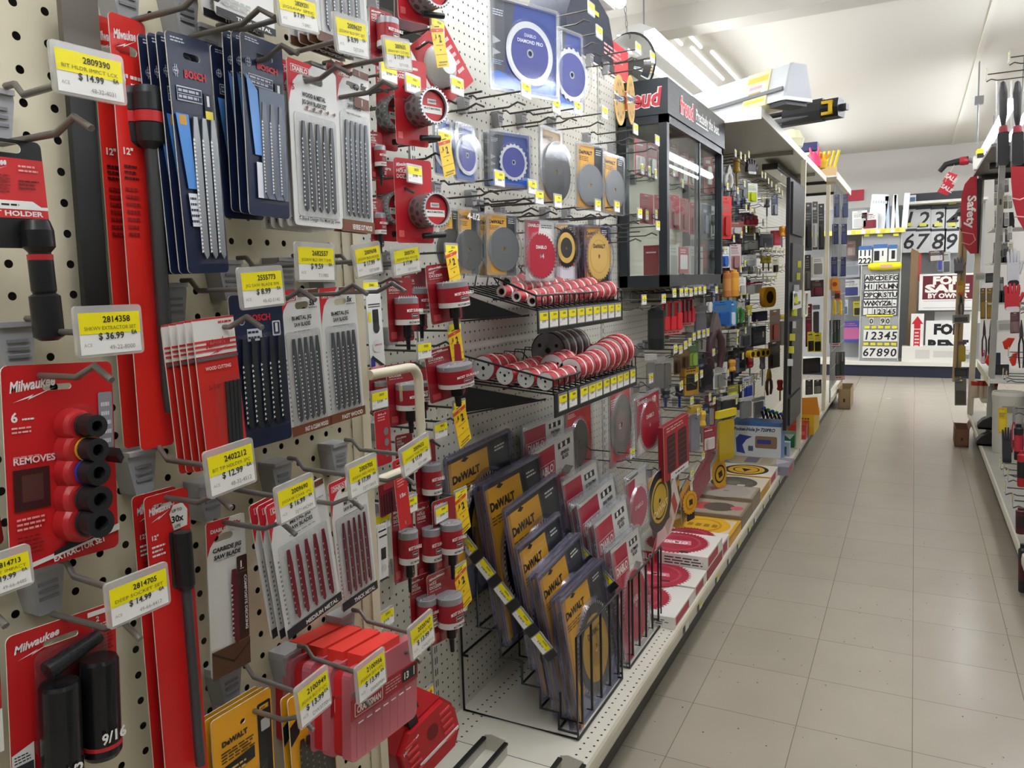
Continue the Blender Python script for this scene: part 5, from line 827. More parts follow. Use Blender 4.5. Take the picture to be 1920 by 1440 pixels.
flatbox(3.20, 3.45, .045, 'bright yellow lidded disc box on the deck', '#d8a01c', [('r', .05, .08, .95, .92, '#d8c8b0'), ('c', .5, .5, .42, '#e0ac20', 40), ('c', .5, .5, .30, '#c08a14', 32), ('c', .5, .5, .26, '#e0ac20', 32)]+[('q', .3+.12*k, .42, .38+.12*k, .58, '#a8780c') for k in range(4)], side=[('r', 0, 0, 1, .3, '#b98a18')])
flatbox(3.458, 3.70, .060, 'open brown box with pale red blades, nearer of two brown boxes', '#8a7a64', [('r', .04, .05, .96, .95, '#a89c8c'), ('c', .35, .5, .2, '#c84a4c', 24), ('c', .58, .5, .24, '#5a5248', 30), ('c', .85, .5, .1, '#c85a6a', 20)], side=[('r', 0, 0, 1, 1, '#7d6d58')])
flatbox(3.706, 3.93, .075, 'brown cardboard box with a glossy window, farther of two brown boxes', '#96866e', [('r', .04, .06, .96, .94, '#b0a698'), ('c', .5, .5, .4, '#a49c94', 40), ('p', [(.2, .3), (.5, .25), (.3, .6)], '#c06a6a'), ('r', .47, .48, .56, .52, '#2c2824')], side=[('r', 0, 0, 1, 1, '#877760')])
flatbox(3.94, 4.23, .05, 'cream disc box with a dark round blade', '#dcd0b8', [('c', .46, .5, .40, '#4a4a40', 40), ('c', .46, .5, .32, '#5d5c50', 36), ('c', .46, .5, .12, '#77756a', 20), ('q', .55, .6, .68, .75, '#c8c0a8')], side=[('r', 0, 0, 1, 1, '#c99c2a')], front=[('r', 0, 0, 1, .4, '#d8a428')])
flatbox(4.24, 4.50, .055, 'cream box with a black and yellow round blade', '#e0d6c4', [('c', .5, .5, .40, '#1d1b16', 40), ('c', .5, .5, .33, '#d8a824', 36), ('c', .5, .5, .24, '#1d1b16', 30), ('c', .5, .5, .21, '#d8a824', 30), ('p', [(.4, .4), (.6, .45), (.5, .7)], '#1d1b16')], front=[('r', 0, .0, 1, .35, '#d8a428')])
flatbox(4.52, 4.76, .05, 'clear grey disc pack lying beyond the cream boxes', '#8d8994', [('c', .42, .5, .4, '#b8a888', 36), ('q', .3, .2, .5, .8, '#6d6478'), ('q', .55, .2, .72, .8, '#a89c7c'), ('p', [(.75, .2), (.98, .4), (.8, .8)], '#c0b8c0')], x0=-.97, x1=-.60)
# standing leaflets and discs by the boxes
pack('blade_pack_card', 'white and red leaflet card leaning behind the nearest white boxes', 'card', [(1212, 990), (1268, 950), (1280, 992), (1224, 1036)], -.86, '#e8e4de', [('q', .08, .5, .3, 1, '#cc4a34'), ('p', [(0, 0), (.3, 0), (.1, .3), (0, .5)], '#c4263a'), ('q', .5, .2, .7, .8, '#c9c2b8'), ('q', .78, .3, .9, .9, '#b8463c')], hole=None)
for q, X, l in (([(1281, 915), (1302, 915), (1306, 975), (1284, 975)], -.80, 'small yellow toothed disc standing behind the yellow box'), ([(1334, 862), (1352, 864), (1366, 920), (1346, 925)], -.84, 'yellow and black oval disc card standing behind the cream boxes')):
    M, w, h = quad(*q, X, .35); t = thing('disc_card', l, 'saw blade', M); b = MB(); b.prism(gear(0, .05*h, h*.36, 20, .1) if X == -.80 else circ(0, .1*h, h*.33, 28, h*.42), -.004, 0, '#d8a020'); b.flat(circ(0, .08*h, h*.25, 24), -.0045, '#b98412' if X == -.8 else '#2a2415'); b.flat(circ(0, .08*h, h*.2, 24), -.005, '#dca624'); b.rect(-h*.08, -h*.02, h*.1, h*.15, -.0055, '#3a2c0c'); b.build('disc', t); MB().box(-.15*h, .2*h, -.001, .003, -.5*h, -.1*h, '#d8a020' if X != -.8 else '#1d1c1a').build('stand', t)
for k, (q, l) in enumerate((([(1246, 912), (1272, 905), (1276, 968), (1250, 975)], 'left yellow pack of dark blades hanging over the leaflet card'), ([(1274, 905), (1292, 900), (1296, 965), (1278, 970)], 'right yellow pack of dark blades hanging over the leaflet card'))):
    pack('jigsaw_blade_pack', l, 'blade pack', q, -.87, '#3a2f22', [('r', 0, .12, 1, .5, '#d89a24')]+[('r', .1+.15*i, .3, .18+.15*i, .95, '#1d1a16') for i in range(6)]+[('q', .2, .02, .8, .12, '#b9a98a')], hole=None)
for k, (q, l) in enumerate((([(1298, 885), (1330, 868), (1332, 920), (1300, 930)], 'dark red blade set on a hook left of the yellow oval disc'), ([(1300, 860), (1340, 845), (1342, 880), (1302, 895)], 'stack of dark red slim packs under the red cap'))):
    pack('tool_pack', l, 'tool pack', q, -.86, '#7d1f2e', [('r', .1, .2+.2*i, .95, .28+.2*i, '#a84a56') for i in range(4)], hole=None)
# ---- red tool case low behind the panel
M, w, h = quad((735, 1385), (838, 1300), (868, 1395), (755, 1470), -.80, .2)
t = thing('red_tool_case', 'red moulded tool case with a black clip beneath the five dollar strip', 'tool case', M); b = MB()
oc = [(-.5*w, -.3*h), (-.4*w, -.5*h), (.35*w, -.5*h), (.5*w, -.25*h), (.5*w, .2*h), (.35*w, .5*h), (-.3*w, .5*h), (-.5*w, .25*h)]
b.prism([(x*.93, z*.93) for x, z in oc], -.012, 0, mat('#c01f27', .35)); b.prism(oc, 0, .07, mat('#a8181f', .38))
for k in range(5):
    for s in (-1, 1): b.box(s*.30*w-.09*w, s*.30*w+.09*w, -.0145, -.012, (.28-.13*k)*h, (.32-.13*k)*h, mat('#d4484c', .35))
b.box(-.25*w, .45*w, -.0135, -.012, -.22*h, -.17*h, '#eadedc'); b.flat(circ(.05*w, .15*h, .1*w, 16), -.0126, '#7d141a'); b.text('Milwaukee', -.44*w, .2*h, .05*h, -.0126, W_, .03, .3*w, 'l', .3, .3); b.build('shell', t)
MB().box(-.22*w, -.08*w, -.006, .06, .48*h, .62*h, BLACK).build('clip', t); MB().box(-.2*w, .1*w, .02, .05, .5*h, .6*h, '#1c1c1d').build('grip', t)
# ================================================================ black glass display case
CY0, CY1, CXF, CZ0, CZ1 = 2.935, 3.90, -.842, 1.288, 2.06
t = thing('display_case', 'black framed glass display case with red and white lettering on its header', 'display case', loc=(0, 0, 0))
FR = mat('#20262c', .35); b = MB(); s = .032
for x in (XB+.012, CXF-s):
    for y in (CY0, CY1-s): b.box(x, x+s, y, y+s, CZ0, CZ1-.13, FR)
b.box(XB+.012, CXF, CY0, CY1, CZ0, CZ0+.045, FR); b.box(XB+.012, CXF, CY0, CY1, CZ1-.16, CZ1-.13, FR); b.build('frame', t)
b = MB().box(XB+.012, CXF+.006, CY0-.006, CY1+.006, CZ1-.13, CZ1, FR)
b.T = Matrix.Translation((CXF+.0065, (CY0+CY1)/2, CZ1-.065)) @ Matrix.Rotation(math.pi/2, 4, 'Z')
fr_ = '#d23b48'; hw = (CY1-CY0)/2
b.text('freud', -hw+.16, -.032, .062, -.0006, '#f0e4e0', .07, .21); b.text('freud', -hw+.16, -.032, .062, -.0010, fr_, .03, .21); b.text('Precisely the best.', -hw+.41, -.02, .044, -.0006, '#ecebe6', .025, .44); b.rect(-hw+.41, -.036, -hw+.63, -.030, -.0006, '#ecebe6')
b.T = Matrix.Translation(((XB+CXF)/2, CY0-.0065, CZ1-.065)); b.text('freud', -.082, -.032, .062, -.0006, '#f0e4e0', .07, .168, shear=.15); b.text('freud', -.082, -.032, .062, -.0010, fr_, .03, .168, shear=.15); b.build('header', t)
ym = (CY0+CY1)/2+.06
for y0, y1, x in ((CY0+s, ym, CXF-.010), (ym-.03, CY1-s, CXF-.022)): g = MB().box(x-.002, x+.002, y0+.018, y1-.018, CZ0+.046, CZ1-.161, GLASS).build('sliding_glass_door', t); MB().box(x-.004, x+.004, y0, y0+.018, CZ0+.045, CZ1-.16, FR).build('door_edge', g); MB().box(x-.004, x+.004, y1-.018, y1, CZ0+.045, CZ1-.16, FR).build('door_edge', g)
MB().box(XB+.044, CXF-s, CY0+.010, CY0+.014, CZ0+.045, CZ1-.16, GLASS).build('side_glass', t); MB().box(XB+.044, CXF-s, CY1-.014, CY1-.010, CZ0+.045, CZ1-.16, GLASS).build('side_glass', t)
b = MB(); b.add([(XB+.014, CY0+.03, CZ0+.045), (XB+.014, CY1-.03, CZ0+.045), (XB+.014, CY1-.03, CZ1-.16), (XB+.014, CY0+.03, CZ1-.16)], [(0, 1, 2, 3)], pegmat('case_pegboard', '#ddd4c0', .0254, .003)); b.build('back_panel', t)
# ---------------------------------------------------------------- small hanging goods, one thing each
def I(kind, q, X, c1, c2, label, cat='hand tool', yaw=.4, Y=None, group=None, d=.02):
    if len(q) == 4 and not isinstance(q[0], tuple): x0, y0, x1, y1 = q; q = [(x0, y0), (x1, y0), (x1, y1), (x0, y1)]
    M, w, h = quad(*q, X, yaw, Y); nm = {'card': 'tool_card', 'drv': 'screwdriver', 'pl': 'pliers', 'tube': 'tube', 'box': 'boxed_tool', 'tape': 'tape_measure', 'bag': 'bagged_tool', 'set': 'tool_set', 'glove': 'glove'}[kind]
    t = thing(nm, label, cat, M, group)
    if kind == 'card':
        cardmesh(w, h, c1, [('q', .1, .45, .9, .95, c2), ('l', .12, .2, .88, .38, 3, '#77746c'), ('r', .1, .12, .7, .17, c2)], (.5, .06, .3, .03), .004, .002).build('card', t); MB().prism(rrect(-.22*w, -.42*h, .22*w, .02*h, .01), -d*.6, -.003, mat(c2, .35)).build('tool', t)
    elif kind == 'drv':
        r = min(w*.42, .02); MB().lathe([(0, .5*h), (r*.8, .49*h), (r, .4*h), (r*.75, .2*h), (r, .06*h), (r*.7, .0)], c1, 12).build('handle', t); MB().lathe([(r*.28, 0), (r*.26, -.46*h), (r*.12, -.5*h)], mat(c2, .3, .6), 8).build('shaft', t)
    elif kind == 'pl':
        for sg in (-1, 1): MB().tube([(sg*.05*w, 0, .18*h), (sg*.32*w, 0, .0), (sg*.36*w, 0, -.25*h), (sg*.22*w, 0, -.5*h)], [.12*w, .14*w, .14*w, .1*w], c1, 8).build('handle', t)
        MB().prism([(-.28*w, .15*h), (.28*w, .15*h), (.22*w, .3*h), (.06*w, .5*h), (-.06*w, .5*h), (-.22*w, .3*h)], -.008, .008, mat(c2, .35, .5)).build('jaws', t)
    elif kind == 'tube':
        r = w*.45; MB().lathe([(0, .5*h), (r*.6, .5*h), (r*.62, .42*h), (r, .38*h), (r, -.48*h), (r*.9, -.5*h)], c1, 14).build('tube', t); MB().lathe([(r*1.01, .2*h), (r*1.01, -.25*h)], c2, 14).build('label', t)
    elif kind == 'box':
        MB().box(-w/2, w/2, 0, max(.03, d), -h/2, h/2, c1).build('box', t); b = MB(); art(b, w, h, 0, [('q', .1, .3, .9, .85, c2), ('l', .12, .08, .85, .25, 2, c2)]); b.build('print', t)
    elif kind == 'tape':
        MB().prism(rrect(-w/2, -h/2, w/2, h*.4, .3*w), -.015, .015, c1, smooth=True).build('case', t); MB().prism(circ(0, -.05*h, .28*w, 14), -.0165, -.015, c2).build('badge', t)
    elif kind == 'bag':
        MB().prism(rrect(-.4*w, -.45*h, .4*w, .3*h, .01), -.006, .006, mat(c1, .35, .3)).build('contents', t); MB().prism(rrect(-w/2, -h/2, w/2, h/2, .006), -.012, -.010, CLEAR, side=CLEAR).build('bag', t); MB().box(-w/2, w/2, -.009, .009, .36*h, .5*h, c2).build('header_card', t)
    elif kind == 'set':
        cardmesh(w, h, c1, [('r', 0, .86, 1, .98, '#d9a8a4'), ('l', .06, .88, .94, .96, 1, c1)], None, .004, .002).build('card', t)
        for k in range(3): MB().box((-.42+.31*k)*w, (-.2+.31*k)*w, -.014, -.002, -.34*h, (.06+.1*(k == 2))*h, c2).build('handle', t); MB().box((-.36+.31*k)*w, (-.26+.31*k)*w, -.009, -.002, (.06+.1*(k == 2))*h, .46*h, STEEL).build('blade', t)
    elif kind == 'glove':
        b = MB(); b.prism(rrect(-.32*w, -.5*h, .30*w, .12*h, .15*w), -d*.5, d*.5, c1, smooth=True)
        b.build('palm', t)
        for k in range(4): MB().tube([((-.24+.16*k)*w, 0, .05*h), ((-.27+.18*k)*w, 0, .3*h), ((-.28+.185*k)*w, 0, (.42+.06*(k in (1, 2)))*h)], [.085*w, .08*w, .05*w], c1, 8).build('finger', t)
        MB().tube([(.28*w, 0, -.2*h), (.42*w, 0, .0), (.46*w, 0, .14*h)], [.1*w, .08*w, .05*w], c1, 8).build('thumb', t); MB().prism(rrect(-.3*w, -.52*h, .3*w, -.36*h, .02), -d*.55, d*.55, c2).build('cuff', t)
    return t
RW = '#a52a38'
for q, l in (((1189, 262, 1211, 330), 'leftmost red carded bit in the upper row inside the glass case'), ((1213, 268, 1231, 333), 'second red carded bit in the upper row inside the glass case'), ((1232, 275, 1242, 336), 'third red carded bit, beside the corner post inside the glass case'), ((1254, 270, 1271, 330), 'fourth red carded bit, just right of the corner post in the glass case'), ((1273, 285, 1289, 345), 'fifth red carded bit in the upper row inside the glass case'), ((1290, 295, 1304, 350), 'rightmost red carded bit in the upper row inside the glass case')): I('card', q, -.955, RW, '#c8c4be', l, 'router bit pack', .2)
for q, l in (((1199, 364, 1224, 420), 'left big red pack in the middle row inside the glass case'), ((1226, 366, 1241, 420), 'big red pack beside the corner post in the glass case'), ((1255, 366, 1273, 430), 'big red pack right of the corner post in the glass case'), ((1275, 372, 1290, 435), 'second big red pack right of the corner post in the glass case'), ((1292, 380, 1305, 440), 'far red pack behind the sliding door stile in the glass case')): I('card', q, -.955, '#9c2634', '#7d1c28', l, 'router bit pack', .2)
for q, c, c2, l in (((1274, 463, 1291, 512), '#a83242', '#e0d6d2', 'small red box low in the glass case behind the sliding door'), ((1256, 458, 1272, 527), '#d8d4cc', '#b8b2a8', 'white card low in the glass case by the corner post'), ((1293, 462, 1318, 522), '#b4b2ac', '#8f8d88', 'grey box low in the right half of the glass case'), ((1320, 468, 1336, 520), '#a8a69f', '#8a8882', 'second grey box at the right end of the glass case')): I('box', q, -.965, c, c2, l, 'router bit pack', .1)
P = at(1218, 532, -.94); t = thing('red_router_bit_case', 'dark red case standing on the floor of the glass case', 'tool case', Matrix.Translation((-.915, P.y, CZ0+.046)))
b = MB().box(-.03, .03, -.06, .06, 0, .115, mat('#8f1f2c', .35)); b.T = Matrix.Translation((0, -.0602, 0)); b.rect(-.02, .085, .02, .09, -.0004, '#e4c8c8'); b.build('case', t)
b = MB(); b.T = Matrix.Translation((.0302, 0, .055)) @ Matrix.Rotation(math.pi/2, 4, 'Z'); art(b, .12, .115, 0, [('l', .2, .12, .75, .25, 2, '#ecd8d8'), ('l', .2, .5, .5, .8, 5, '#c88890')]); b.build('print', t)
for p, l in (((1203, 318), 'first'), ((1216, 322), 'second'), ((1228, 327), 'third'), ((1212, 404), 'fourth'), ((1229, 402), 'fifth'), ((1279, 345), 'sixth'), ((1262, 322), 'seventh'), ((1310, 322), 'eighth')): peg(p, 'small white price tag hook inside the glass case, %s from the left' % l if l in ('first', 'second', 'third') else 'small white price tag hook inside the glass case, %s from its upper left' % l, X=-.93, wh=(.03, .035), fine=False, rad=.0018, drop=.02, xb=XB+.015)
# ---------------------------------------------------------------- goods under the glass case and in the crowded bays beyond
L = [
('tube', (1219, 572, 1241, 655), -.90, '#151617', '#2a2a2c', 'black tube tool with a white edge under the left end of the glass case'),
('set', (1239, 566, 1278, 628), -.885, '#c02430', '#d8343a', 'bright red set of three chisels under the glass case'),
('set', (1276, 560, 1301, 612), -.90, '#9c1f2c', '#b8303a', 'darker red chisel set right of the bright red one'),
('bag', (1301, 574, 1324, 640), -.89, '#77757c', '#5d5b60', 'grey bagged tool right of the red chisel sets'),
('card', (1322, 548, 1336, 588), -.88, '#1b1b1d', '#d8d8d6', 'black card with a white label under the right end of the glass case'),
('pl', (1326, 585, 1358, 690), -.87, '#4a3036', '#8c7f80', 'big purple brown pliers hanging right of the grey bagged tool'),
('card', (1337, 564, 1371, 612), -.86, '#2a6fb0', '#1d4f94', 'bright blue tool card above the yellow tape measures'),
('bag', (1212, 664, 1228, 742), -.88, '#8f8d8a', '#b8b6b0', 'left clear bag of hooks right of the lower tray'),
('bag', (1228, 668, 1244, 738), -.89, '#8a8884', '#a8a6a0', 'middle clear bag of hooks right of the lower tray'),
('bag', (1244, 668, 1258, 732), -.90, '#85837f', '#a09e98', 'right clear bag of hooks right of the lower tray'),
('card', (1262, 655, 1276, 702), -.88, '#6d5238', '#3f2f22', 'brown card under the rising row of yellow tags'),
('card', (1276, 648, 1292, 692), -.885, '#7d5a38', '#4d3826', 'second brown card under the rising row of yellow tags'),
('card', (1291, 640, 1309, 688), -.88, '#4d6b44', '#8fae4c', 'green card at the top of the rising row of yellow tags'),
('box', (1284, 684, 1310, 740), -.885, '#b98a2c', '#2b2620', 'yellow framed square tool below the green card'),
('glove', (1314, 682, 1337, 728), -.87, '#161617', '#2c2c2e', 'black glove shaped tool left of the white grey card'),
('card', (1337, 680, 1363, 728), -.865, '#cfcdc6', '#8f8d88', 'white and grey card with small windows'),
('drv', (1240, 728, 1256, 765), -.86, '#22252c', '#4a5aa0', 'left black handled tool with a blue stripe above the dark red box'),
('drv', (1264, 722, 1284, 764), -.86, '#22252c', '#2f3f9c', 'right black handled tool with a blue stripe above the dark red box'),
('bag', (1292, 760, 1312, 850), -.86, '#9a98a4', '#c8a038', 'clear and yellow bagged tool right of the dark red box'),
('drv', (1310, 770, 1322, 830), -.85, '#d8b03a', '#8f8f8f', 'yellow stick tool left of the yellow plastic pouch'),
('card', (1318, 800, 1342, 845), -.85, '#a0283a', '#c8c0bc', 'red cap shaped card over the dark red slim packs'),
('bag', (1344, 768, 1378, 866), -.80, '#d8b81c', '#e8d024', 'bright yellow plastic pouch standing left of the white jig box'),
('card', (1364, 564, 1380, 612), -.85, '#3f84c0', '#c8d4dc', 'pale blue card right of the bright blue tool card'),
('pl', (1376, 563, 1394, 606), -.86, '#3f8a3c', '#d8d8d4', 'green handled pliers right of the blue tool cards'),
('drv', (1396, 572, 1412, 612), -.86, '#d6c64a', '#e6e4da', 'pale yellow stick tool right of the green pliers'),
('box', (1417, 584, 1439, 602), -.86, '#2a2650', '#3a3470', 'small dark blue box right of the pale yellow stick'),
('bag', (1340, 620, 1362, 652), -.87, '#a09e98', '#d0cec8', 'grey clear bag under the bright blue card'),
('bag', (1364, 618, 1384, 650), -.88, '#b0aea8', '#c8c6c0', 'second grey clear bag under the blue cards'),
('card', (1386, 612, 1408, 650), -.88, '#8f8f8c', '#55555a', 'grey card with dark tools over the tape measures'),
('box', (1410, 612, 1436, 648), -.88, '#33363c', '#55585e', 'dark grey box under the small dark blue box'),
('tape', (1402, 656, 1413, 671), -.82, '#d8ac20', '#2a261c', 'first yellow tape measure from the left in the row of four'),
('tape', (1412, 655, 1423, 670), -.82, '#d8ac20', '#2a261c', 'second yellow tape measure from the left in the row of four'),
('tape', (1422, 653, 1432, 669), -.82, '#d8ac20', '#2a261c', 'third yellow tape measure from the left in the row of four'),
('tape', (1431, 652, 1440, 668), -.82, '#d8ac20', '#2a261c', 'rightmost yellow tape measure in the row of four'),
('drv', (1364, 674, 1381, 718), -.84, '#d89a34', '#1b1b1b', 'orange handled tool left of the red one under the tapes'),
('drv', (1402, 674, 1410, 704), -.84, '#a81e34', '#8f8f8f', 'slim red handled tool under the yellow tapes'),
('drv', (1425, 660, 1434, 724), -.85, '#a3a2a8', '#b8b8bc', 'long grey stick under the yellow tapes'),
('card', (1440, 640, 1462, 690), -.80, '#5d5048', '#3d342e', 'brown grey card right of the yellow tapes'),
('pl', (1436, 692, 1448, 740), -.80, '#5a3a30', '#d8b02c', 'brown handled saw left of the yellow framed bow saw'),
('drv', (1455, 712, 1470, 752), -.74, '#b0281e', '#d8b02c', 'red handled bow saw grip near the white box'),
('card', (1340, 708, 1362, 738), -.87, '#807e78', '#d0cec0', 'grey carded tools above the white jig box'),
('card', (1364, 722, 1384, 752), -.86, '#8f8c40', '#d8d032', 'olive and yellow card left of the blue white card'),
('card', (1392, 706, 1412, 745), -.85, '#d0d4da', '#3a4aa0', 'white and blue card over the jig box'),
('bag', (1350, 742, 1382, 785), -.86, '#3a3a3c', '#c8c6be', 'clear bag of black parts above the jig box'),
('bag', (1386, 745, 1410, 785), -.85, '#a8a8a4', '#d0cec8', 'clear grey bag above the jig box, left one'),
('bag', (1412, 745, 1432, 785), -.84, '#b4b0ac', '#d0cec8', 'clear grey bag above the jig box, right one'),
('pl', (1358, 310, 1374, 352), -.86, '#c8c6be', '#8f8d88', 'grey handled tool high up under the canopy, beside the glass case'),
('drv', (1371, 298, 1391, 350), -.86, '#a88a30', '#6d5a20', 'olive yellow handled tool high under the canopy'),
('card', (1352, 368, 1371, 448), -.84, '#d42a28', '#b02020', 'tall bright red card right beside the glass case'),
('glove', (1395, 298, 1420, 326), -.86, '#33262c', '#d0ccc8', 'dark purple glove shaped pack high under the canopy'),
('card', (1400, 344, 1420, 380), -.83, '#e8e8e4', '#c8d42a', 'bright white card under the canopy'),
('card', (1386, 340, 1402, 372), -.85, '#5a5c58', '#77797a', 'grey card left of the bright white card'),
('card', (1366, 415, 1393, 440), -.86, '#8a3a2c', '#b0aea8', 'red brown card under the bright white card'),
('set', (1394, 404, 1420, 424), -.86, '#6d1c24', '#8f2630', 'dark red strip of bits right of the red brown card'),
('card', (1446, 366, 1458, 404), -.84, '#1f2c54', '#8f939c', 'navy card far along the bay under the canopy'),
('drv', (1434, 372, 1442, 406), -.85, '#77797c', '#9c9ea0', 'grey stick tool left of the navy card'),
('drv', (1462, 424, 1470, 464), -.82, '#e09a24', '#8f8f8f', 'orange screwdriver in front of the dark sliding panel'),
('drv', (1470, 424, 1478, 464), -.80, '#d8801c', '#8f8f8f', 'darker orange screwdriver in front of the dark sliding panel'),
('box', (1428, 438, 1450, 464), -.84, '#9a9aa4', '#77777f', 'grey lilac box left of the orange screwdrivers'),
('box', (1452, 432, 1464, 460), -.85, '#a8283a', '#c84a56', 'red box behind the orange screwdrivers'),
('card', (1352, 462, 1367, 502), -.86, '#d4d8dc', '#2f5aa8', 'white and blue card under the tall bright red card'),
('card', (1368, 458, 1389, 506), -.855, '#c4b0ae', '#8f6a68', 'pinkish white card right of the white and blue one'),
('card', (1390, 478, 1418, 500), -.86, '#c8c8c2', '#9c9c96', 'pale grey card over the dark red footed cards'),
('drv', (1426, 480, 1436, 508), -.84, '#c8b83a', '#8f8c4a', 'yellow green stick tool in the middle of the crowded bay'),
('drv', (1436, 480, 1446, 508), -.84, '#d0c03a', '#8f8c4a', 'second yellow green stick tool in the middle of the crowded bay'),
('card', (1448, 484, 1460, 512), -.84, '#cabda4', '#2a2420', 'beige card with two dark windows'),
('tube', (1358, 508, 1368, 557), -.85, '#b8703a', '#c88a4a', 'brown orange tube right of the glass case'),
('tube', (1369, 506, 1382, 556), -.85, '#d8922c', '#e0a038', 'thick orange tube right of the glass case'),
('card', (1382, 520, 1398, 553), -.85, '#dcdad4', '#a8a6a0', 'white card right of the orange tubes'),
('bag', (1400, 530, 1414, 553), -.85, '#c8c6c0', '#8f1f2c', 'clear bag with a dark red foot, left of two'),
('bag', (1415, 528, 1428, 551), -.85, '#c8c6c0', '#8f1f2c', 'clear bag with a dark red foot, right of two'),
('tape', (1428, 534, 1451, 576), -.80, '#dc9c20', '#3a2c14', 'yellow orange oval tool in the middle of the crowded bay'),
('card', (1392, 436, 1424, 470), -.87, '#5c5e5a', '#a8a8a0', 'dark grey card in the middle of the crowded bay'),
('card', (1384, 560, 1396, 604), -.89, '#e0dfda', '#2a2a2c', 'white and black slim card behind the green pliers'),
('card', (1443, 580, 1462, 640), -.84, '#6d5f52', '#8a4438', 'brown card of rods in front of the dark panel'),
('bag', (1462, 590, 1474, 650), -.80, '#77756c', '#c8b03a', 'grey bag with a yellow head in front of the dark panel'),
]
for k, q, X, c, c2, l in L: I(k, q, X, c, c2, l)
TG = [(1263, 550), (1276, 549), (1285, 548), (1294, 549), (1303, 546), (1311, 545), (1320, 544), (1206, 563), (1243, 561), (1342, 544), (1265, 655), (1275, 656), (1284, 648), (1292, 642), (1300, 632), (1309, 628), (1318, 626), (1326, 624), (1337, 661), (1219, 710), (1276, 724), (1304, 708), (1314, 702), (1296, 752), (1338, 752), (1308, 772), (1184, 850), (1251, 850), (1238, 868), (1296, 888), (1317, 855), (1341, 838), (1378, 776)]
PLC = lambda i: ('below the left half of the glass case' if i[0] < 1255 else 'below the right half of the glass case') if i[1] < 600 else ('in the rising row under the red chisels' if i[1] < 665 else ('among the clear bags beside the lower tray' if i[1] < 780 else 'low over the flat boxes'))
from collections import Counter
cnt = Counter(); FORD = ['first', 'second', 'third', 'fourth', 'fifth', 'sixth', 'seventh', 'eighth', 'ninth', 'tenth', 'eleventh', 'twelfth']+['%dth' % n for n in range(13, 60)]
for p in TG:
    w = PLC(p); cnt[w] += 1; peg(p, '%s small yellow tag hook from the left, %s' % (FORD[cnt[w]-1], w) if w[:3] != 'low' else '%s small yellow tag hook, %s' % (FORD[cnt[w]-1], w), X=-.845, wh=(.05, .032), fine=False, rad=.0022)
TG2 = [(1378, 288), (1388, 292), (1396, 297), (1363, 350), (1382, 358), (1395, 345), (1403, 290), (1428, 328), (1434, 330), (1440, 340), (1446, 346), (1454, 352), (1460, 357), (1466, 363), (1428, 374), (1433, 378), (1398, 390), (1406, 394), (1414, 398), (1358, 470), (1375, 448), (1389, 440), (1398, 430), (1414, 444), (1423, 436), (1430, 418), (1447, 468), (1455, 470), (1463, 471), (1470, 473), (1474, 425), (1478, 440), (1481, 470), (1428, 474), (1396, 494), (1388, 505), (1434, 462), (1440, 470),
       (1419, 512), (1424, 510), (1430, 520), (1438, 524), (1446, 526), (1453, 524), (1467, 502), (1472, 500), (1456, 518), (1384, 540), (1389, 555), (1400, 556), (1425, 562), (1431, 568), (1403, 586), (1418, 606), (1397, 620), (1382, 625), (1441, 612), (1430, 627), (1381, 640), (1453, 645), (1464, 608), (1470, 596), (1462, 660), (1476, 590), (1392, 668), (1388, 728), (1396, 722), (1404, 717), (1411, 711), (1418, 706), (1425, 701), (1364, 700), (1380, 752), (1330, 745)]
ROW = lambda y: 'under the canopy' if y < 365 else 'on the second level below the canopy' if y < 430 else 'level with the case floor' if y < 500 else 'just below the case floor level' if y < 560 else 'level with the blue cards' if y < 632 else 'level with the yellow tapes' if y < 690 else 'in the sloping row over the jig box'
cnt = Counter()
for p in sorted(TG2, key=lambda p: p[0]):
    w = ROW(p[1]); cnt[w] += 1; I_ = peg(p, '%s far yellow tag hook from the left, %s' % (FORD[cnt[w]-1], w), X=-.83, wh=(.042, .034), fine=False, rad=.002)
# ---- dark second sliding panel, its posts, and the bays beyond
t = thing('sliding_pegboard_panel', 'dark sliding panel seen edge on, left of the first tall pale post', 'display panel', loc=(0, 0, 0)); MB().box(XP-.02, XP, 4.66, 5.26, .42, 1.86, mat('#211f20', .5)).build('panel', t)
for k, (z0, z1, y0, y1, c) in enumerate(((1.55, 1.84, 4.7, 5.2, '#171618'), (.62, 1.05, 4.75, 5.22, '#141315'), (1.28, 1.5, 4.72, 5.2, '#2b2a2a'), (.44, .6, 4.72, 5.2, '#242222'))):
    MB().box(XP+.001, XP+.012, y0, y1, z0, z1, c).build('black_card', t)
b = MB(); b.T = Matrix.Translation((XP+.0125, 4.95, 1.17)) @ Matrix.Rotation(math.pi/2, 4, 'Z'); b.rect(-.2, -.055, .2, .055, 0, '#d8d6cf'); b.text('MADE IN', -.15, .015, .025, -.0006, K_, .02); b.rect(-.15, -.03, .14, -.012, -.0006, '#4a4a4c'); b.build('white_notice', t)
for k in range(9): MB().box(XP+.001, XP+.03, 4.66+.035*(k % 15), 4.67+.035*(k % 15), .8+.07*(k % 13), .84+.07*(k % 13), '#d8d84a' if k % 3 else '#dcdcd8').build('hook_tag', t)
def post(y, label, handle=False, x=XP):
    t = thing('panel_post', label, 'post', loc=(0, 0, 0)); MB().box(x-.022, x+.006, y-.02, y+.02, ZD+.003, 2.03, CREAM).build('post', t)
    if handle:
        pts = [(x+.008, y+.02, 1.20), (x+.008, y+.15, 1.20), (x+.008, y+.16, 1.19), (x+.008, y+.16, 1.06), (x+.008, y+.15, 1.05), (x+.008, y+.02, 1.05)]; MB().tube(pts, .008, CREAM, 8).build('pull_handle', t)
post(5.30, 'nearer tall pale post with a loop handle at the end of the dark panel', True); post(6.88, 'farther tall pale post at the end of the canopy shelf')
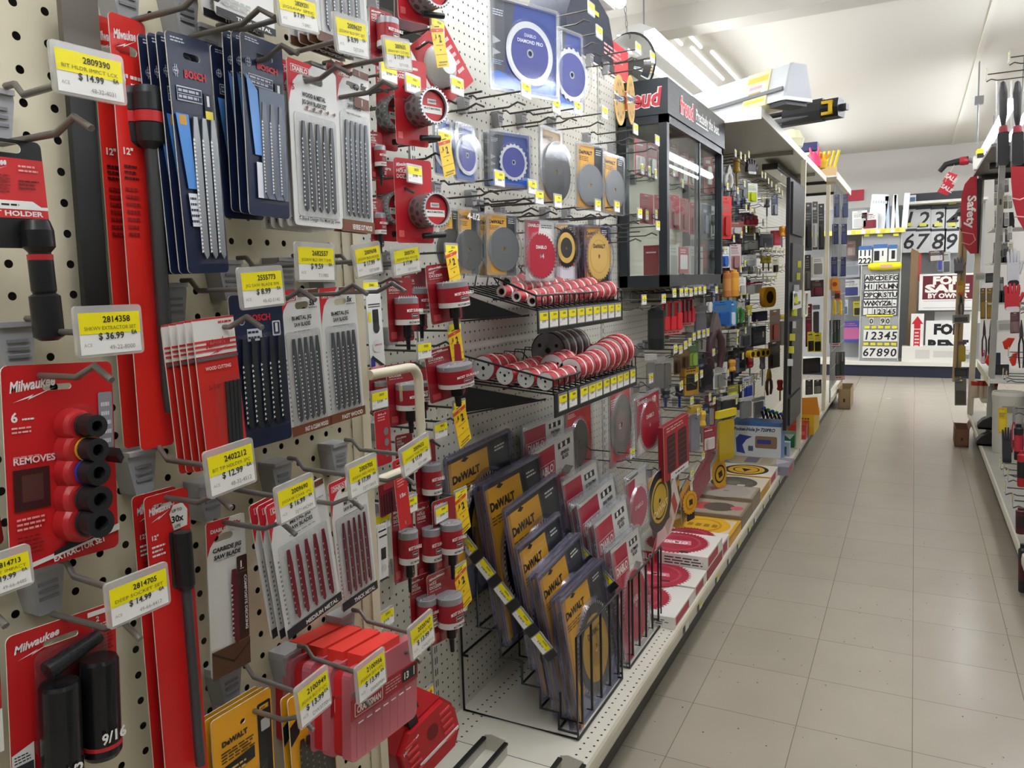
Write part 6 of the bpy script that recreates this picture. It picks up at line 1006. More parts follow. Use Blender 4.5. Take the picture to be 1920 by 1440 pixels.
y0, y1 = 7.632, 8.86; t = thing('shelving_section', 'last cream shelving section, ending at the cross aisle', 'shelving', group='left shelving run', loc=(0, 0, 0))
b = MB(); b.box(XB-.02, XB, y0, y1, ZD, 2.085, PEGB); b.build('peg_wall', t); MB().box(XB, XL, y0, y1, ZD-.012, ZD, DECKM).build('base_deck', t); MB().box(XL, XL+.003, y0, y1, .14, ZD, LIP).build('price_rail', t); MB().box(XK-.012, XK, y0, y1, .001, .14, KICK).build('kick_plate', t)
for q, X, k, c, c2, l in (((1508, 380, 1522, 470), -.72, 'card', '#3a3634', '#1d1b1b', 'left dark card of bits between the two pale posts'), ((1523, 378, 1533, 468), -.72, 'card', '#4a4644', '#b8b4b0', 'middle grey card of bits between the two pale posts'), ((1534, 382, 1545, 468), -.72, 'card', '#1f1d1d', '#3a3636', 'right black card of bits between the two pale posts'),
    ((1508, 478, 1520, 545), -.74, 'card', '#2c2828', '#55504c', 'dark small pack below the bit cards, left of two'), ((1524, 482, 1544, 520), -.73, 'box', '#c8c4bc', '#77746e', 'white boxed item below the bit cards between the posts'), ((1520, 525, 1544, 556), -.73, 'card', '#3c2c2c', '#6d2c34', 'dark red brown pack under the white boxed item'),
    ((1510, 570, 1522, 650), -.73, 'card', '#5a1f28', '#7d2c36', 'dark red rod pack between the posts'), ((1524, 572, 1536, 632), -.73, 'bag', '#4a4548', '#77727a', 'grey bag right of the dark red rod pack'), ((1514, 622, 1527, 660), -.70, 'card', '#cfc02a', '#2a2618', 'left bright yellow pack between the posts'), ((1526, 624, 1540, 660), -.70, 'card', '#d8c81c', '#1d1a12', 'right bright yellow pack between the posts'),
    ((1507, 672, 1538, 700), -.70, 'box', '#1d1a18', '#2c2826', 'black box on the shelf between the posts'), ((1510, 712, 1524, 740), -.70, 'card', '#33302e', '#55514c', 'dark pack low between the posts, left'), ((1526, 712, 1540, 738), -.70, 'card', '#2a2726', '#8f8d88', 'dark pack low between the posts, right')): I(k, q, X, c, c2, l, yaw=.9)
for r_, (y0, y1) in enumerate(((365, 405), (420, 455), (482, 515))):
    for c_, (x0, x1) in enumerate(((1562, 1574), (1576, 1590))): I('card', (x0-2*r_, y0, x1-2*r_, y1+3), -.617, '#232a4c', '#343d66', 'navy card, %s of the %s pair on the end of the left run' % (('left', 'right')[c_], ('top', 'middle', 'lowest')[r_]), 'tool card', 1.15, group='navy cards on the end of the run')
for q, k, c, c2, l in (((1556, 518, 1572, 545), 'tape', '#d88a1c', '#a83c14', 'orange toy shaped tool under the navy cards'), ((1560, 545, 1576, 562), 'box', '#c8500f', '#2c1c14', 'orange and black box under the navy cards'), ((1561, 562, 1568, 590), 'tube', '#e0c01c', '#d8b414', 'left yellow bottle under the navy cards'), ((1572, 562, 1579, 590), 'tube', '#d8a81c', '#e0b428', 'right yellow bottle under the navy cards'), ((1555, 600, 1575, 650), 'set', '#2f3c36', '#3f4f48', 'dark green rack of rods at the end of the left run'), ((1556, 660, 1584, 712), 'set', '#55585a', '#3a3d40', 'grey wire rack low at the end of the left run')): I(k, q, -.617, c, c2, l, yaw=1.15)
# ---- white jig box and small boxes on the deck beyond
def deckbox(name, label, p0, p1, depth, h, col, front, cat='boxed tool', x=None, side='#3f6ba8', z=ZD+.001, top=None):
    A, B = onZ(*p0, z), onZ(*p1, z); w = abs(B.x-A.x); t = thing(name, label, cat, Matrix.Translation(((A.x+B.x)/2, A.y+depth/2, z))); b = MB().box(-w/2, w/2, -depth/2, depth/2, 0, h, side); b.box(-w/2, w/2, -depth/2-.001, -depth/2, 0, h, col)
    b.T = Matrix.Translation((0, -depth/2-.001, h/2)); art(b, w, h, 0, front); b.build('box', t); return t
deckbox('boxed_jig', 'white and blue pocket hole jig box standing on the deck', (1372, 868), (1466, 872), .14, .262, '#d8dcde', [('r', 0, 0, 1, .09, '#3f6ba8'), ('t', 'Pocket-Hole Jig 720PRO', .04, .21, .075, '#26355c', {'b': .04, 'w': .84, 's': .15}), ('p', [(.08, .4), (.16, .3), (.42, .34), (.3, .42), (.22, .55), (.28, .75), (.1, .72)], '#33479c'), ('q', .48, .32, .92, .6, '#8a6f58'), ('q', .52, .4, .8, .5, '#3a3f88'), ('q', .34, .56, .44, .68, '#55647c')]+[('c', .06+.13*k, .92, .045, '#33363a', 16) for k in range(3)], side='#4a78b8')
deckbox('small_box', 'small blue and white box before the jig box', (1404, 868), (1450, 876), .07, .05, '#2a4aa4', [('r', .6, .1, 1, .9, '#6d6f78'), ('t', '#1', .1, .6, .4, W_, {'b': .03})], side='#8d909a')
deckbox('small_box', 'clear grey box stacked before the jig box', (1428, 856), (1462, 858), .06, .075, '#a8acb4', [('r', .05, .1, .95, .3, '#5a6c9c'), ('l', .1, .5, .9, .9, 2, '#77797f')], side='#b8bcc4')
deckbox('small_box', 'pale blue box at the right of the jig box', (1463, 855), (1480, 856), .05, .09, '#b8ccd8', [('q', .3, .3, .7, .9, '#4f6d7c')], side='#9ab4c4')
deckbox('small_box', 'green and white box behind the jig box', (1468, 838), (1492, 836), .12, .09, '#1f7a48', [('p', [(0, 0), (1, 0), (.6, .4)], '#e0e4e0')], side='#1d6c40')
deckbox('tool_box', 'red tool box on the deck before the yellow carton', (1478, 822), (1512, 822), .2, .1, '#c23a2c', [('q', .5, .45, .95, .7, '#d86a5c')], side='#a82f24')
t = deckbox('display_carton', 'yellow display carton with an open orange flap on the deck', (1474, 812), (1528, 812), .35, .14, '#e0b81c', [('r', 0, .6, 1, 1, '#d8a81c'), ('l', .3, .1, .9, .3, 1, '#8a3a1c')], side='#d8b01c')
MB().prism([(-.13, 0), (.13, 0), (.11, .13), (-.09, .11)], -.17, -.168, '#dc8c24').build('flap', t).location = (0, 0, .141)
for k, (x, y) in enumerate(((1432, 780), (1440, 783), (1448, 785), (1456, 787), (1464, 789))): P = at(x, y, -.78); t = thing('clamp', '%s black spring clamp in the row behind the jig box' % ORD[k], 'clamp', frame(P, .6)); MB().tube([(0, 0, .05), (.02, 0, .02), (.0, 0, -.01), (-.015, 0, .03)], .009, '#1d1d1f', 7).build('frame', t); MB().lathe([(0, .06), (.012, .055), (.012, .04)], '#3f9c4c' if k % 2 else '#2c4a9c', 8).build('pad', t)
# ---- cartons on the floor
def carton(label, p0, p1, d, h, dark):
    A, B = onZ(*p0, 0), onZ(*p1, 0); w = abs(B.x-A.x); t = thing('cardboard_carton', label, 'cardboard box', Matrix.Translation((A.x+w/2, A.y+d/2, .001))); c = mat(dark, .75); b = MB(); th = .004
    for a in ((-w/2, w/2, -d/2, -d/2+th), (-w/2, w/2, d/2-th, d/2), (-w/2, -w/2+th, -d/2, d/2), (w/2-th, w/2, -d/2, d/2)): b.box(*a, 0, h, c)
    b.box(-w/2, w/2, -d/2, d/2, 0, th, c); b.box(-w*.08, w*.08, -d/2-.001, -d/2, h*.35, h*.52, '#2c2218'); b.build('box', t)
    for s in (-1, 1): MB().add([(s*w/2, -d/2, h), (s*w/2, d/2, h), (s*w*.62, d/2, h+.03), (s*w*.62, -d/2, h+.03)], [(0, 1, 2, 3)], c).build('flap', t)
carton('open brown cardboard box on the floor at the end of the left run', (1571, 767), (1594, 767), .45, .20, '#a08a68'); carton('dark brown cardboard box on the floor by the right run', (1790, 837), (1816, 838), .3, .13, '#7d5a40')
# ================================================================ things above: bag, domed mirror, canopy goods
P = at(1078, 112, -1.10); t = thing('tool_bag', 'dark navy tool bag on top of the peg wall beside the blue blade packs', 'bag', Matrix.Translation((-1.12, P.y+.03, 2.094)))
b = MB(); pr = [(-.24, 0), (.20, 0), (.21, .1), (.16, .19), (.02, .235), (-.16, .21), (-.24, .1)]; b.T = Matrix.Rotation(math.pi/2, 4, 'Z'); b.prism(pr, -.08, .08, mat('#1d2230', .7), smooth=True); b.build('bag', t)
MB().tube([(-.06, -.08, .2), (-.04, -.06, .27), (-.04, .06, .27), (-.06, .08, .2)], .008, '#15171d', 6).build('carry_strap', t); MB().box(.081, .083, -.05, .05, .16, .175, '#c8b42a').build('yellow_trim', t)
P = at(1130, 124, -1.08); t = thing('red_carton', 'bright red carton lying on top of the peg wall left of the domed mirror', 'box', Matrix.Translation((-1.10, P.y+.02, 2.094))); b = MB().box(-.06, .06, -.14, .16, 0, .12, '#cc2430'); b.T = Matrix.Translation((.0605, 0, .06)) @ Matrix.Rotation(math.pi/2, 4, 'Z'); art(b, .28, .12, 0, [('l', .1, .2, .9, .6, 3, '#e89a98'), ('r', .0, .75, .5, 1, '#2a1c1e')]); b.build('carton', t)
C = CO+ray(1180, 122)*3.95; t = thing('domed_mirror', 'round domed mirror with a dark rim hanging from a chain above the glass case', 'mirror', Matrix.Translation(C) @ Matrix.Rotation(-.25, 4, 'Z') @ Matrix.Rotation(.12, 4, 'X'))
R_ = .150; MB().lathe([(R_, 0), (R_*.96, -.022), (R_*.8, -.055), (R_*.55, -.082), (R_*.25, -.095), (0, -.098)], mat('#d8dcde', .04, 1.), 32, 'y').build('dome', t)
b = MB(); b.tube([(R_*math.cos(a*math.pi/18), 0, R_*math.sin(a*math.pi/18)) for a in range(36)], .006, '#1a1b1c', 6, closed=True); b.build('rim', t); MB().prism(circ(0, 0, R_, 28), .004, .01, DARK).build('back', t)
b = MB()
for k in range(12): b.tube([(.006*math.cos(a*math.pi/4)*(k % 2), .006*math.cos(a*math.pi/4)*(1-k % 2), R_+.016+.032*k+.018*math.sin(a*math.pi/4)) for a in range(8)], .002, STEEL, 4, closed=True)
b.build('chain', t)
# folding saw stand with a grey aluminium beam, and a black folded one behind it
A, B = Vector((-.99, 4.32, 2.135)), Vector((-.515, 4.0, 2.135)); d = (B-A).normalized(); ang = math.atan2(d.y, d.x)
t = thing('saw_stand', 'grey aluminium beam of a tool stand sticking out over the aisle from the canopy shelf', 'tool stand', Matrix.Translation(A) @ Matrix.Rotation(ang, 4, 'Z')); L_ = (B-A).length
tr = [(-.085, 0), (.085, 0), (.08, .03), (.045, .165), (-.045, .165), (-.08, .03)]
def along(b, x0, x1, p, m): b.add([(x0, y, z) for y, z in p]+[(x1, y, z) for y, z in p], [tuple(range(len(p)))[::-1], tuple(range(len(p), 2*len(p)))]+[(i, (i+1) % len(p), len(p)+(i+1) % len(p), len(p)+i) for i in range(len(p))], m)
b = MB(); along(b, -.35, L_-.015, [(y*.96, z) for y, z in tr], mat('#d3d5d6', .35, .3)); b.box(-.35, L_-.02, -.088, -.078, .045, .06, '#77797b'); b.build('beam', t)
b = MB(); along(b, L_-.014, L_+.004, [(y*1.02, z*1.0) for y, z in tr], mat('#a9acb0', .4)); b.box(L_-.02, L_+.005, -.09, .09, -.004, .012, '#e4e5e5'); b.build('end_cap', t)
b = MB(); along(b, L_-.27, L_-.12, [(y*1.08, z*1.03-.004) for y, z in tr], mat('#e8dcae', .4)); b.build('cardboard_sleeve', t)
b = MB(); y_ = -.092
for k, (x0, x1, z0, z1, c) in enumerate(((-.26, -.13, .118, .145, '#e8b83a'), (-.26, -.13, .02, .032, '#e8c81c'), (-.25, -.14, .045, .105, '#e9e2d0'), (-.24, -.16, .085, .1, '#d8a4a8'), (-.24, -.16, .06, .07, '#b89a5a'))):
    s1 = lambda z: -(.0918-.045*z/.165*1.0)-.0006*(k+1)-.0015
    b.add([(L_+x0, s1(z0), z0), (L_+x1, s1(z0), z0), (L_+x1, s1(z1), z1), (L_+x0, s1(z1), z1)], [(0, 1, 2, 3)], c)
b.build('sleeve_print', t)
MB().box(L_-.11, L_-.01, -.07, .07, -.022, 0, '#1c1d1f').build('bracket', t)
t = thing('saw_stand', 'black folded tool stand with a yellow clip lying behind the grey beam on the canopy', 'tool stand', Matrix.Translation((-.50, 4.50, 2.165)) @ Matrix.Rotation(-.25, 4, 'Z'))
b = MB(); along(b, -.16, .05, [(-.03, -.05), (.03, -.05), (.035, .0), (.02, .06), (-.02, .06), (-.035, 0)], mat('#1d1f22', .45)); b.build('bracket', t)
b = MB(); along(b, .05, .14, [(-.045, -.045), (.045, -.045), (.06, .0), (.045, .045), (-.045, .045), (-.06, 0)], mat('#17181a', .4)); along(b, .14, .17, [(-.02, -.015), (.02, -.015), (.02, .015), (-.02, .015)], mat('#17181a', .4)); b.build('hub', t)
for k, (y, z) in enumerate(((-.02, -.02), (.02, -.035), (.0, .02))): MB().tube([(-.62, y*2, z-.01), (-.02, y, z)], .014, mat('#6d7074' if k != 2 else '#232527', .35, .4), 8).build('leg_tube', t)
b = MB(); b.box(.06, .115, -.064, -.05, -.035, -.02, '#e8c21c'); b.box(.06, .115, -.064, -.05, .02, .035, '#e8c21c'); b.box(.095, .115, -.064, -.05, -.035, .035, '#e8c21c'); b.build('yellow_clip', t)
ZT = 2.1065
P = at(1492, 257, -.72); t = thing('bulb_pack', 'round clear bulb pack on the front of the canopy shelf', 'bulb pack', Matrix.Translation((-.75, P.y, ZT))); MB().lathe([(.03, 0), (.075, .04), (.085, .09), (.06, .14), (.0, .16)], mat('#dcd8b8', .2), 18).build('globe', t); MB().box(-.05, .05, -.05, .05, 0, .03, '#c8c8c2').build('base', t)
P = at(1520, 268, -.74); t = thing('display_carton', 'navy and yellow display carton on the canopy shelf', 'display box', Matrix.Translation((-.78, P.y, ZT))); b = MB().box(-.08, .08, 0, .1, 0, .20, '#2a3266'); b.box(-.09, .09, -.02, .1, .15, .21, '#232a58'); art(b, .16, .2, -.0005, []); b.rect(-.08, .0, -.03, .15, -.0008, '#d8b83a'); b.rect(-.03, .02, .08, .14, -.0008, '#e8e4d8')
for k in range(3): b.rect(-.02, .03+.035*k, .07, .05+.035*k, -.0016, '#2a3266')
b.build('carton', t)
P = at(1553, 280, -.70); t = thing('display_carton', 'tan carton of yellow tubes with a red and white sign on the canopy shelf', 'display box', Matrix.Translation((-.74, P.y, ZT+.001))); MB().box(-.1, .1, 0, .16, 0, .15, '#b89a68').build('carton', t)
for k in range(6): MB().tube([(-.08+.032*k, .02, .08), (-.06+.038*k, -.02, .26)], .012, '#e0c41c' if k % 2 else '#d8b82a', 8).build('tube', t)
b = MB(); b.box(-.14, -.04, -.012, -.008, .06, .15, W_); b.rect(-.135, .07, -.045, .1, -.013, '#cc3a3a'); b.build('sign', t)
P = at(1538, 294, -.66); t = thing('plush_toy', 'pink toy on the lip of the canopy shelf', 'toy', Matrix.Translation((-.70, P.y, ZT))); MB().lathe([(0, 0), (.045, .015), (.05, .05), (.035, .09), (.02, .11), (0, .13)], '#e0406c', 12).build('body', t)
for s in (-1, 1): MB().tube([(s*.02, 0, .1), (s*.035, 0, .16)], [.014, .006], '#e0406c', 7).build('ear', t)
t = thing('plush_toy', 'yellow toy beside the pink toy on the canopy shelf', 'toy', Matrix.Translation((-.68, P.y+.12, ZT))); MB().lathe([(0, 0), (.05, .015), (.06, .06), (.045, .1), (0, .13)], '#e8b41c', 12).build('body', t)
for k in range(5): MB().tube([(.03*math.cos(k*1.25), .03*math.sin(k*1.25), .08), (.085*math.cos(k*1.25), .085*math.sin(k*1.25), .12)], [.02, .008], '#e8a01c', 7).build('arm', t)
t = thing('canopy_shelf', 'short farther overhead shelf beyond the long canopy', 'shelf', loc=(0, 0, 0)); MB().box(XB+.01, -.60, 7.05, 8.6, 2.11, 2.125, '#d3cfc4').build('shelf_plate', t); MB().box(-.60, -.592, 7.05, 8.6, 2.09, 2.15, '#e2dfd6').build('front_lip', t)
for y in (7.3, 8.3): MB().box(XB+.02, -.70, y, y+.02, 2.085, 2.11, DARK).build('bracket', t)
# ================================================================ the unit on the far wall
GP = mat('#9a9c9c', .5); NAVY = mat('#20243a', .5)
t = thing('far_shelving_unit', 'grey wall unit of signs and house numbers across the end of the aisle', 'shelving', loc=(0, 0, 0))
b = MB(); b.box(-1.7, .75, 11.40, 11.42, .19, 2.17, GP); b.build('back_panel', t); MB().box(-1.7, .75, FY, 11.40, .145, .19, mat('#e6e4da', .4)).build('base_deck', t); MB().box(-1.7, .75, FY+.02, FY+.04, .001, .145, NAVY).build('kick_plate', t); MB().box(-.13, .75, 11.05, 11.40, 2.15, 2.18, '#dcd9cf').build('top_shelf', t)
b = MB().box(-1.35, -.12, 10.85, 11.39, 1.83, 1.85, '#d6d3ca'); b.build('lower_top_shelf', t); b = MB().box(-1.35, -.12, 10.84, 10.85, 1.80, 1.86, '#d8d08a')
for k in range(22): b.box(-1.33+.055*k, -1.285+.055*k, 10.838, 10.84, 1.805, 1.85, ('#e0dc5a', '#e8e6dc', '#d8c83a')[k % 3])
b.build('price_strip', t)
t = thing('letter_display', 'grey display tower of letter and number tiles standing on the far unit', 'display stand', loc=(0, 0, 0))
x0, x1, yf = -.60, -.165, 10.93; b = MB().box(x0, x1, yf, 11.39, .195, 1.795, mat('#a8abac', .5)); b.box(x0-.012, x0, yf-.02, 11.39, .195, 1.79, '#c4c4be'); b.box(x1, x1+.012, yf-.02, 11.39, .195, 1.79, '#c4c4be'); b.build('tower', t)
def FX(px, py=560, Y=10.92): return onY(px, py, Y)
ROWS = ['ABCDEFG', 'HIJKLMN', 'OPQRSTU', 'VWXYZ&-', '  12345']
for r_, s in enumerate(ROWS):
    a, c = FX(1622-1.0*r_, 516+15.6*r_+6), FX(1684-.8*r_, 516+15.6*r_+6); w = (c.x-a.x)/7; b = MB()
    b.box(a.x-.01, c.x+.01, yf-.012, yf-.002, a.z-.05, a.z+.05, '#55585a')
    for k, ch in enumerate(s):
        x = a.x+w*(k+.5); b.box(x-w*.44, x+w*.44, yf-.016, yf-.012, a.z-.042, a.z+.045, '#e2e2de')
        if ch != ' ': b.text(ch, x, a.z-.028, .056, yf-.0168, '#1d1d1f', .04, al='c')
    b.build('tile_row', t)
for s, y, px0, px1, hh in (('12345', 629, 1619, 1683, .10), ('67890', 660, 1617, 1682, .10)):
    a, c = FX(px0, y), FX(px1, y); w = (c.x-a.x)/5; b = MB(); b.box(a.x, c.x, yf-.02, yf-.012, a.z-.075, a.z+.075, '#e8e8e4')
    for k, ch in enumerate(s): b.text(ch, a.x+w*(k+.5), a.z-.05, hh, yf-.0208, '#1d1d1f', .02, al='c', shear=.12); b.box(a.x+w*(k+.15), a.x+w*(k+.85), yf-.03, yf-.02, a.z+.09, a.z+.125, '#e0d832')
    b.build('number_card', t)
a = FX(1650, 602); b = MB()
for x, ch in ((-.10, '0'), (.03, '9'), (.09, '0')): b.box(a.x+x-.025, a.x+x+.025, yf-.016, yf-.008, a.z-.045, a.z+.045, '#d8d8d4'); b.text(ch, a.x+x, a.z-.03, .06, yf-.0168, '#1d1d1f', .03, al='c')
b.box(a.x-.16, a.x+.15, yf-.016, yf-.008, a.z+.06, a.z+.09, '#e8e23a'); b.build('number_card', t)
for x0_, x1_, y0_, y1_, c in ((1609, 1635, 465, 497, 'n'), (1637, 1664, 462, 492, 'b'), (1666, 1682, 463, 490, 'w')):
    A, B = FX(x0_, y1_, 10.90), FX(x1_, y0_, 10.90); b = MB().box(A.x, B.x, 10.898, 10.902, A.z, B.z, '#e4e4e0'); b.box(A.x, B.x, 10.897, 10.898, B.z-.02, B.z+.03, '#3f6ba4')
    if c == 'n': b.text('111', (A.x+B.x)/2, (A.z+B.z)/2+.01, .07, 10.8965, K_, .03, al='c'); b.text('222', (A.x+B.x)/2, A.z+.015, .07, 10.8965, K_, .03, al='c')
    elif c == 'b': b.box(A.x+.01, A.x+.07, 10.8965, 10.897, A.z+.02, B.z-.05, K_); b.text('1', A.x+.10, A.z+.08, .06, 10.8965, K_, .04)
    else: b.box(A.x+.03, A.x+.07, 10.8965, 10.897, A.z+.03, B.z-.04, K_)
    b.build('number_card', t)
a = FX(1659, 499, 10.88); t2_ = thing('yellow_tube_pack', 'bright yellow bag of rolled tape hanging on the letter tower', 'bag', Matrix.Translation(a)); MB().lathe([(.02, -.19), (.045, -.17), (.05, 0), (.045, .17), (.02, .19)], '#e8d81c', 12, 'x').build('bag', t2_); MB().box(-.05, .08, -.052, -.05, -.02, .02, '#d8a88a').build('label', t2_)
for k, (x, y) in enumerate([(1625, 441), (1650, 441), (1680, 440), (1620, 612), (1635, 612), (1650, 612)][:3]): a = FX(x, y, 10.87); tag(MB().box(-.03, .03, -.002, .002, -.015, .015, '#e8e23a').build('shelf_label', None, a), '%s yellow label under the shelf of the letter tower' % ORD[k], 'label')
# cards of house numbers
for r_, (s, y, xs) in enumerate((('1234', 412, (1706, 1731, 1759, 1786)), ('6789', 453, (1704, 1731, 1759, 1785)))):
    for k, ch in enumerate(s):
        C = onY(xs[k], y, 11.30); tt = thing('number_pack', 'white card with a black house number %s on the grey far wall panel' % dict(zip('12346789', ('one', 'two', 'three', 'four', 'six', 'seven', 'eight', 'nine')))[ch], 'number card', Matrix.Translation(C)); b = MB().box(-.085, .085, -.004, 0, -.14, .14, '#d4d5d6'); b.box(-.09, .09, -.005, .002, .13, .16, '#33363f'); b.text(ch, 0, -.09, .19, -.0048, '#1d1d20', .012, al='c', shear=.2); b.build('card', tt); MB().box(-.05, .03, -.03, -.01, .19, .235, '#e0e06a').build('price_label', tt)
# signs
def sign(label, px0, py0, px1, py1, Y, base, ops, w=None, cat='sign', name='yard_sign'):
    A, B = onY(px0, py1, Y), onY(px1, py0, Y); ww = w or (B.x-A.x); h = B.z-A.z; t = thing(name, label, cat, Matrix.Translation((A.x+ww/2, Y, (A.z+B.z)/2))); b = MB().box(-ww/2, ww/2, 0, .004, -h/2, h/2, base); art(b, ww, h, 0, ops); b.build('panel', t); return t
sign('white and maroon sign reading for sale by owner on the far wall unit', 1722, 512, 1808, 582, 11.05, '#eeeeea', [('r', .06, .05, .94, .70, '#641524'), ('t', 'FOR', .24, .28, .2, W_, {'b': .06, 'w': .52}), ('t', 'SALE', .10, .50, .2, W_, {'b': .06, 'w': .78}), ('t', 'BY OWNER', .16, .66, .12, W_, {'b': .05, 'w': .7}), ('r', .08, .74, .92, .75, '#8a8a8a'), ('r', .08, .93, .92, .94, '#8a8a8a')], w=.62)
sign('white sign reading for rent in black at the bottom of the far unit', 1734, 601, 1790, 660, 11.0, '#eeeeea', [('t', 'FOR', .18, .42, .3, K_, {'b': .06, 'w': .64}), ('t', 'RENT', .06, .92, .3, K_, {'b': .06, 'w': .88})], w=.5)
sign('white card with a red arrow and red stacked lettering beside the rent sign', 1706, 588, 1733, 662, 10.98, '#ecebe7', [('p', [(.5, .06), (.95, .26), (.75, .26), (.75, .38), (.25, .38), (.25, .26), (.05, .26)], '#c02430'), ('r', .25, .4, .75, .96, '#c02430'), ('l', .32, .44, .68, .94, 6, '#eddada')])
sign('plain white plate leaning below the for sale sign', 1752, 584, 1800, 606, 11.2, '#e4e4e0', [], w=.5)
for k, (y, l) in enumerate(((652, 'upper'), (660, 'lower'))): A = onY(1730, y, 10.95); t = thing('sign_stake', l+' white strip lying on the white boxes of the far unit', 'strip', Matrix.Translation((A.x+.25, 10.95, A.z))); b = MB().box(-.25, .25, 0, .06, -.025, .025, '#d4d4d0'); b.text('5-2', -.1, -.012, .024, -.0005, '#55555a', .02); b.build('strip', t)
A = onY(1690, 684, 10.90); t = thing('white_box', 'long white printed box on the deck of the far unit', 'box', Matrix.Translation((A.x+.33, 10.92, .1915))); b = MB().box(-.33, .33, 0, .2, 0, .19, '#e2e0d8'); b.rect(-.18, .04, -.02, .15, -.0006, '#cfcdc6'); b.rect(.02, .06, .30, .14, -.0006, '#cfcdc6'); b.build('box', t)
t = thing('wooden_stake_bundle', 'brown board standing between the letter tower and the signs', 'board', Matrix.Translation((onY(1706, 600, 11.1).x, 11.1, .1915))); MB().prism([(-.03, 0), (.05, 0), (.09, 1.35), (-.01, 1.42)], 0, .1, mat('#8a6f50', .6)).build('board', t); MB().box(.08, .1, -.01, .01, 1.0, 1.35, '#c02a34').build('red_tape', t)
# white corrugated sheets on the low top shelf
for k, (px0, px1, py, tilt, c, l) in enumerate(((1626, 1660, 362, .10, '#e2e6e8', 'leftmost tall white printed sheet'), (1662, 1668, 366, -.06, '#b8c8dc', 'pale blue sheet'), (1670, 1678, 364, .04, '#e6eaec', 'white sheet right of the pale blue one'), (1680, 1688, 362, -.08, '#dfe4e6', 'leaning white sheet'), (1690, 1703, 360, .05, '#eceeee', 'rightmost white sheet'))):
    A, B = onY(px0, 425, 11.0), onY(px1, py, 11.0); w = max(.04, B.x-A.x); t = thing('plastic_sheet', l+' standing on the shelf of the far unit', 'sheet', Matrix.Translation((A.x+w/2, 11.0, 1.851)) @ Matrix.Rotation(tilt, 4, 'Y')); h = B.z-1.86; b = MB().box(-w/2, w/2, 0, .25 if w < .15 else .01, 0, h, c); 
    if w > .15: [b.rect(-w*.4+w*.15*i, h*.75, -w*.3+w*.15*i, h*.82, -.0006, '#c4ccd2') for i in range(6)]
    b.build('sheet', t)
for k, (q, c, c2, l) in enumerate((((1598, 395, 1626, 428), '#d8d8d4', '#c0c0bc', 'white wire sign frames on the shelf of the far unit'), ((1616, 398, 1646, 430), '#e0dcd8', '#7d2030', 'small white and maroon signs before the tall white sheets'))): I('card', q, 0, c, c2, l, 'sign', Y=10.95)
sign('dark framed photo display at the top of the far unit', 1702, 358, 1790, 385, 11.25, '#23282a', [('r', .02, .1, .12, .9, '#dfe3e6'), ('r', .03, .3, .11, .7, '#55789a')], w=.75)
sign('red banner on the far wall left of the white sheets', 1580, 355, 1620, 378, 11.9, '#b8283a', [], name='banner')
for k, (q, c, c2, kd, l) in enumerate((((1588, 452, 1604, 480), '#a88a84', '#c8b4b0', 'card', 'pinkish card at the left of the letter tower'), ((1584, 490, 1612, 520), '#b0b4bc', '#8f949c', 'box', 'grey lilac box left of the letter tower'), ((1580, 524, 1612, 556), '#d0d0cc', '#3c447c', 'card', 'white card of numerals left of the letter tower'), ((1576, 562, 1590, 590), '#b8c0c8', '#5a7088', 'card', 'pale blue card low left of the letter tower'), ((1600, 565, 1616, 592), '#c8c02c', '#2c2a1c', 'card', 'yellow card with a black four left of the letter tower'), ((1578, 602, 1614, 642), '#4a50a0', '#c86a9c', 'box', 'pink and blue box low left of the letter tower'),
    ((1742, 470, 1770, 490), '#5a443c', '#cac4c0', 'card', 'brown and white pack under the house number cards'), ((1758, 470, 1767, 508), '#8f94b8', '#4a5090', 'card', 'blue post shaped pack under the house number cards'), ((1768, 472, 1782, 512), '#b4b4b0', '#55585a', 'card', 'grey pack under the house number cards'), ((1708, 470, 1722, 480), '#d8c82c', '#2a261c', 'card', 'yellow and black pack over the brown board'))): I(kd, q, 0, c, c2, l, 'hanging pack', Y=11.2)
# ================================================================ the right run
def flag(label, Y, pts, txt, arrow):
    P_ = [onY(x, y, Y) for x, y in pts]; t = thing('aisle_flag', label, 'aisle sign', loc=(0, 0, 0)); b = MB(); b.prism([(p.x, p.z) for p in P_][::-1], Y, Y+.006, mat('#b01c2c', .4), side='#4a0f18')
    if txt: c = onY(*txt[1], Y); b.text(txt[0], c.x, c.z, .055, Y-.0008, W_, .03, txt[2], 'l', 0, -math.pi/2)
    for ln in arrow:
        for (x0, y0), (x1, y1) in zip(ln, ln[1:]): A, B = onY(x0, y0, Y-.001), onY(x1, y1, Y-.001); b.tube([(A.x, A.y, A.z), (B.x, B.y, B.z)], .004, '#e89aa0', 4)
    b.build('panel', t); return t
flag('red aisle flag reading safety with a pale arrow outline on the tall pale post', 6.95, [(1832, 329), (1832, 475), (1819, 475), (1808, 462), (1803, 430), (1801, 395), (1803, 365), (1809, 345), (1820, 332)], ('Safety', (1815, 367), .245), [[(1803, 435), (1825, 439), (1829, 450), (1819, 459)], [(1804, 455), (1818, 459)]])
b = MB().box(.375, .43, 6.958, 6.985, 1.44, 2.0, '#1c1a1a'); o = b.build('side_bracket', bpy.data.objects['aisle_flag'])
flag('red aisle flag with pale lines, cut off by the right edge of the picture', 4.3, [(1960, 312), (1960, 470), (1925, 440), (1908, 410), (1899, 375), (1896, 340), (1896, 312)], None, [[(1898, 372), (1912, 375), (1930, 368)], [(1902, 406), (1930, 408)]])
t = thing('panel_post', 'tall pale post carrying the red safety flag on the right run', 'post', loc=(0, 0, 0)); MB().box(.405, .445, 6.99, 7.03, ZD+.003, 2.12, CREAM).build('post', t)
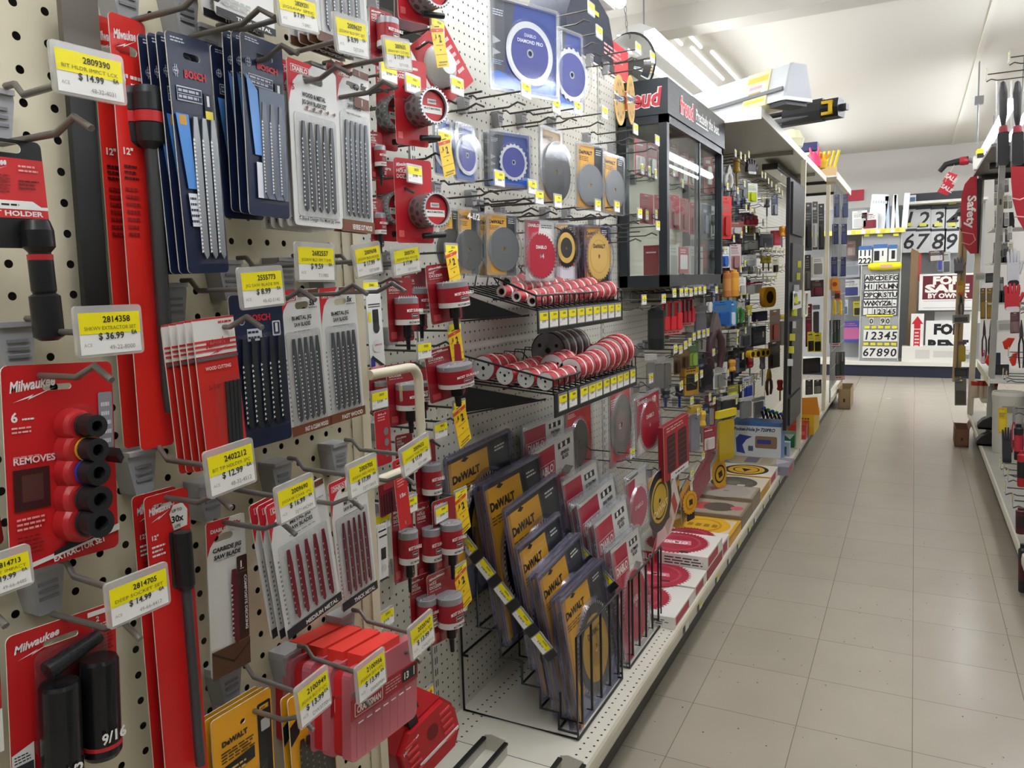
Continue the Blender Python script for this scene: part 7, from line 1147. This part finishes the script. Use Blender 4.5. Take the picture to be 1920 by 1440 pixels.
p = onX(1867, 500, .46); t = thing('panel_post', 'grey post nearer than the flag post on the right run', 'post', loc=(0, 0, 0)); MB().box(.45, .485, p.y-.018, p.y+.018, ZD+.003, 1.98, mat('#a09d94', .45)).build('post', t)
def R(kind, q, X, c, c2, l, cat='hand tool', Y=None): return I(kind, q, X, c, c2, l, cat, 0, Y if Y else abs(X))
for x, l, yy in ((1881, 'left clear pack with a black handled tool and red collar at the upper right', 4.45), (1908, 'right clear pack with a black handled tool and red collar at the upper right', 4.43)):
    M, w, h = quad((x-13, 152), (x+13, 150), (x+13, 312), (x-13, 314), 0, 0, yy); t = thing('bagged_tool', l, 'hand tool', M)
    MB().lathe([(0, .5*h), (.2*w, .48*h), (.34*w, .36*h), (.30*w, .1*h), (.16*w, -.02*h)], '#1b1a1c', 14).build('handle', t); MB().lathe([(.3*w, -.02*h), (.36*w, -.06*h), (.36*w, -.1*h)], '#8f1f2c', 12).build('collar', t); MB().prism(rrect(-.42*w, -.48*h, .42*w, -.09*h, .012), -.012, .012, mat('#19181b', .4)).build('sheath', t); MB().prism(rrect(-.52*w, -.5*h, .52*w, .5*h, .01), -.02, -.018, CLEAR, side=CLEAR).build('bag', t); MB().tube([(-.5*w, -.019, .5*h), (-.5*w, -.019, -.5*h)], .0035, RIM, 5).build('bag_edge', t)
def rpeg(px, Y, label, L=.45, tagc=True, x=None):
    C = onY(*px, Y); Lr = RB-C.x; return hook(label, Vector((RB, C.y, C.z)), Lr, None, (.035, .05), face=-1, fine=False, rad=.003, two=True, col='#4a4844')
for k, (p, Y, l) in enumerate((((1850, 140), 4.6, 'long hook with a white tag, lower one over the black tools at upper right'), ((1893, 108), 4.4, 'long hook with a white tag, upper one over the black tools at upper right'), ((1888, 568), 5.3, 'peg hook with a yellow tag over the gloves, left one'), ((1897, 570), 5.2, 'peg hook with a yellow tag over the gloves, middle one'), ((1914, 576), 5.0, 'peg hook with a yellow tag over the gloves, right one'), ((1882, 700), 5.2, 'peg hook with a yellow tag above the white bin, left one'), ((1888, 705), 5.1, 'peg hook with a yellow tag above the white bin, right one'), ((1902, 765), 4.6, 'peg hook with a big yellow tag above the red handled tools'), ((1877, 868), 4.6, 'lowest row peg hook with a yellow tag, first'), ((1883, 880), 4.4, 'lowest row peg hook with a yellow tag, second'), ((1891, 890), 4.2, 'lowest row peg hook with a pale tag, third'), ((1886, 914), 4.1, 'lowest row peg hook with a pale tag, fourth'), ((1900, 938), 3.9, 'lowest row peg hook with a pale tag, fifth'), ((1892, 660), 5.4, 'peg hook with a yellow tag right of the red cones'))): rpeg(p, Y, l)
R('glove', (1882, 465, 1918, 535), 5.1, '#c8c8cc', '#1c1c1e', 'white and black work glove at the right edge', 'work glove'); R('glove', (1876, 530, 1920, 582), 5.0, '#c02a34', '#d8c8cc', 'red and white work glove under the white and black one', 'work glove')
R('card', (1894, 585, 1912, 625), 5.2, '#6d4a4c', '#8f6f70', 'brown red pack below the red and white glove'); R('box', (1870, 600, 1900, 622), 5.4, '#c4c2ba', '#a09e96', 'pale grey shoe shaped pack below the gloves')
R('pl', (1908, 600, 1922, 690), 4.9, '#2c2428', '#4a4246', 'dark handled tool at the right edge below the gloves')
def cone(q, Y, l, rot):
    x0, y0, x1, y1 = q; M, w, h = quad((x0, y0), (x1, y0), (x1, y1), (x0, y1), 0, 0, Y); t = thing('safety_cone', l, 'cone', M @ Matrix.Rotation(rot, 4, 'Y')); MB().prism([(-.5*w, -.1*h), (-.2*w, .35*h), (.4*w, .5*h), (.5*w, -.4*h), (.1*w, -.5*h)], -.02, .02, mat('#d8341c', .4)).build('cone', t); MB().box(-.1*w, .3*w, .02, .03, -.3*h, .2*h, '#a8281a').build('backing', t)
cone((1846, 662, 1864, 690), 6.3, 'bright red cone shaped item over the white shelf rail, lower left one', 0); cone((1880, 630, 1898, 655), 6.0, 'bright red cone shaped item, topmost of the three', .5); cone((1893, 660, 1906, 686), 5.8, 'bright red cone shaped item beside the yellow tag', .2)
R('card', (1840, 656, 1847, 682), 6.5, '#d8508a', '#e8d8dc', 'pink tag card at the end of the white shelf rail', 'card'); R('box', (1860, 662, 1876, 690), 6.2, '#2c344c', '#3a4258', 'dark blue box among the red cones'); R('box', (1855, 684, 1892, 710), 6.1, '#2c2c2c', '#3c3c3c', 'dark bin under the red cones')
A = onX(1828, 690, .45); t = thing('side_shelf', 'white shelf with a pale price rail under the red cones', 'shelf', loc=(0, 0, 0)); MB().box(.45, RB-.004, 5.75, 6.85, .595, .61, '#d8d5ca').build('shelf_plate', t); MB().box(.445, .45, 5.75, 6.85, .575, .625, '#e2e0d4').build('price_rail', t); b = MB()
for k in range(8): b.box(.4435, .445, 5.8+.13*k, 5.86+.13*k, .58, .62, '#dcdca8')
b.build('shelf_labels', t)
P = onY(1884, 750, 5.6); t = thing('storage_bin', 'tall white bin standing on the right deck', 'bin', Matrix.Translation((P.x+.02, 5.6, ZD+.0005))); MB().lathe([(.075, 0), (.085, .3), (.092, .36), (.088, .38), (.08, .38), (.07, .05)], '#d0ccc0', 20).build('bin', t); MB().box(-.04, .04, -.0885, -.084, .26, .3, '#8f8b82').build('label', t)
for k in range(4): P = onY(1828+10*k, 735, 6.4); t = thing('container', 'red topped container, %s on the low shelf by the flag post' % ORD[k], 'container', Matrix.Translation((P.x+.01, 6.45, .401))); MB().lathe([(.03, 0), (.033, .005), (.033, .09)], '#c8b49a', 12).build('jar', t); MB().lathe([(.035, .09), (.035, .12)], '#b0281e', 12).build('lid', t)
t = thing('side_shelf', 'low shelf of red topped containers by the flag post', 'shelf', loc=(0, 0, 0)); MB().box(.45, RB-.004, 6.3, 6.85, .385, .40, '#cfcabf').build('shelf_plate', t)
for k, (q, Y, l) in enumerate((((1834, 772, 1872, 790), 5.9, 'upper black shoe on the right deck'), ((1832, 792, 1872, 812), 5.8, 'lower black shoe on the right deck'))):
    M, w, h = quad((q[0], q[1]), (q[2], q[1]), (q[2], q[3]), (q[0], q[3]), 0, 0, Y); t = thing('work_shoe', l, 'shoe', Matrix.Translation((M.translation.x, Y, ZD+.001+(.09 if k == 0 else 0)))); MB().prism([(-.5*w, 0), (.5*w, 0), (.5*w, .05), (.1*w, .085), (-.3*w, .06), (-.5*w, .03)], -.05, .05, '#161617', smooth=True).build('upper', t); MB().box(-.5*w, .5*w, -.05, .05, 0, .012, '#2a2a2a').build('sole', t)
R('card', (1872, 764, 1888, 812), 5.3, '#d8b41c', '#e8cc2c', 'yellow pack above the dark grey glove'); R('glove', (1874, 800, 1902, 868), 4.9, '#33353a', '#1f2023', 'dark grey glove low on the right run', 'work glove')
for k, (q, Y, c, c2, l) in enumerate((((1896, 762, 1906, 845), 4.5, '#b0283c', '#8f8f92', 'slim red handled pliers in a clear pack at the lower right'), ((1900, 795, 1920, 862), 4.2, '#1d1b1e', '#b0283c', 'black tool with red rings at the lower right edge'), ((1906, 845, 1926, 912), 4.0, '#a8202c', '#1d1b1e', 'bright red handled tool at the lower right edge'), ((1903, 952, 1926, 1000), 3.75, '#4a1c20', '#2a1c1e', 'dark red handled tool near the deck at the right edge'), ((1908, 1020, 1928, 1110), 3.6, '#1f1b1d', '#4a1c22', 'black sheathed tool lowest at the right edge'))): R('pl' if k == 0 else 'tube', q, Y, c, c2, l)
# end of the right run: boots, brown packs, long handles
t = thing('side_shelf', 'narrow shelf stack of dark footwear behind the safety flag', 'shelf', loc=(0, 0, 0))
for z in (1.08, 1.36, 1.60): MB().box(.47, RB-.004, 6.45, 6.9, z-.012, z, '#d6d2c6').build('shelf_plate', t)
for k, (x, y, z) in enumerate(((1838, 395, 1.60), (1853, 397, 1.60), (1838, 440, 1.36), (1853, 442, 1.36), (1838, 485, 1.08), (1853, 487, 1.08))): P = onY(x, y, 6.6); t = thing('work_boot', 'dark boot, %s of the %s shelf behind the safety flag' % ('left' if k % 2 == 0 else 'right', ('top', 'middle', 'lowest')[k//2]), 'boot', Matrix.Translation((max(P.x, .53)+.05*(k % 2), 6.6, z+.0005))); MB().prism([(-.03, 0), (.03, 0), (.03, .05), (.02, .11), (-.025, .11), (-.03, .05)], -.06, .06, '#2c2a28', smooth=True).build('upper', t); MB().box(-.031, .031, -.062, .062, 0, .012, '#1b1a19').build('sole', t)
for q, c, c2, kd, l in (((1838, 540, 1848, 598), '#7d6230', '#a8863a', 'card', 'left yellow brown pack below the dark boots'), ((1850, 540, 1862, 598), '#8f7030', '#b8923a', 'card', 'right yellow brown pack below the dark boots'), ((1840, 600, 1851, 676), '#3a2630', '#5c4450', 'pl', 'left purple handled pliers low behind the flag post'), ((1852, 600, 1864, 676), '#3f2a36', '#66505c', 'pl', 'right purple handled pliers low behind the flag post'), ((1828, 512, 1848, 526), '#c8c6be', '#a8a69e', 'box', 'pale box above the yellow brown packs'), ((1848, 512, 1864, 530), '#2a2c2a', '#4a4c4a', 'box', 'dark box above the yellow brown packs')): R(kd, q, 6.5, c, c2, l)
for k, (x, z0, z1, c) in enumerate(((1796, .40, 1.75, '#b09a74'), (1804, .35, 1.62, '#a08a64'))):
    P = onY(x, 560, 7.35); t = thing('long_handled_tool', '%s pale wooden long handled tool hanging past the flag post' % ('left', 'right')[k], 'long handled tool', Matrix.Translation((P.x, 7.35, 0))); MB().tube([(0, 0, z0), (.004, 0, z1)], .016, mat(c, .55), 8).build('handle', t); MB().lathe([(.03, z1), (.045, z1+.03), (.02, z1+.07)], '#3c3b38', 10).build('head', t)
for q, c, c2, kd, l in (((1784, 482, 1812, 512), '#77747c', '#3c3640', 'glove', 'grey purple glove among the long handles'), ((1792, 525, 1810, 552), '#c89a2c', '#d8541c', 'glove', 'yellow orange glove among the long handles'), ((1796, 555, 1808, 590), '#3a4a5c', '#2c3848', 'pl', 'blue grey handled tool among the long handles'), ((1786, 590, 1818, 606), '#8f8d86', '#4a4a46', 'box', 'grey moulded tray among the long handles'), ((1796, 640, 1812, 680), '#b8a030', '#5a4a60', 'bag', 'yellow bag low among the long handles'), ((1790, 690, 1814, 706), '#26261f', '#3c3c36', 'box', 'dark hollow round fitting low among the long handles'), ((1790, 710, 1812, 760), '#77756c', '#55534c', 'card', 'grey metal bracket at the foot of the long handles')): R(kd, q, 7.3, c, c2, l)
# on top of the right run
M, w, h = quad((1825, 292), (1850, 292), (1850, 318), (1825, 318), 0, 0, 6.6); t = thing('spray_gun', 'white spray gun with a yellow and black cap on top of the right run', 'spray gun', M); MB().prism(rrect(-.5*w, -.5*h, .5*w, .5*h, .012), -.05, .05, mat('#d8d4c8', .45)).build('body', t); MB().lathe([(.3*w, .5*h), (.32*w, .85*h), (.2*w, 1.0*h)], '#e0d01c', 12).build('cap', t); MB().box(-.25*w, .25*w, -.055, -.05, .3*h, .6*h, '#1d1c1a').build('black_label', t)
R('bag', (1848, 282, 1867, 302), 6.3, '#d8281c', '#e8382c', 'bright red bag on top of the right run'); 
P = onY(1790, 312, 7.0); t = thing('power_tool', 'black tool with a red grip sticking out from the top of the right run', 'power tool', Matrix.Translation(P)); MB().tube([(-.10, 0, -.03), (-.06, 0, .02), (0, 0, .03), (.09, 0, .04)], [.018, .022, .025, .03], '#1c1b1c', 9).build('body', t); MB().lathe([(.03, .03), (.034, .06), (.03, .09)], '#a82030', 10, 'x', (0, 0, .035)).build('grip', t); MB().tube([(.09, 0, .04), (.16, 0, .02)], .02, '#77757a', 8).build('shaft', t)
for k, (q, l) in enumerate((([(1779, 322), (1796, 328), (1783, 346), (1767, 340)], 'upper red tag hanging askew from the black tool'), ([(1770, 340), (1790, 347), (1777, 367), (1757, 360)], 'lower red tag hanging askew from the black tool'))):
    pts = [onY(x, y, 6.95) for x, y in q]; t = thing('hang_tag', l, 'tag', loc=(0, 0, 0)); b = MB(); b.tube([(pts[0].x+.01, 6.95, pts[0].z-.005), (P.x, 6.99, P.z+.02)], .0015, W_, 4) if k == 0 else b.tube([(pts[0].x+.01, 6.947, pts[0].z-.005), (pts[0].x+.02, 6.949, pts[0].z+.04)], .0015, W_, 4); b.prism([(p.x, p.z) for p in pts][::-1], 6.95-.004*k, 6.951-.004*k, '#cc2034'); c = sum(pts, Vector())/4; b.text('SALE', c.x, c.z-.012, .03, 6.9492-.004*k, W_, .03, al='c', rot=-.6); b.build('tag', t)
t = thing('top_tray', 'dark shelf on top of the right run carrying the spray gun', 'shelf', loc=(0, 0, 0)); MB().box(.37, RB, 5.4, 7.0, 2.02, 2.04, '#55524a').build('shelf_plate', t)
for x in (6.2, 6.9): MB().box(.42, RB, x, x+.02, 1.981, 2.02, DARK).build('bracket', t)
# tall wall unit top on the right, behind the hanging packs
P = onY(1833, 250, 7.4); t = thing('hanging_cable', 'thin grey cable dropping from the ceiling box to the spray gun', 'cable', loc=(0, 0, 0)); MB().tube([(P.x, 7.4, 2.30), (P.x-.01, 7.4, ZC)], .006, GREY, 5).build('cable', t); MB().box(P.x-.03, P.x+.03, 7.37, 7.43, 2.62, 2.68, GREY).build('box', t)
t = thing('wire_grid', 'grey wire grid on the end of the left run carrying the navy cards', 'display grid', loc=(0, 0, 0)); b = MB()
for k in range(19): b.tube([(-.632, 7.25+.08*k, .30), (-.632, 7.25+.08*k, 2.08)], .003, GREY, 4)
for k in range(12): b.tube([(-.63, 7.25, .32+.16*k), (-.63, 8.7, .32+.16*k)], .003, GREY, 4)
b.tube([(-.632, 7.3, .30), (-.632, 7.3, ZD+.001)], .006, GREY, 5); b.tube([(-.632, 8.6, .30), (-.632, 8.6, ZD+.001)], .006, GREY, 5); b.build('grid', t)
t = thing('hanger_arm', 'dark arm reaching from the flag post to the long wooden handles', 'bracket', loc=(0, 0, 0)); MB().tube([(.425, 7.032, 1.66), (onY(1804, 560, 7.35).x, 7.372, 1.66), (onY(1796, 560, 7.35).x-.03, 7.372, 1.66)], .006, DARK, 5).build('arm', t)
# carded small tools filling the back wall of the crowded bays
CC = [('#4d4f52', '#8f9092'), ('#6a5a4a', '#3a3028'), ('#8a8c8e', '#4a4c4e'), ('#3a3c40', '#77797c'), ('#a3a19a', '#5d5b56'), ('#5a3a34', '#8f3a30'), ('#2f3338', '#55585c'), ('#77705c', '#b09a3a'), ('#8f3030', '#c8c0b8'), ('#c4c2ba', '#7a7872'), ('#34405c', '#8c94a8'), ('#5c6050', '#9c9e70')]
rr = random.Random(11); protos = []
for k, (c, c2) in enumerate(CC):
    w, h = .084, .17; t = thing('tool_card', '', 'hand tool'); b = MB(); b.prism(rrect(-w/2, -h/2, w/2, h/2, .004), -.002, 0, mat(c)); b.rect(-.02, .045, .02, .06, -.0025, c2); b.build('card', t)
    (MB().prism(rrect(-.018, -.06, .018, .03, .008), -.014, -.003, mat(c2, .35)) if k % 3 else MB().lathe([(0, .04), (.012, .035), (.014, 0), (.008, -.015), (.004, -.02), (.004, -.065)], mat(c2, .35), 9, c=(0, -.014, 0))).build('tool', t); protos.append(t)
RWD = ['top row', 'second row', 'third row', 'fourth row', 'fifth row', 'sixth row', 'seventh row']
CN = {0: 'dark grey', 1: 'brown', 2: 'mid grey', 3: 'charcoal', 4: 'pale grey', 5: 'red brown', 6: 'blackish', 7: 'olive', 8: 'dark red', 9: 'off white', 10: 'slate blue', 11: 'moss green'}
used = set(); y_row = [1.83, 1.62, 1.42, 1.21, 1.0, .80, .58]
for r_ in range(7):
    for c_ in range(15):
        y = 4.02+.088*c_+rr.uniform(-.012, .012); k = rr.randrange(12); M = frame(Vector((-.965+rr.uniform(-.03, .03), y, y_row[r_]+rr.uniform(-.02, .02))), rr.uniform(.1, .6), rr.uniform(-.04, .04))
        l = '%s carded tool, %s from the glass case, %s of the back wall' % (CN[k], ORD[c_], RWD[r_])
        if k in used: dup(protos[k], M, l, 'small carded tools on the crowded back wall')
        else: used.add(k); protos[k].matrix_world = M; protos[k]['label'] = l; protos[k]['group'] = 'small carded tools on the crowded back wall'
for k in range(12):
    if k not in used: bpy.data.objects.remove(protos[k])
rr = random.Random(5); k = 0
for r_ in range(7):
    for c_ in range(4):
        x, y = 1868+9*c_+rr.uniform(-2, 2), 345+31*r_+rr.uniform(-4, 4)
        if x > 1894 and y < 450: continue
        if x > 1878 and y > 470: continue
        col, c2 = rr.choice([('#a3a29c', '#6d6c68'), ('#c8c6be', '#8f8d88'), ('#77756c', '#4a4844'), ('#b8b09a', '#77705c'), ('#5a5855', '#9c9a94')])
        I('card', (x-4, y-13, x+5, y+13), 0, col, c2, 'grey metal fitting card, %s in the %s row between the grey post and the flag' % (ORD[c_], RWD[r_].split()[0]), 'carded fitting', Y=6.0-.12*c_)
# clip-on labels in the price rail of the left run
secs = sorted([o for o in bpy.data.objects if o.name.startswith('shelving_section') and o.get('group') == 'left shelving run'], key=lambda o: o.name)
for k, (x, y) in enumerate(((1285, 1172), (1311, 1126), (1344, 1078), (1366, 1046), (1384, 1018), (1404, 988), (1415, 972), (1432, 946), (1444, 928), (1462, 902), (1474, 884), (1487, 866), (1500, 846), (1516, 823))):
    P = onX(x, y, XL+.003); s = secs[min(6, max(0, int((P.y+.91)/1.22)))]; b = MB(); b.T = frame(Vector((XL+.0032, P.y, .160)))
    b.rect(-.03, -.012, .0, .012, 0, '#2c2a24'); b.rect(.0, -.014, .04, .014, -.0006, '#d8d43a' if k % 3 else '#e8e6da'); b.rect(.0, -.014, .04, -.004, -.0009, '#ecebe2'); b.build('rail_label', s)
